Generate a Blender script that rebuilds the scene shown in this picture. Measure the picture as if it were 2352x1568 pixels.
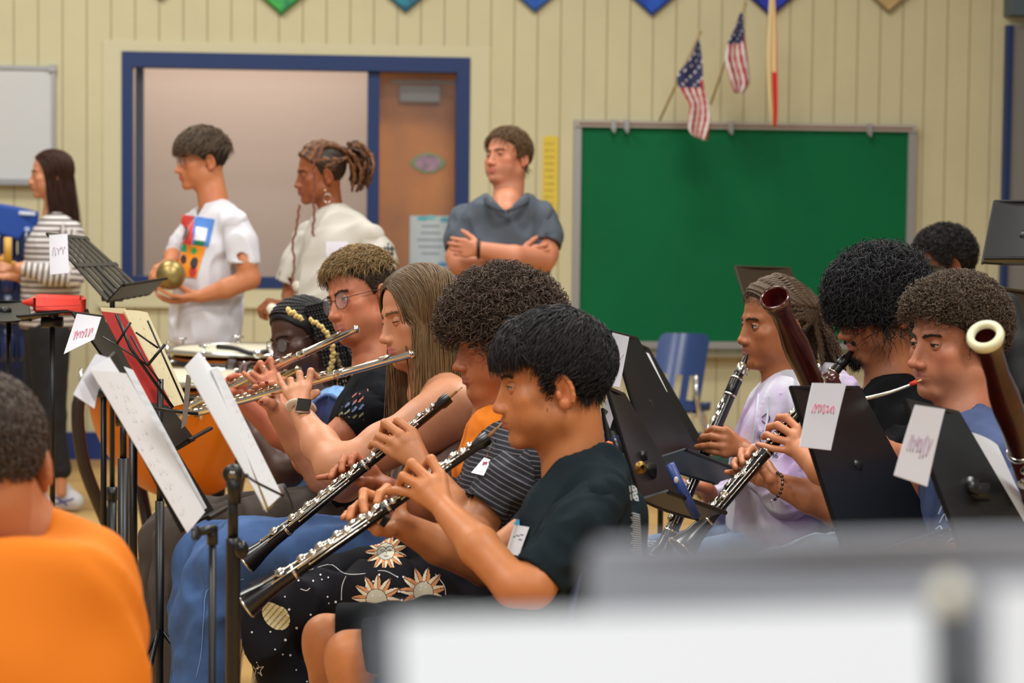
import bpy, math, random
import numpy as np
from mathutils import Vector, Matrix
from mathutils.bvhtree import BVHTree
for _o in list(bpy.data.objects): bpy.data.objects.remove(_o)
random.seed(7); RNG = np.random.default_rng(7)
SC = bpy.context.scene; COL = SC.collection
R = math.radians; PI = math.pi
# ---------------------------------------------------------------- camera, exposure, lights
FPX = 5000.0; W0, H0 = 2352, 1568
CAMP = np.array((0.0, 0.0, 1.40)); PITCH = R(-3.3); ROLL = 0.011
_f = np.array((0, math.cos(PITCH), math.sin(PITCH))); _x = np.array((1.0, 0, 0)); _u = np.cross(_x, _f)
C_R = _x*math.cos(ROLL) + _u*math.sin(ROLL); C_U = _u*math.cos(ROLL) - _x*math.sin(ROLL); C_F = _f
cam_d = bpy.data.cameras.new('camera'); cam = bpy.data.objects.new('camera', cam_d); COL.objects.link(cam)
cam_d.sensor_fit = 'HORIZONTAL'; cam_d.sensor_width = 36.0; cam_d.lens = 36.0*FPX/W0; cam_d.clip_start = 0.05
mw = Matrix.Identity(4)
for i in range(3):
    mw[i][0] = C_R[i]; mw[i][1] = C_U[i]; mw[i][2] = -C_F[i]; mw[i][3] = CAMP[i]
cam.matrix_world = mw; SC.camera = cam
cam_d.dof.use_dof = True; cam_d.dof.focus_distance = 4.85; cam_d.dof.aperture_fstop = 4.9; cam_d.dof.aperture_blades = 0
SC.view_settings.view_transform = 'Standard'; SC.view_settings.look = 'None'; SC.view_settings.gamma = 1
SC.view_settings.exposure = 0.0; SC.view_settings.use_curve_mapping = False
SC.cycles.use_denoising = True; SC.cycles.max_bounces = 5; SC.cycles.diffuse_bounces = 3; SC.cycles.glossy_bounces = 3
SC.cycles.transparent_max_bounces = 8; SC.cycles.sample_clamp_indirect = 4.0
wd = bpy.data.worlds.new('world'); SC.world = wd; wd.use_nodes = True
wd.node_tree.nodes['Background'].inputs[0].default_value = (1.0, 1.0, 1.0, 1)
wd.node_tree.nodes['Background'].inputs[1].default_value = 0.27
def area(x, y, z, sx, sy, e, col=(.985, 1.0, .97)):
    l = bpy.data.lights.new('ceiling_and_fill_light', 'AREA'); l.shape = 'RECTANGLE'; l.size = sx; l.size_y = sy; l.energy = e; l.color = col
    o = bpy.data.objects.new('ceiling_and_fill_light', l); COL.objects.link(o); o.location = (x, y, z); return o
for (lx, ly, le) in ((-1.8, -1.6, 105), (1.6, -1.4, 100), (-2.4, 2.2, 110), (1.8, 2.6, 120), (-2.8, 6.2, 105), (.8, 6.0, 115), (-2.6, 9.6, 88), (.4, 9.4, 78)):  # first two, behind the camera, are added fill for the foreground paper
    area(lx, ly, 4.6, 1.3, 0.7, le)
def P(px, py, D):
    return CAMP + D*(C_F + C_R*((px-W0/2)/FPX) - C_U*((py-H0/2)/FPX))
def proj(p):
    d = np.asarray(p)-CAMP; D = d@C_F
    return (W0/2+FPX*(d@C_R)/D, H0/2-FPX*(d@C_U)/D, D)
def V3(*a): return np.array(a, float)
def nrm(v): v = np.asarray(v, float); return v/(np.linalg.norm(v)+1e-12)
# ---------------------------------------------------------------- materials
MATS = {}
def srgb(r, g, b):
    f = lambda c: c/12.92 if c <= .04045 else ((c+.055)/1.055)**2.4
    return (f(r/255), f(g/255), f(b/255))
def mat(name, rgb=(200, 200, 200), rough=.6, metal=0.0, spec=.5, attr=False, sss=0.0, noise=None, bump=None, alpha=1.0, emit=None, stripes=None, coat=0, trans=0):
    """noise=(scale, amount[, rgb2]); bump=(scale, strength); stripes=(period, rgb2, duty)"""
    if name in MATS: return MATS[name]
    m = bpy.data.materials.new(name); MATS[name] = m; m.use_nodes = True; nt = m.node_tree; b = nt.nodes['Principled BSDF']
    c = srgb(*rgb); b.inputs['Base Color'].default_value = (*c, 1); b.inputs['Roughness'].default_value = rough
    b.inputs['Metallic'].default_value = metal; b.inputs['Specular IOR Level'].default_value = spec
    if coat: b.inputs['Coat Weight'].default_value = coat; b.inputs['Coat Roughness'].default_value = .08
    src = None
    if attr:
        a = nt.nodes.new('ShaderNodeAttribute'); a.attribute_name = 'col'; src = a.outputs['Color']
    if stripes:
        a = nt.nodes.new('ShaderNodeAttribute'); a.attribute_name = 'sv'
        d = nt.nodes.new('ShaderNodeMath'); d.operation = 'DIVIDE'; d.inputs[1].default_value = stripes[0]; nt.links.new(a.outputs['Fac'], d.inputs[0])
        fr = nt.nodes.new('ShaderNodeMath'); fr.operation = 'FRACT'; nt.links.new(d.outputs[0], fr.inputs[0])
        lt = nt.nodes.new('ShaderNodeMath'); lt.operation = 'LESS_THAN'; lt.inputs[1].default_value = stripes[2]; nt.links.new(fr.outputs[0], lt.inputs[0])
        mx = nt.nodes.new('ShaderNodeMix'); mx.data_type = 'RGBA'; mx.inputs[6].default_value = (*c, 1); mx.inputs[7].default_value = (*srgb(*stripes[1]), 1)
        nt.links.new(lt.outputs[0], mx.inputs[0]); src = mx.outputs[2]
    if noise:
        tc = nt.nodes.new('ShaderNodeTexCoord'); n = nt.nodes.new('ShaderNodeTexNoise'); n.inputs['Scale'].default_value = noise[0]; n.inputs['Detail'].default_value = 5
        nt.links.new(tc.outputs['Object'], n.inputs['Vector'])
        if len(noise) > 2:
            mx = nt.nodes.new('ShaderNodeMix'); mx.data_type = 'RGBA'; mx.inputs[6].default_value = (*c, 1); mx.inputs[7].default_value = (*srgb(*noise[2]), 1)
            mr = nt.nodes.new('ShaderNodeMapRange'); mr.inputs[1].default_value = .5-noise[1]; mr.inputs[2].default_value = .5+noise[1]
            nt.links.new(n.outputs['Fac'], mr.inputs[0]); nt.links.new(mr.outputs[0], mx.inputs[0]); src = mx.outputs[2]
        else:
            mr = nt.nodes.new('ShaderNodeMapRange'); mr.inputs[1].default_value = .25; mr.inputs[2].default_value = .75
            mr.inputs[3].default_value = 1-noise[1]; mr.inputs[4].default_value = 1+noise[1]; nt.links.new(n.outputs['Fac'], mr.inputs[0])
            vm = nt.nodes.new('ShaderNodeVectorMath'); vm.operation = 'SCALE'; nt.links.new(mr.outputs[0], vm.inputs['Scale'])
            if src is not None: nt.links.new(src, vm.inputs[0])
            else: vm.inputs[0].default_value = c
            src = vm.outputs[0]
    if src is not None:
        nt.links.new(src, b.inputs['Base Color'])
    if sss:
        b.inputs['Subsurface Weight'].default_value = sss; b.inputs['Subsurface Radius'].default_value = (1, .35, .2); b.inputs['Subsurface Scale'].default_value = .006
    if bump:
        tc = nt.nodes.new('ShaderNodeTexCoord'); n = nt.nodes.new('ShaderNodeTexNoise'); n.inputs['Scale'].default_value = bump[0]; n.inputs['Detail'].default_value = 4
        bp = nt.nodes.new('ShaderNodeBump'); bp.inputs['Strength'].default_value = bump[1]; bp.inputs['Distance'].default_value = .002
        nt.links.new(tc.outputs['Object'], n.inputs['Vector']); nt.links.new(n.outputs['Fac'], bp.inputs['Height']); nt.links.new(bp.outputs[0], b.inputs['Normal'])
    if alpha < 1: b.inputs['Alpha'].default_value = alpha
    if trans: b.inputs['Transmission Weight'].default_value = trans
    if emit: b.inputs['Emission Color'].default_value = (*srgb(*emit[0]), 1); b.inputs['Emission Strength'].default_value = emit[1]
    return m
# ---------------------------------------------------------------- meshes
def mk(name, parts, parent=None, smooth=True, **props):
    """parts: list of (V, F, material[, col[, sv]]); every list makes ONE mesh object"""
    parts = [p for p in parts if p is not None and len(p[0])]
    me = bpy.data.meshes.new(name); mats = []; Vs = []; lv = []; lt = []; mi = []; cols = []; svs = []; off = 0
    for p in parts:
        V, F, m = p[0], p[1], p[2]; col = p[3] if len(p) > 3 else None; sv = p[4] if len(p) > 4 else None
        V = np.asarray(V, float).reshape(-1, 3); Vs.append(V)
        if m not in mats: mats.append(m)
        k = mats.index(m)
        for f in (F if isinstance(F, (list, tuple)) else [F]):
            f = np.asarray(f, np.int64)
            if f.size == 0: continue
            lv.append((f+off).ravel()); lt.append(np.full(len(f), f.shape[1])); mi.append(np.full(len(f), k))
        c = np.ones((len(V), 4)); 
        if col is not None: c[:, :3] = np.asarray(col, float)
        cols.append(c); svs.append(np.zeros(len(V)) if sv is None else sv); off += len(V)
    V = np.concatenate(Vs); lv = np.concatenate(lv); lt = np.concatenate(lt); mi = np.concatenate(mi)
    me.vertices.add(len(V)); me.vertices.foreach_set('co', V.astype(np.float32).ravel())
    me.loops.add(len(lv)); me.loops.foreach_set('vertex_index', lv.astype(np.int32))
    ls = np.concatenate(([0], np.cumsum(lt)[:-1])); me.polygons.add(len(lt)); me.polygons.foreach_set('loop_start', ls.astype(np.int32))
    for m in mats: me.materials.append(m)
    me.polygons.foreach_set('material_index', mi.astype(np.int32))
    a = me.color_attributes.new('col', 'FLOAT_COLOR', 'POINT'); a.data.foreach_set('color', np.concatenate(cols).astype(np.float32).ravel())
    a = me.attributes.new('sv', 'FLOAT', 'POINT'); a.data.foreach_set('value', np.concatenate(svs).astype(np.float32))
    me.update(calc_edges=True); me.validate()
    if smooth is False: me.polygons.foreach_set('use_smooth', np.zeros(len(me.polygons), bool))
    elif smooth is True: me.polygons.foreach_set('use_smooth', np.ones(len(me.polygons), bool))
    elif smooth:  # angle in degrees
        me.polygons.foreach_set('use_smooth', np.ones(len(me.polygons), bool)); me.set_sharp_from_angle(angle=R(smooth))
    o = bpy.data.objects.new(name, me); COL.objects.link(o)
    if parent is not None: o.parent = parent; o.matrix_parent_inverse = Matrix.Translation(-parent.location)
    for k, v in props.items(): o[k] = v
    return o
def thing(name, label, cat, loc, group=None):
    o = bpy.data.objects.new(name, None); COL.objects.link(o); o.location = Vector([float(c) for c in loc]); o.empty_display_size = .05
    o['label'] = label; o['category'] = cat
    if group: o['group'] = group
    return o
def tag(o, label, cat, group=None):
    o['label'] = label; o['category'] = cat
    if group: o['group'] = group
    return o
def setm(o, kind='structure', label=None):
    o['kind'] = kind
    if label: o['label'] = label
    return o
def frame(d, up=(0, 0, 1)):
    z = nrm(d); up = np.asarray(up, float)
    if abs(z@nrm(up)) > .98: up = V3(1, 0, .1)
    x = nrm(np.cross(up, z)); y = np.cross(z, x); return x, y, z
def box(c, s, R3=None, bev=0.0):
    c = np.asarray(c, float); s = np.asarray(s, float)/2
    if bev <= 0:
        V = np.array([(x, y, z) for x in (-1, 1) for y in (-1, 1) for z in (-1, 1)], float)*s
        F = np.array([(0, 1, 3, 2), (4, 6, 7, 5), (0, 4, 5, 1), (2, 3, 7, 6), (0, 2, 6, 4), (1, 5, 7, 3)])
    else:
        V = []; idx = {}
        for x in (-1, 1):
            for y in (-1, 1):
                for z in (-1, 1):
                    for a in range(3):
                        v = np.array((x, y, z), float)*(s-bev); v[a] = (x, y, z)[a]*s[a]; idx[(x, y, z, a)] = len(V); V.append(v)
        F4 = []; F3 = []; g = idx
        for a in range(3):
            b, cc = (a+1) % 3, (a+2) % 3
            for sg in (-1, 1):
                q = []
                for (u, w) in ((-1, -1), (1, -1), (1, 1), (-1, 1)):
                    k = [0, 0, 0]; k[a] = sg; k[b] = u; k[cc] = w; q.append(g[(*k, a)])
                F4.append(q if sg > 0 else q[::-1])
            for u in (-1, 1):
                for w in (-1, 1):
                    k0 = [0, 0, 0]; k1 = [0, 0, 0]; k0[a] = -1; k1[a] = 1; k0[b] = k1[b] = u; k0[cc] = k1[cc] = w
                    F4.append([g[(*k0, b)], g[(*k1, b)], g[(*k1, cc)], g[(*k0, cc)]])
        for x in (-1, 1):
            for y in (-1, 1):
                for z in (-1, 1): F3.append([g[(x, y, z, 0)], g[(x, y, z, 1)], g[(x, y, z, 2)]])
        V = np.array(V); F = [np.array(F4), np.array(F3)]
    if R3 is not None: V = V@np.asarray(R3).T
    return V+c, F
def join(*ps):
    Vs = []; F3 = []; F4 = []; off = 0
    for V, F in ps:
        for f in (F if isinstance(F, (list, tuple)) else [F]):
            f = np.asarray(f)
            if f.size: (F3 if f.shape[1] == 3 else F4).append(f+off)
        Vs.append(V); off += len(V)
    out = []
    if F3: out.append(np.concatenate(F3))
    if F4: out.append(np.concatenate(F4))
    return np.concatenate(Vs), out
def tube(path, rad, n=12, cap=True, closed=False, ref=None, flat=None):
    p = np.asarray(path, float); K = len(p); r = np.broadcast_to(np.asarray(rad, float), (K,))
    t = np.gradient(p, axis=0) if not closed else np.roll(p, -1, 0)-np.roll(p, 1, 0)
    t /= np.linalg.norm(t, axis=1)[:, None]+1e-12
    if ref is None: ref = (0, 0, 1) if abs(t[0][2]) < .9 else (1, 0, 0)
    s = np.cross(t[0], ref); s = nrm(s); S = [s]
    for i in range(1, K):
        s = s-(s@t[i])*t[i]; s = nrm(s); S.append(s)
    S = np.array(S); B = np.cross(t, S); a = np.linspace(0, 2*PI, n, endpoint=False)
    fl = 1.0 if flat is None else flat
    V = p[:, None]+r[:, None, None]*(np.cos(a)[None, :, None]*S[:, None]+fl*np.sin(a)[None, :, None]*B[:, None])
    V = V.reshape(-1, 3); i = np.arange(K if closed else K-1)[:, None]; j = np.arange(n)[None]
    F = np.stack([(i*n+j), (i*n+(j+1) % n), (((i+1) % K)*n+(j+1) % n), (((i+1) % K)*n+j)], -1).reshape(-1, 4)
    if cap and not closed:
        V = np.concatenate([V, p[:1], p[-1:]]); j = np.arange(n); c0 = K*n
        F = [F, np.concatenate([np.stack([np.full(n, c0), (j+1) % n, j], 1), np.stack([np.full(n, c0+1), (K-1)*n+j, (K-1)*n+(j+1) % n], 1)])]
    return V, F
def cyl(a, b, r, r2=None, n=16): return tube([a, b], [r, r if r2 is None else r2], n)
def lathe(prof, o, d, n=32, up=(0, 0, 1)):
    """prof: [(radius, height)], revolved about d from o"""
    x, y, z = frame(d, up); o = np.asarray(o, float); K = len(prof); a = np.linspace(0, 2*PI, n, endpoint=False)
    V = np.array([[o+z*h+r*(math.cos(t)*x+math.sin(t)*y) for t in a] for r, h in prof]).reshape(-1, 3)
    i = np.arange(K-1)[:, None]; j = np.arange(n)[None]
    F = np.stack([(i*n+j), (i*n+(j+1) % n), ((i+1)*n+(j+1) % n), ((i+1)*n+j)], -1).reshape(-1, 4)
    return V, F
def ell(c, r, R3=None, nu=24, nv=14):
    th = np.linspace(0, PI, nv+1)[1:-1]; ph = np.linspace(0, 2*PI, nu, endpoint=False)
    V = [(math.sin(t)*math.cos(p), math.sin(t)*math.sin(p), math.cos(t)) for t in th for p in ph]+[(0, 0, 1), (0, 0, -1)]
    V = np.array(V)*np.asarray(r, float)*np.ones(3); K = nv-1
    i = np.arange(K-1)[:, None]; j = np.arange(nu)[None]
    F = np.stack([(i*nu+j), ((i+1)*nu+j), ((i+1)*nu+(j+1) % nu), (i*nu+(j+1) % nu)], -1).reshape(-1, 4); j = np.arange(nu)
    T = np.concatenate([np.stack([np.full(nu, K*nu), j, (j+1) % nu], 1), np.stack([np.full(nu, K*nu+1), (K-1)*nu+(j+1) % nu, (K-1)*nu+j], 1)])
    if R3 is not None: V = V@np.asarray(R3).T
    return V+np.asarray(c, float), [F, T]
def grid(fn, nu, nv, thick=0.0):
    """sheet from fn(u,v)->point, u,v in 0..1; thick gives it a back side"""
    V = np.array([[fn(u, v) for u in np.linspace(0, 1, nu+1)] for v in np.linspace(0, 1, nv+1)], float); a, b = nv+1, nu+1
    i = np.arange(nv)[:, None]; j = np.arange(nu)[None]
    F = np.stack([i*b+j, i*b+j+1, (i+1)*b+j+1, (i+1)*b+j], -1).reshape(-1, 4)
    if thick <= 0: return V.reshape(-1, 3), F
    du = np.gradient(V, axis=1); dv = np.gradient(V, axis=0); N = np.cross(du, dv); N /= np.linalg.norm(N, axis=2)[..., None]+1e-12
    V2 = V-N*thick; n = a*b
    rim = [k for k in range(b)]+[k*b+b-1 for k in range(1, a)]+[(a-1)*b+k for k in range(b-2, -1, -1)]+[k*b for k in range(a-2, 0, -1)]
    rim = np.array(rim); r2 = np.roll(rim, -1)
    return np.concatenate([V.reshape(-1, 3), V2.reshape(-1, 3)]), np.concatenate([F, F[:, ::-1]+n, np.stack([rim, rim+n, r2+n, r2], 1)])
def poly(pts, thick, nvec):
    """flat polygon (list of 3d points) extruded by thick along -nvec; ngons triangulated as a fan round the centre"""
    p = np.asarray(pts, float); n = len(p); q = p-nrm(nvec)*thick; c = p.mean(0); V = np.concatenate([p, q, [c], [c-nrm(nvec)*thick]])
    i = np.arange(n); j = (i+1) % n
    return V, [np.concatenate([np.stack([np.full(n, 2*n), i, j], 1), np.stack([np.full(n, 2*n+1), j+n, i+n], 1)]), np.stack([i, i+n, j+n, j], 1)]
def rotm(ax, a):
    return np.array(Matrix.Rotation(a, 3, Vector(ax)))
def spline(pts, n):
    """Catmull-Rom through rows of pts (any width)"""
    p = np.asarray(pts, float); K = len(p); q = np.concatenate([[2*p[0]-p[1]], p, [2*p[-1]-p[-2]]]); t = np.linspace(0, K-1, n); i = np.minimum(t.astype(int), K-2); f = (t-i)[:, None]
    a, b, c, d = q[i], q[i+1], q[i+2], q[i+3]
    return .5*((2*b)+(-a+c)*f+(2*a-5*b+4*c-d)*f*f+(-a+3*b-3*c+d)*f**3)
def strands(paths, rad, n=3):
    """paths (N,K,3); rad (K,) -> one mesh of thin tubes"""
    N, K, _ = paths.shape; t = np.gradient(paths, axis=1); t /= np.linalg.norm(t, axis=2)[..., None]+1e-12
    ref = RNG.normal(size=(N, 1, 3)); s = np.cross(t, ref); s /= np.linalg.norm(s, axis=2)[..., None]+1e-12; b = np.cross(t, s)
    a = np.linspace(0, 2*PI, n, endpoint=False); r = np.asarray(rad)
    r = r[None, :, None, None] if r.ndim == 1 else r[:, :, None, None]
    V = paths[:, :, None]+r*(np.cos(a)[None, None, :, None]*s[:, :, None]+np.sin(a)[None, None, :, None]*b[:, :, None])
    V = V.reshape(-1, 3); m = np.arange(N)[:, None, None]*K*n; i = np.arange(K-1)[None, :, None]; j = np.arange(n)[None, None]
    F = np.stack([m+i*n+j, m+i*n+(j+1) % n, m+(i+1)*n+(j+1) % n, m+(i+1)*n+j], -1).reshape(-1, 4)
    return V, F
# ---------------------------------------------------------------- signed distance shapes
def surfnet(S, org, h):
    ins = S < 0; nx, ny, nz = S.shape
    c = np.zeros((nx-1, ny-1, nz-1), np.int8)
    for dx in (0, 1):
        for dy in (0, 1):
            for dz in (0, 1): c += ins[dx:nx-1+dx, dy:ny-1+dy, dz:nz-1+dz]
    act = (c > 0) & (c < 8); I, J, K = np.nonzero(act); ids = np.full(act.shape, -1, np.int64); ids[I, J, K] = np.arange(len(I))
    cor = [(a, b, d) for a in (0, 1) for b in (0, 1) for d in (0, 1)]; val = np.stack([S[I+a, J+b, K+d] for a, b, d in cor], 1).astype(float)
    acc = np.zeros((len(I), 3)); cnt = np.zeros(len(I))
    for e0 in range(8):
        for ax in range(3):
            a = cor[e0]
            if a[ax]: continue
            b = list(a); b[ax] = 1; e1 = cor.index(tuple(b)); v0, v1 = val[:, e0], val[:, e1]; m = (v0 < 0) != (v1 < 0)
            t = np.where(m, v0/(v0-v1+1e-20), 0); p = np.tile(np.array(a, float), (len(I), 1)); p[:, ax] += t
            acc += p*m[:, None]; cnt += m
    V = (np.stack([I, J, K], 1)+acc/cnt[:, None])*h+org; Fs = []
    for ax in range(3):
        sl0 = [slice(1, -1)]*3; sl1 = [slice(1, -1)]*3; sl0[ax] = slice(0, -1); sl1[ax] = slice(1, None)
        a = ins[tuple(sl0)]; b = ins[tuple(sl1)]; x = np.nonzero(a != b); fl = a[x]
        g = [x[0]+(ax != 0), x[1]+(ax != 1), x[2]+(ax != 2)]; o1, o2 = (ax+1) % 3, (ax+2) % 3; q = []
        for (u, w) in ((1, 1), (0, 1), (0, 0), (1, 0)):
            k = [g[0].copy(), g[1].copy(), g[2].copy()]; k[o1] -= u; k[o2] -= w; q.append(ids[k[0], k[1], k[2]])
        q = np.stack(q, 1); q[~fl] = q[~fl][:, ::-1]; Fs.append(q)
    F = np.concatenate(Fs); F = F[(F >= 0).all(1)]
    return V, F
def smin(a, b, k):
    h = np.clip(.5+.5*(b-a)/k, 0, 1); return b*(1-h)+a*h-k*h*(1-h)
class Sdf:
    def __init__(s): s.p = []; s.cut = []; s.disp = None
    def rc(s, a, b, ra, rb, k=.01, op=1, g=0): s.p.append(('c', np.asarray(a, float), np.asarray(b, float), ra, rb, k, op, g)); return s
    def el(s, c, r, R3=None, k=.01, op=1, g=0):
        s.p.append(('e', np.asarray(c, float), np.asarray(r, float)*np.ones(3), np.eye(3) if R3 is None else np.asarray(R3), 0, k, op, g)); return s
    def chain(s, pts, rads, k=.01, op=1, g=0):
        for i in range(len(pts)-1): s.rc(pts[i], pts[i+1], rads[i], rads[i+1], k, op, g)
        return s
    def bb(s, q):
        if q[0] == 'c': m = max(q[3], q[4]); return np.minimum(q[1], q[2])-m, np.maximum(q[1], q[2])+m
        m = q[2].max(); return q[1]-m, q[1]+m
    def ev(s, q, X):
        if q[0] == 'c':
            a, b, ra, rb = q[1:5]; ba = b-a; L = ba@ba+1e-12; pa = X-a; t = np.clip((pa@ba)/L, 0, 1)
            return np.linalg.norm(pa-t[..., None]*ba, axis=-1)-(ra+(rb-ra)*t)
        d = (X-q[1])@q[3]; k0 = np.linalg.norm(d/q[2], axis=-1); k1 = np.linalg.norm(d/(q[2]**2), axis=-1)+1e-9
        return k0*(k0-1)/k1
    def at(s, X):
        D = np.full(X.shape[:-1], 1.0)
        for q in s.p:
            d = s.ev(q, X); D = smin(D, d, q[5]) if q[6] > 0 else -smin(-D, d, q[5])
        return D
    def mesh(s, h, lo=None, hi=None):
        L = []; Hh = []
        for q in s.p:
            if q[6] > 0: a, b = s.bb(q); L.append(a); Hh.append(b)
        l = np.min(L, 0)-3*h-.004; u = np.max(Hh, 0)+3*h+.004
        if lo is not None: l = np.maximum(l, lo)
        if hi is not None: u = np.minimum(u, hi)
        n = np.maximum(np.ceil((u-l)/h).astype(int)+1, 3); S = np.full(n, .05, np.float32)
        gx = [l[i]+h*np.arange(n[i]) for i in range(3)]
        for q in s.p:
            a, b = s.bb(q); mg = q[5]+3*h+.002
            i0 = np.clip(np.floor((a-mg-l)/h).astype(int), 0, n); i1 = np.clip(np.ceil((b+mg-l)/h).astype(int)+1, 0, n)
            if (i1 <= i0).any(): continue
            X = np.stack(np.meshgrid(*[gx[i][i0[i]:i1[i]] for i in range(3)], indexing='ij'), -1)
            d = s.ev(q, X); sl = tuple(slice(i0[i], i1[i]) for i in range(3))
            S[sl] = smin(S[sl], d, q[5]) if q[6] > 0 else -smin(-S[sl], d, q[5])
        if s.disp is not None or s.cut:
            I = np.nonzero(np.abs(S) < .045); X = np.stack([gx[i][I[i]] for i in range(3)], -1)
            if s.disp is not None: S[I] += s.disp(X)
            if s.cut:
                I = np.nonzero(S < .045); X = np.stack([gx[i][I[i]] for i in range(3)], -1)
                for f in s.cut: S[I] = np.maximum(S[I], f(X))
        S[0], S[-1] = .01, .01; S[:, 0] = .01; S[:, -1] = .01; S[:, :, 0] = .01; S[:, :, -1] = .01
        return surfnet(S, l, h)
    def groups(s, X):
        """nearest primitive's index for every point"""
        best = np.full(len(X), 9.0); gi = np.zeros(len(X), int)
        for i, q in enumerate(s.p):
            if q[6] < 0: continue
            d = s.ev(q, X); m = d < best; best[m] = d[m]; gi[m] = i
        return gi
def plane(pt, n):
    """keeps the side the normal points away from"""
    pt = np.asarray(pt, float); n = nrm(n); return lambda X: (X-pt)@n
class Wr:
    """soft wrinkle noise"""
    def __init__(s, amp, wl, seed=0, n=5, stretch=(1, 1, .5)):
        r = np.random.default_rng(seed); s.k = r.normal(size=(n, 3)); s.k /= np.linalg.norm(s.k, axis=1)[:, None]; s.k *= (2*PI/wl)*r.uniform(.6, 1.6, size=(n, 1))*np.array(stretch)
        s.ph = r.uniform(0, 6.3, n); s.amp = amp; s.n = n; s.w = r.normal(size=(n, 3))*(2*PI/wl/3)
    def __call__(s, X):
        o = 0
        for i in range(s.n): o = o+np.sin(X@s.k[i]+s.ph[i]+1.3*np.sin(X@s.w[i]))
        o = o/s.n**.5; return -s.amp*(1-2*np.sqrt(o*o+.012))*.62
def smoothn(V, F, it=1):
    F = np.asarray(F)
    for _ in range(it):
        acc = np.zeros_like(V); c = np.zeros(len(V)); m = V[F].mean(1)
        for k in range(F.shape[1]):
            np.add.at(acc, F[:, k], m); np.add.at(c, F[:, k], 1)
        V = np.where(c[:, None] > 0, acc/np.maximum(c, 1)[:, None], V)
    return V
def bvh(V, F):
    F = F if not isinstance(F, (list, tuple)) else np.concatenate([f if f.shape[1] == 4 else np.concatenate([f, f[:, :1]], 1) for f in F])
    return BVHTree.FromPolygons([tuple(v) for v in V], [tuple(int(x) for x in dict.fromkeys(f)) for f in F])
def decal(tree, corners, nu, nv, fn, m, off=.0015, Dmax=30, thick=0):
    """lays a printed patch on a surface: corners = 4 photo points (tl,tr,br,bl); fn(u,v)->rgb or None"""
    cn = np.asarray(corners, float); pts = {}; V = []; F = []; C = []
    def pt(i, j):
        if (i, j) in pts: return pts[(i, j)]
        u, v = i/nu, j/nv; q = (1-v)*((1-u)*cn[0]+u*cn[1])+v*((1-u)*cn[3]+u*cn[2]); d = nrm(P(q[0], q[1], 1)-CAMP)
        h = tree.ray_cast(Vector(CAMP+d*.5), Vector(d), Dmax); r = None if h[0] is None else np.array(h[0])+off*np.array(h[1])*(-1 if np.dot(h[1], d) > 0 else 1)
        pts[(i, j)] = r; return r
    for i in range(nu):
        for j in range(nv):
            c = fn((i+.5)/nu, (j+.5)/nv)
            if c is None: continue
            q = [pt(i, j), pt(i, j+1), pt(i+1, j+1), pt(i+1, j)]
            if any(x is None for x in q): continue
            if max(np.linalg.norm(q[0]-q[2]), np.linalg.norm(q[1]-q[3])) > .06: continue
            b = len(V); V += q; F.append((b, b+1, b+2, b+3)); C += [srgb(*c)]*4
    if not V: return None
    return (np.array(V), np.array(F), m, np.array(C))
# ================================================================ THE ROOM
WA = R(6.0); WE = V3(math.cos(WA), math.sin(WA), 0); WN = V3(math.sin(WA), -math.cos(WA), 0); WO = V3(0, 12.5, 0)
WM = np.stack([WE, -WN, V3(0, 0, 1)], 1)         # local (u, depth into wall, z) -> world
def WP(u, d, z): return WO+WE*u-WN*d+V3(0, 0, z)
def Wuz(px, py, d=0.0):
    r = P(px, py, 1)-CAMP; t = ((WO-WN*d-CAMP)@WN)/(r@WN); q = CAMP+t*r; return (q-WO)@WE, q[2]
def wbox(u0, u1, d0, d1, z0, z1, bev=0): return box(WP((u0+u1)/2, (d0+d1)/2, (z0+z1)/2), (abs(u1-u0), abs(d1-d0), abs(z1-z0)), WM, bev)
M_wall = mat('painted siding', (206, 198, 162), .75, noise=(3, .04)); M_groove = mat('siding groove', (168, 158, 124), .9)
M_trimc = mat('cream trim', (207, 200, 166), .6); M_blue = mat('blue painted frame', (12, 44, 100), .5)
M_floor = mat('gym wood floor', (205, 166, 102), .4, noise=(2.2, .12, (188, 146, 84)))
M_pink = mat('inner room wall', (205, 184, 172), .9); M_wood = mat('oak door', (206, 124, 44), .45, noise=(3.0, .25, (160, 92, 36)))
M_alu = mat('aluminium', (170, 170, 172), .4, .6); M_chrome = mat('chrome', (225, 225, 228), .12, 1.0)
M_grey = mat('grey panel', (128, 126, 122), .7); M_dgrey = mat('blue grey header', (78, 92, 104), .6)
u0, z1 = Wuz(280, 118); u1, _ = Wuz(1080, 135); _, z0 = Wuz(281, 660)
G = 0.1335                                      # groove pitch
ug0 = Wuz(255, 40)[0]
def wall_piece(a, b, za, zb):
    ps = [wbox(a, b, 0.0, .10, za, zb)]
    return ps
parts = []
for (a, b, za, zb) in ((-6, u0, 0, 6), (u1, 5.0, 0, 6), (u0, u1, 0, z0), (u0, u1, z1, 6)): parts += wall_piece(a, b, za, zb)
wl = [(*join(*parts), M_wall)]
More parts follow.
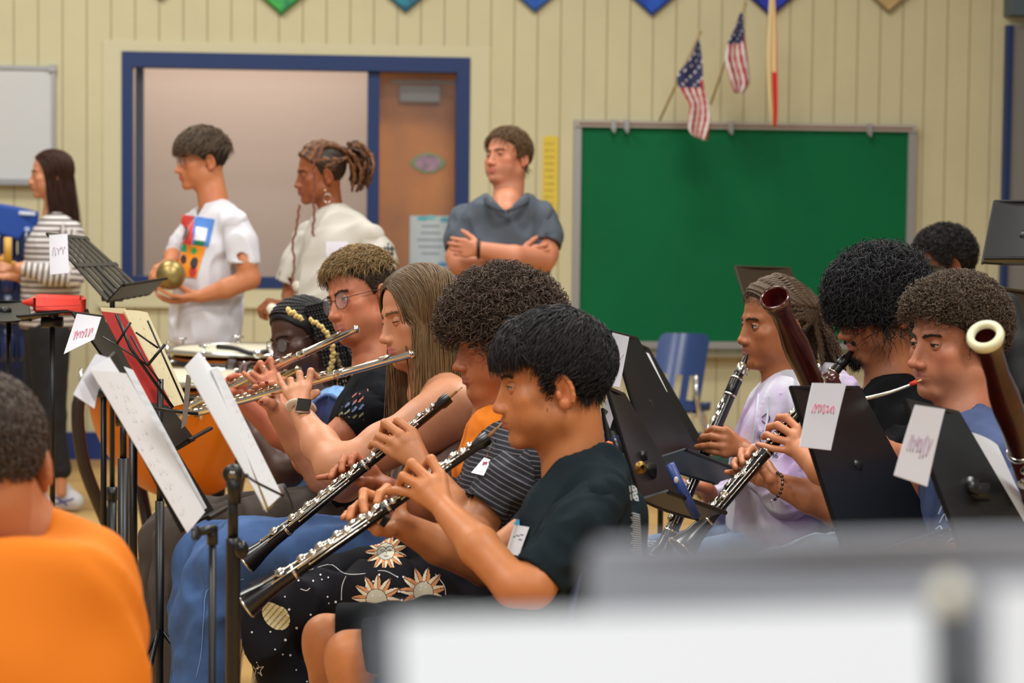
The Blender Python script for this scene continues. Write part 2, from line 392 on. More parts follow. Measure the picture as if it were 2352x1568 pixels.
# vertical grooves are shallow dark channels proud by a hair's breadth of the board face
uc1 = Wuz(2300, 300)[0]
gs = []
k = math.floor((-6-ug0)/G)
while ug0+k*G < uc1-.02:
    u = ug0+k*G; k += 1
    if Wuz(232, 110)[0] < u < Wuz(1128, 130)[0]:
        gs += [wbox(u-.004, u+.004, -.0015, 0, Wuz(700, 100)[1], 5.5)]
        gs += [wbox(u-.004, u+.004, -.0015, 0, .15, Wuz(700, 705)[1])]
    else: gs += [wbox(u-.004, u+.004, -.0015, 0, .15, 5.5)]
wl.append((*join(*gs), M_groove))
setm(mk('wall_back', wl, smooth=False))
tp = [wbox(Wuz(237, 100)[0], Wuz(1125, 130)[0], -.012, 0, z1, Wuz(700, 100)[1]), wbox(Wuz(237, 100)[0], u0, -.012, 0, z0, z1), wbox(u1, Wuz(1125, 130)[0], -.012, 0, z0, z1),
      wbox(Wuz(237, 100)[0], Wuz(1125, 130)[0], -.014, 0, Wuz(700, 700)[1], z0), wbox(Wuz(225, 100)[0], Wuz(1135, 130)[0], -.03, 0, Wuz(700, 708)[1], Wuz(700, 698)[1])]
setm(mk('trim_1', [(*join(*tp), M_trimc)], smooth=False))
# window with blue frame
pw = 1/400.
f = [wbox(u0, u0+.058, -.02, .12, z0, z1), wbox(u1-.075, u1, -.02, .12, z0, z1), wbox(u0+.058, u1-.075, -.02, .12, z1-.085, z1), wbox(u0+.058, u1-.075, -.02, .12, z0, z0+.065),
     wbox(Wuz(845, 300)[0], Wuz(872, 300)[0], .02, .12, z0+.065, z1-.085)]
wf = setm(mk('window_1', [(*join(*f), M_blue)], smooth=False))
M_glass = mat('window glass', (235, 235, 235), .03, alpha=.04, spec=.8)
setm(mk('pane', [(*wbox(u0+.05, u1-.05, .055, .061, z0+.05, z1-.05), M_glass)], wf, smooth=False))
# second jamb seen inside, left
setm(mk('trim_2', [(*wbox(Wuz(313, 300, .5)[0], Wuz(331, 300, .5)[0], .42, .5, 0, 2.6), M_blue)], smooth=False))
# inner room
zi = 3.0
ir = [wbox(-4.2, -.9, 1.7, 1.8, 0, zi), wbox(-.9, .8, 1.7, 1.8, 0, zi), wbox(-4.3, -4.2, .12, 1.8, 0, zi), wbox(.8, .9, .12, 1.8, 0, zi)]
setm(mk('wall_inner_room', [(*join(*ir), M_pink)], smooth=False))
setm(mk('floor_inner_room', [(*wbox(-4.2, .8, .1, 1.8, -.02, 0.0), M_floor)], smooth=False))
l = area(*WP(-1.6, .95, 2.9), 2.2, .5, 30, (1, .93, .86)); l.rotation_euler = (0, 0, WA)
# oak door seen through the right light of the window
du0, du1 = Wuz(868, 400, .35)[0], Wuz(1062, 400, .35)[0]; dz1 = Wuz(960, 168, .35)[1]
dr = setm(mk('door_1', [(*wbox(du0, du1, .33, .375, 0.02, dz1), M_wood)], smooth=False))
a = Wuz(918, 197, .3); b = Wuz(1010, 236, .3)
mk('door_closer', [(*join(wbox(a[0], b[0], .26, .32, b[1], a[1], .006), wbox(a[0]-.05, b[0]+.1, .245, .26, a[1]+.012, a[1]+.03)), mat('closer grey', (150, 152, 158), .5))], dr, smooth=False)
ov = Wuz(983, 374, .32)
def disc(c, ru, rz, d, n=28, lobes=0, tip=0.0): return [WP(c[0]+ru*math.cos(t)*(1+tip*(abs(math.cos(t))**8)), d, c[1]+rz*math.sin(t)*(1+.06*math.sin(lobes*t))) for t in np.linspace(0, 2*PI, n, endpoint=False)]
s1 = mk('door_sign', [(*poly(disc(ov, .088, .058, .320, lobes=9, tip=.18), .004, WN), mat('sign green', (120, 150, 96), .7)), (*poly(disc(ov, .074, .046, .3165, lobes=7), .003, WN), mat('sign pink', (186, 140, 168), .7, noise=(22, .2, (120, 96, 120))))], smooth=False)
tag(s1, 'oval green and pink paper sign on the wooden door behind the glass', 'sign')
a = Wuz(942, 495, .3); b = Wuz(1036, 620, .3)
ps = [(*wbox(a[0], b[0], .318, .322, b[1], a[1]), mat('poster paper', (205, 216, 220), .8))]
rr = np.random.default_rng(3)
for i in range(5):
    z = a[1]-.06-.04*i; w = rr.uniform(.05, .085); ps.append((*wbox((a[0]+b[0])/2-w, (a[0]+b[0])/2+w, .3165, .318, z-.006, z+.006), mat('poster ink', (150, 165, 172), .8)))
for (fu, fz, c) in ((.3, .05, (80, 190, 205)), (.85, .07, (60, 175, 195)), (.25, .92, (215, 190, 120)), (.8, .9, (70, 150, 200)), (.5, .03, (120, 205, 210))):
    ps.append((*poly(disc((a[0]+(b[0]-a[0])*fu, a[1]+(b[1]-a[1])*fz), .032, .014, .316, lobes=5), .0015, WN), mat('poster spot %d' % int(fu*100), c, .8)))
tag(mk('poster', ps, smooth=False), 'white paper poster with teal corner blobs on the wooden door', 'poster')
# door_closer etc done; floor, ceiling, side wall, baseboard
setm(mk('floor', [(*box((0, 6, -.05), (16, 18, .1)), M_floor)], smooth=False))
lines = [wbox(-6, 5, -3.2+1.1*i, -3.19+1.1*i, 0, .0015) for i in range(3)]
setm(mk('trim_3', [(*join(*lines), mat('floor line', (150, 112, 70), .5))], smooth=False))
setm(mk('baseboard_back', [(*wbox(-6, uc1, -.015, 0, 0, .155), mat('blue baseboard', (30, 54, 120), .5))], smooth=False))
setm(mk('ceiling', [(*box((0, 6, 6.05), (16, 18, .1)), mat('ceiling white', (215, 212, 200), .9))], smooth=False))
# right hand recess: blue jamb, grey partition, dark header
uj = Wuz(2302, 300)[0]
setm(mk('door_2', [(*wbox(uj+.03, 5.2, -.05, 0, 0, Wuz(2330, 60)[1]), M_grey)], smooth=False))
setm(mk('trim_4', [(*wbox(uj, uj+.03, -.07, .0, 0, Wuz(2330, 60)[1]), M_blue), (*wbox(uj-.01, 5.2, -.16, 0, Wuz(2330, 40)[1], 5.6), M_dgrey)], smooth=False))
# whiteboard
a = Wuz(-260, 150); b = Wuz(122, 417)
wb = thing('whiteboard', 'white marker board with grey frame on the wall at far left', 'whiteboard', WP((a[0]+b[0])/2, 0, b[1]))
mk('board_face', [(*wbox(a[0], b[0], -.02, 0, b[1], a[1]), mat('whiteboard', (206, 208, 210), .3))], wb, smooth=False)
fr = [wbox(a[0], b[0]+.015, -.03, 0, a[1]-.012, a[1]+.01), wbox(a[0], b[0]+.015, -.03, 0, b[1]-.01, b[1]+.012), wbox(b[0]-.005, b[0]+.015, -.03, 0, b[1], a[1]), wbox(b[0]-.02, b[0]+.02, -.04, 0, a[1]-.02, a[1]+.018)]
mk('board_frame', [(*join(*fr), M_alu)], wb, smooth=False)
mk('tray', [(*wbox(a[0], b[0], -.07, 0, b[1]-.022, b[1]-.012), M_alu)], wb, smooth=False)
# green chalkboard
a = Wuz(1319, 281); b = Wuz(2088, 787); uL, uR, zT = a[0], b[0], a[1]; zB = Wuz(1500, 783)[1]; zT = (Wuz(1336, 288)[1]+Wuz(2060, 297)[1])/2
cb = thing('chalkboard', 'large green chalkboard with aluminium frame on the cream wall', 'chalkboard', WP((uL+uR)/2, 0, zB))
mk('board_face', [(*wbox(uL+.02, uR-.02, -.03, 0, zB, zT), mat('green board', (0, 102, 60), .6, spec=.2, noise=(1.6, .10)))], cb, smooth=False)
fr = [wbox(uL-.005, uL+.037, -.045, 0, zB, zT+.02), wbox(uR-.042, uR+.005, -.045, 0, zB, zT+.02), wbox(uL, uR, -.045, 0, zB-.04, zB)]
mk('board_frame', [(*join(*fr), M_alu)], cb, smooth=False)
mk('map_rail', [(*join(wbox(uL, uR, -.06, 0, zT-.012, zT+.028), ), mat('rail', (176, 168, 160), .5)), (*wbox(uL+.02, uR-.02, -.063, -.06, zT, zT+.010), mat('rail cork', (120, 84, 66), .8))], cb, smooth=False)
for px in (1405, 1435, 1673, 1990):
    u = Wuz(px, 300)[0]; mk('hook', [(*join(wbox(u-.014, u+.014, -.075, -.055, zT-.03, zT+.03), wbox(u-.006, u+.006, -.095, -.07, zT-.045, zT-.02)), M_alu)], cb, smooth=False)
mk('chalk_tray', [(*wbox(uL, uR, -.11, 0, zB-.085, zB-.07), mat('tray metal', (150, 140, 118), .5, .3))], cb, smooth=False)
# ruler-like yellow strip
a = Wuz(1247, 316); b = Wuz(1281, 445)
pt = [WP(a[0]+(b[0]-a[0])*(.5-.5*math.cos(t)), -.006, a[1]+.012*math.sin(t)) for t in np.linspace(0, PI, 9)]+[WP(b[0], -.006, b[1]-.4), WP(a[0], -.006, b[1]-.4)]
sp = [(*poly(pt, .004, WN), mat('yellow card', (222, 196, 74), .7))]
for i in range(16): sp.append((*join(*[wbox(a[0]+.012+.02*j, a[0]+.012+.02*j+rr.uniform(.008, .016), -.008, -.006, a[1]-.03-.038*i-.008, a[1]-.03-.038*i) for j in range(3)]), mat('card ink', (160, 134, 60), .8)))
tag(mk('wall_chart', sp, smooth=False), 'narrow yellow paper strip chart taped on the cream wall', 'chart')
# diamond pennants along the top
def pennant(px, py, c1, c2, label, half=.205, sk=1.0):
    u, z = Wuz(px, py); t = thing('pennant', label, 'pennant', WP(u, -.01, z), 'diamond pennants along the wall')
    q = [(0, 0), (half*sk, half*.86), (0, half*1.72), (-half*sk, half*.86)]
    mk('backing', [(*poly([WP(u+x, -.03, z+y) for x, y in q], .008, WN), mat('pennant edge %d%d%d' % c1, tuple(int(v*.6) for v in c1), .7))], t, smooth=False)
    mk('panel', [(*poly([WP(u+x*.88, -.035, z+half*.86+(y-half*.86)*.88) for x, y in q], .004, WN), mat('pennant %d%d%d' % c1, c1, .6, noise=(14, .12, c2)))], t, smooth=False)
pennant(646, 36, (70, 190, 70), (30, 130, 90), 'green diamond pennant above the blue framed window', .2)
pennant(930, 30, (30, 150, 170), (40, 90, 130), 'teal diamond pennant above the wooden door', .2)
pennant(1227, 30, (40, 130, 210), (20, 80, 180), 'light blue diamond pennant left of the green board', .2)
pennant(1496, 38, (20, 90, 205), (10, 60, 170), 'bright blue diamond pennant left of the flags')
pennant(1768, 40, (20, 40, 170), (30, 60, 190), 'dark blue diamond pennant behind the flags')
pennant(2038, 32, (218, 194, 140), (190, 160, 110), 'tan diamond pennant at the right above the green board')
pennant(370, 1, (214, 90, 60), (180, 60, 50), 'red diamond pennant whose tip shows left of the window')
# flags
def flag(pole, rows, D, colf, label, nu=26, nv=44, fold=.03, folds=2.2):
    t = thing('flag', label, 'flag', P(*pole[0], D), 'small flags above the green board')
    mk('pole', [(*tube([P(*pole[0], 12.35), P(*pole[1], D)], .006, 8), mat('flag pole', (176, 150, 104), .5)), (*ell(P(*pole[1], D), .011), mat('flag pole', (176, 150, 104), .5))], t)
    rows = spline(rows, nv+1)  # (xl,yl,xr,yr)
    V, F = grid(lambda u, v: P(*(rows[int(round(v*nv))][:2]*(1-u)+rows[int(round(v*nv))][2:]*u), D-fold*math.sin(u*folds*2*PI+v*1.5)*(.2+.8*v)), nu, nv, .002)
    # colour per face
    parts = {}
    n0 = nu*nv
    for i, f in enumerate(F):
        j = i if i < n0 else (i-n0 if i < 2*n0 else None); c = colf(((j % nu)+.5)/nu, ((j//nu)+.5)/nv) if j is not None else colf(.5, 1)
        parts.setdefault(c, []).append(f)
    mk('cloth', [(V, np.array(fs), mat('flag %d %d %d' % c, c, .8)) for c, fs in parts.items()], t)
RED, WHT, NAV = (172, 36, 48), (222, 216, 212), (44, 46, 88)
def usf(sk, cant, cu=1.0):
    def f(u, v):
        if v < cant and u < cu+(.0 if v < cant*.75 else -.1): return WHT if (int(u*13)+int(v*44)) % 3 == 0 and int(v*44) % 2 == 0 and int(u*13) % 2 == 0 else NAV
        return RED if int((u+sk*v+4)*(7.5)) % 2 == 0 else WHT
    return f
flag(((1515, 277), (1608, 74)), [(1603, 92, 1608, 92), (1585, 135, 1613, 140), (1556, 172, 1615, 180), (1562, 205, 1618, 205), (1583, 238, 1626, 235), (1582, 270, 1632, 272), (1582, 298, 1628, 300), (1592, 312, 1622, 323)], 12.0, usf(.5, .40), 'small striped flag with blue canton at left hanging over the board edge', folds=1.2)
flag(((1632, 240), (1712, 8)), [(1700, 30, 1706, 30), (1688, 65, 1708, 66), (1672, 100, 1712, 98), (1666, 135, 1716, 130), (1672, 165, 1720, 160), (1680, 195, 1722, 190), (1686, 214, 1706, 214)], 12.05, usf(-.25, .33), 'small striped flag with blue canton between the other two flags', folds=1.4)
def f3(u, v): return (200, 40, 36) if v > .5 and u > .42+.0*v else ((226, 202, 150) if u < .85 or v > .5 else (190, 120, 80))
flag(((1782, 262), (1776, -30)), [(1768, -20, 1780, -20), (1764, 60, 1784, 60), (1762, 130, 1785, 130), (1764, 200, 1786, 200), (1770, 260, 1786, 260), (1772, 288, 1783, 292)], 12.1, f3, 'narrow furled tan and red flag hanging at the right', folds=1.0, fold=.015)
# blue school chair by the wall
def school_chair(px0, D):
    t = thing('school_chair', 'empty blue plastic school chair with slotted back standing by the far wall', 'chair', P(px0, 1040, D)*V3(1, 1, 0))
    M = mat('blue plastic', (44, 68, 122), .28, spec=.6)
    tl, tr, br, bl = (1515, 764), (1632, 766), (1604, 946), (1488, 930)
    def Q(u, v, off=0.0):
        x = (1-v)*((1-u)*tl[0]+u*tr[0])+v*((1-u)*bl[0]+u*br[0]); y = (1-v)*((1-u)*tl[1]+u*tr[1])+v*((1-u)*bl[1]+u*br[1])
        return P(x, y, D+.02-.05*math.sin(PI*u)-.10*v+off)
    def inside(u, v):
        r = .16; rv = r*.75
        cu = max(r-u, u-1+r, 0)/r; cv = max(rv-v, v-1+rv, 0)/rv
        if cu*cu+cv*cv > 1: return False
        for c in (.235, .53, .80):
            if abs(u-c) < .062 and .55 < v < .865: return False
        return True
    nu, nv = 48, 60; g = np.array([[Q(i/nu, j/nv) for i in range(nu+1)] for j in range(nv+1)]); gb = np.array([[Q(i/nu, j/nv, .008) for i in range(nu+1)] for j in range(nv+1)])
    n = (nu+1)*(nv+1); F = []; ok = {(i, j): inside((i+.5)/nu, (j+.5)/nv) for i in range(nu) for j in range(nv)}; ix = lambda i, j: j*(nu+1)+i
    for (i, j), o in ok.items():
        if not o: continue
        a, b, c, d = ix(i, j), ix(i+1, j), ix(i+1, j+1), ix(i, j+1); F += [(d, c, b, a), (a+n, b+n, c+n, d+n)]
        for (ii, jj, p, q) in ((i-1, j, d, a), (i+1, j, b, c), (i, j-1, a, b), (i, j+1, c, d)):
            if not ok.get((ii, jj), False): F.append((p, q, q+n, p+n))
    mk('backrest', [(np.concatenate([g.reshape(-1, 3), gb.reshape(-1, 3)]), np.array(F), M)], t, smooth=35)
    c = P(1520, 975, D+.25); sz = .43; o = P(1552, 940, D-.05)
    mk('seat', [(*grid(lambda u, v: V3(o[0]-.18+.36*u, o[1]+.02+.36*v, sz-.02*math.sin(PI*u)-.02*math.sin(PI*v)+.03*(v < .05)), 12, 12, .01), M)], t)
    for sx in (-1, 1):
        x = o[0]+sx*.10; xo = o[0]+sx*.18
        mk('leg', [(*tube(spline([(x, o[1]-.03, .60), (x, o[1]-.055, .50), (x+sx*.02, o[1]-.04, .40), (xo, o[1]-.06, .2), (xo, o[1]-.08, .01)], 20), .0125, 12), M_chrome)], t)
        mk('leg', [(*tube(spline([(x, o[1]+.0, .39), (x+sx*.02, o[1]+.28, .39), (xo, o[1]+.36, .35), (xo, o[1]+.40, .2), (xo, o[1]+.42, .01)], 20), .0125, 12), M_chrome)], t)
    return t
school_chair(1555, 11.2)
# dark green bag on the floor beyond the clarinets
bg = Sdf(); bc = P(1690, 985, 10.6); bc[2] = .17; bg.el(bc, (.17, .1, .17), k=.02).el(bc+V3(-.1, 0, -.04), (.12, .09, .12), k=.05).rc(bc+V3(-.06, 0, .14), bc+V3(.08, 0, .14), .02, .02, .03); bg.disp = Wr(.006, .09, 3); bg.cut = [plane((0, 0, .003), (0, 0, -1))]
tag(mk('bag', [(*bg.mesh(.012), mat('bag green', (14, 56, 44), .8))]), 'dark green bag on the floor beyond the clarinet players', 'bag')
# ================================================================ PEOPLE TOOLKIT
M_skin = mat('skin', (200, 150, 120), .48, spec=.45, attr=True, sss=.12, noise=(55, .05), bump=(420, .12))
M_skinf = mat('skin far', (200, 150, 120), .5, spec=.4, attr=True)
M_hair = mat('hair', (40, 30, 20), .5, spec=.32, attr=True)
M_eye = mat('eye', (255, 255, 255), .12, spec=.6, attr=True)
M_print = mat('printed colour', (255, 255, 255), .75, attr=True)
M_lens = mat('spectacle lens', (225, 228, 240), .02, alpha=.09, spec=.9)
M_wire = mat('spectacle wire', (70, 52, 48), .3, .7)
M_black = mat('black metal', (20, 20, 21), .38, spec=.5)
M_blackp = mat('black plastic', (14, 14, 15), .3, spec=.5)
M_silver = mat('silver plate', (226, 222, 214), .16, 1.0)
M_gold = mat('gold', (212, 164, 92), .2, 1.0)
M_paper = mat('white paper', (216, 216, 220), .85)
def lin(c): return np.array(srgb(*c))
def tone(c): return tuple(v*f for v, f in zip(c, (.91, .82, .74)))
def to_w(H, p): return H['o']+(np.asarray(p, float)*H['s'])@H['R'].T
def head_frame(x, y, D, az, pitch=0, roll=0, s=1.0, nose=1.0):
    a = R(az); fw = V3(-math.sin(a), -math.cos(a), 0); up = V3(0, 0, 1); rt = np.cross(fw, up)
    B = np.stack([rt, fw, up], 1)@rotm((1, 0, 0), -R(pitch))@rotm((0, 1, 0), R(roll))
    tip = V3(0, .085+.034*nose, -.037); return {'R': B, 's': s, 'o': P(x, y, D)-(tip*s)@B.T, 'nose': nose}
def head_mesh(H, skin, lips=None, nb=None, nr=.054, jaw=1.0, cheek=1.0, chin=1.0, lipf=1.0, wide=1.0, ear=True, h=.0022, far=False, gaze=(0, 0), iris=(60, 40, 28), lid=.5, brow=None, beard=None, nosew=1.0, age=0, eyel=True):
    """head and neck in the head's own frame: x right, y forwards, z up"""
    s = Sdf(); n = H['nose']; W = wide
    s.el((0, -.008, .035), (.075*W, .090, .079), k=.01); s.el((0, .026, -.026), (.061*W, .057, .080), k=.02)
    for q in (-1, 1):
        s.rc((q*.050*W*jaw, .000, -.058), (q*.017*jaw, .064, -.094), .021, .014, .026); s.el((q*.044*W, .052, -.020), (.021*cheek, .021, .018), k=.02)
        s.el((q*.040*W, .044, -.052), (.023*cheek, .026, .028), k=.02)
    s.el((0, .072, -.092), (.019, .014*chin, .015), k=.016)
    s.el((0, .064, -.056), (.034, .0275, .030), k=.016)
    for q in (-1, 1): s.rc((q*.012, .0795, .021), (q*.042, .062, .020), .0085, .0075, .012)
    for q in (-1, 1):
        s.el((q*.033, .089, .001), (.0165, .0125, .0105), k=.010, op=-1)
    s.rc((0, .070, .010), (0, .078+.008*n, -.034), .0115, .0125*nosew, .010)
    s.rc((0, .0785, .013), (0, .085+.020*n, -.0335), .0068*nosew, .0085*nosew, .009); s.el((0, .085+.0225*n, -.0360), (.0112*nosew, .0100, .0090), k=.006)
    for q in (-1, 1): s.el((q*.0125*nosew, .085+.0095*n, -.0390), (.0078*nosew, .0105, .0080), k=.005)
    for q in (-1, 1):
        s.rc((q*.019*lipf, .0820, -.0620), (0, .0905, -.0578), .0040, .0054*lipf, .006); s.rc((q*.017*lipf, .0815, -.0665), (0, .0885, -.0688), .0043, .0062*lipf, .006)
    s.rc((-.022, .0870, -.0638), (0, .0985, -.0632), .0011, .0013, .003, -1); s.rc((.022, .0870, -.0638), (0, .0985, -.0632), .0011, .0013, .003, -1)
    s.el((0, .092, -.0815), (.015, .0065, .0055), k=.008, op=-1)
    for q in (-1, 1): s.el((q*.0065, .085+.019*n, -.0475), (.0032, .0045, .003), k=.002, op=-1)
    if nb is not None:
        e = ((np.asarray(nb)-H['o'])@H['R'])/H['s']; s.rc((0, -.024, -.050), e, nr, nr*1.08, .030)
    if ear:
        for q in (-1, 1):
            t = rotm((0, 0, 1), q*.35)@rotm((1, 0, 0), -.22); c = V3(q*.077*W, -.014, -.010)
            s.el(c, (.0055, .0165, .030), t, .006); s.el(c+V3(q*.003, .004, -.022), (.006, .009, .011), t, .006)
            arc = [c+t@V3(q*.005, -.0145*math.sin(a), .0285*math.cos(a)) for a in np.linspace(-.9, 2.4, 9)]
            s.chain(arc, [.0036]*9, .003); s.el(c+t@V3(q*.007, .003, -.002), (.0045, .0085, .0135), t, .003, -1); s.el(c+V3(q*.004, .012, -.006), (.004, .005, .009), t, .004)
    V, F = s.mesh(h)
    sk = lin(tone(skin)); col = np.tile(sk, (len(V), 1)); lp = lin(lips) if lips else sk*np.array((.86, .58, .55))
    def dist(a, b, X): ba = b-a; t = np.clip(((X-a)@ba)/(ba@ba), 0, 1); return np.linalg.norm(X-a-t[:, None]*ba, axis=1)
    d = np.full(len(V), 1.0)
    for q in (-1, 1):
        d = np.minimum(d, dist(V3(q*.018*lipf, .083, -.0622), V3(0, .094, -.0585), V)); d = np.minimum(d, dist(V3(q*.016*lipf, .082, -.0662), V3(0, .092, -.0688), V)-.0008)
    m = np.clip((.0068*lipf-d)/.0015, 0, 1)[:, None]; col = col*(1-m)+lp*m
    # warmth of cheeks, nose and ears
    red = np.exp(-((np.abs(V[:, 0])-.042)**2+(V[:, 1]-.06)**2+(V[:, 2]+.03)**2)/.0006)+np.exp(-((V[:, 0])**2+(V[:, 1]-.108)**2+(V[:, 2]+.037)**2)/.0003)+.8*(np.abs(V[:, 0]) > .078*W)
    col *= 1-np.clip(red, 0, 1)[:, None]*np.array((.0, .13, .12))
    if beard is not None:
        bm = np.clip((-.040-V[:, 2])/.02, 0, 1)*np.clip((V[:, 1]-.0)/.04, 0, 1)*(1-m[:, 0])*beard[1]
        bm *= 1-np.exp(-((np.abs(V[:, 0])-.03)**2+(V[:, 2]+.045)**2)/.0002)*.6
        col = col*(1-bm[:, None])+lin(beard[0])*bm[:, None]
    Ms = M_skinf if far else M_skin; parts = [(V, F, Ms, col)]
    if not far or True:
        for q in (-1, 1):
            c = V3(q*.0315, .0695, .0005); g = nrm(V3(gaze[0], 1, gaze[1])); x, y, z = frame(g)
            for (r0, a0, a1, cl) in ((.0122, 0, .23, (10, 8, 8)), (.0122, .23, .54, iris), (.0120, .52, 1.9, (206, 194, 186))):
                pr = [(r0*math.sin(a), r0*math.cos(a)) for a in np.linspace(a0, a1, 4 if r0 == .0122 else 9)]
                v, f = lathe(pr, c, g, 20); parts.append((v, f, M_eye, np.tile(lin(cl), (len(v), 1))))
            if eyel:
                def lidm(a0, a1, r=.0134):
                    return grid(lambda u, w: c+r*V3(math.cos(PI*u), math.sin(PI*u)*math.cos(a0+(a1-a0)*w), math.sin(PI*u)*math.sin(a0+(a1-a0)*w)), 16, 8)
                up = .12+.42*lid; v, f = lidm(1.7, max(up, -.28)+.02); parts.append((v, f, Ms, np.tile(sk*.93, (len(v), 1))))
                v, f = lidm(-1.5, min(-.21, up-.10)); parts.append((v, f, Ms, np.tile(sk*.97, (len(v), 1))))
                e = max(up, -.28); arc = np.array([c+.0139*V3(math.cos(t), math.sin(t)*math.cos(e), math.sin(t)*math.sin(e)) for t in np.linspace(.45, PI-.45, 12)])
                v, f = tube(arc, (.0011), 5); parts.append((v, f, M_hair, np.tile(lin((24, 16, 14)), (len(v), 1))))
    out = [(to_w(H, p[0]), *p[1:]) for p in parts]
    hp = None
    if brow is not None:
        N = 130; u = RNG.uniform(0, 1, N); P0 = []
        for q in (-1, 1):
            x0 = q*(.010+.036*u); y0 = .0885-.0165*u**1.6*1.0; z0 = .0165+.0045*np.sin(u*PI*.8)+RNG.normal(0, .0015, N)
            for i in range(N):
                a = V3(x0[i], y0[i]+.0005, z0[i]); dv = V3(q*.8, -.25, .35-.5*u[i])*.0065; P0.append([a-dv*.2, a+dv*.4+V3(0, .0008, 0), a+dv*.9])
        v, f = strands(to_w(H, np.array(P0).reshape(-1, 3)).reshape(-1, 3, 3), np.array([.0006, .0006, .0002])*H['s'])
        hp = (v, f, M_hair, np.tile(lin(brow), (len(v), 1)))
    return out, hp
# ---- hair
HC = V3(0, -.009, .036); HR = V3(.078, .093, .083)
def hz_std(y, front=.078, temple=.035, side=-.012, back=-.062):
    return np.interp(y, [-.12, -.075, -.045, -.026, -.006, .010, .030, .045, .062, .072, .10], [back, back, -.045, .022, .020, side, temple-.01, temple, front-.012, front, front+.01])
def scalp(N, hz, rng=RNG):
    out = np.zeros((0, 3))
    while len(out) < N:
        d = rng.normal(size=(N*2, 3)); d /= np.linalg.norm(d, axis=1)[:, None]; p = HC+d*HR; p = p[p[:, 2] > hz(p[:, 1])]; out = np.concatenate([out, p])
    return out[:N]
def cap(H, hz, t, extra=None, noise=None, h=.0035, col=(30, 25, 22), soft=.004, hmax=None):
    s = Sdf(); s.el(HC+V3(0, 0, t[2]*.2), HR+np.array(t), k=.01)
    for e in (extra or []): s.el(*e[:2], k=.012)
    s.cut = [lambda X: hz(X[..., 1])-soft-X[..., 2]]+([hmax] if hmax else [])
    if noise: s.disp = noise
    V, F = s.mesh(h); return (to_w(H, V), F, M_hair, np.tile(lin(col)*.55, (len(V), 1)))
def flow_hair(H, roots, L, K, flow, lift=(0.0, .01), grav=0, curl=(0, 1), rad=.0011, col=(60, 45, 30), var=.35, n=3, keep=.9, push=None, jit=.15, tip=None, base=1.0, short=False):
    """locks that follow a direction field over the skull"""
    if short: L = (L if np.ndim(L) else np.full(len(roots), L))*np.interp(roots[:, 2], [-.09, -.03, .03, .08], [.28, .34, .55, 1])
    N = len(roots); p = HC+(roots-HC)*base; path = [p.copy()]; st = (L if np.ndim(L) else np.full(N, L))/(K-1); jv = RNG.normal(0, jit, size=(N, 3)); top = 1+RNG.uniform(lift[0], lift[1], N)/.085
    for i in range(1, K):
        t = i/(K-1); d = flow(p, t)+jv; d = d+np.array((0, 0, -1.0))*grav*t; d /= np.linalg.norm(d, axis=1)[:, None]; p = p+d*st[:, None]
        q = (p-HC)/HR; r = np.linalg.norm(q, axis=1); tgt = base+(top-1)*min(1, t*2.5)*1.0
        above = p[:, 2] > -.03
        rr = np.where(r < tgt, tgt, np.where(above, r*(1-keep)+tgt*keep, r)); p = HC+q/r[:, None]*rr[:, None]*HR
        if push is not None: p = push(p)
        path.append(p.copy())
    Pth = np.stack(path, 1)
    if curl[0]:
        ph = RNG.uniform(0, 6.28, (N, 1)); fr = curl[1]*RNG.uniform(.7, 1.3, (N, 1)); t = np.linspace(0, 1, K)[None]
        T = np.gradient(Pth, axis=1); T /= np.linalg.norm(T, axis=2)[..., None]+1e-9; A = np.cross(T, RNG.normal(size=(N, 1, 3))); A /= np.linalg.norm(A, axis=2)[..., None]+1e-9; B = np.cross(T, A)
        am = curl[0]*np.minimum(1, t*4)[..., None]; Pth = Pth+am*(np.cos(ph+fr*t*6.28)[..., None]*A+np.sin(ph+fr*t*6.28)[..., None]*B)
    rr = rad*np.interp(np.linspace(0, 1, K), [0, .6, 1], [1, .85, .25]); v, f = strands(to_w(H, Pth.reshape(-1, 3)).reshape(Pth.shape), rr*H['s'], n)
    c = lin(col)[None]*RNG.uniform(1-var, 1+var, (N, 1))
    if tip is not None:
        w = np.linspace(0, 1, K)[None, :, None]**1.2; cc = c[:, None]*(1-w)+(lin(tip)[None]*RNG.uniform(1-var, 1+var, (N, 1)))[:, None]*w
        cc = np.repeat(cc[:, :, None], n, 2).reshape(-1, 3)
    else: cc = np.repeat(c, K*n, 0)
    return (v, f, M_hair, cc)
def braid(pts, r0, r1, col=(20, 18, 18), col2=None, per=.010, n=8, seg=5, amp=.28):
    """plaited rope along world points"""
    pts = np.asarray(pts, float); L = np.linalg.norm(np.diff(pts, axis=0), axis=1).sum(); K = max(8, int(L/per*seg)); p = spline(pts, K); t = np.linspace(0, 1, K)
    ph = t*L/per*2*PI; r = (r0+(r1-r0)*t)*(1+amp*np.sin(ph)); T = np.gradient(p, axis=0); T /= np.linalg.norm(T, axis=1)[:, None]+1e-9; s = np.cross(T, (.3, 1, .2)); s /= np.linalg.norm(s, axis=1)[:, None]+1e-9
    p = p+s*(np.sin(ph*.5)*(r0+(r1-r0)*t)*.35)[:, None]; v, f = tube(p, r, n)
    c = np.tile(lin(col), (len(v), 1)); 
    if col2 is not None: c[(np.arange(len(v))//n) % (2*seg) < seg] = lin(col2)
    return (v, f, M_hair, c)
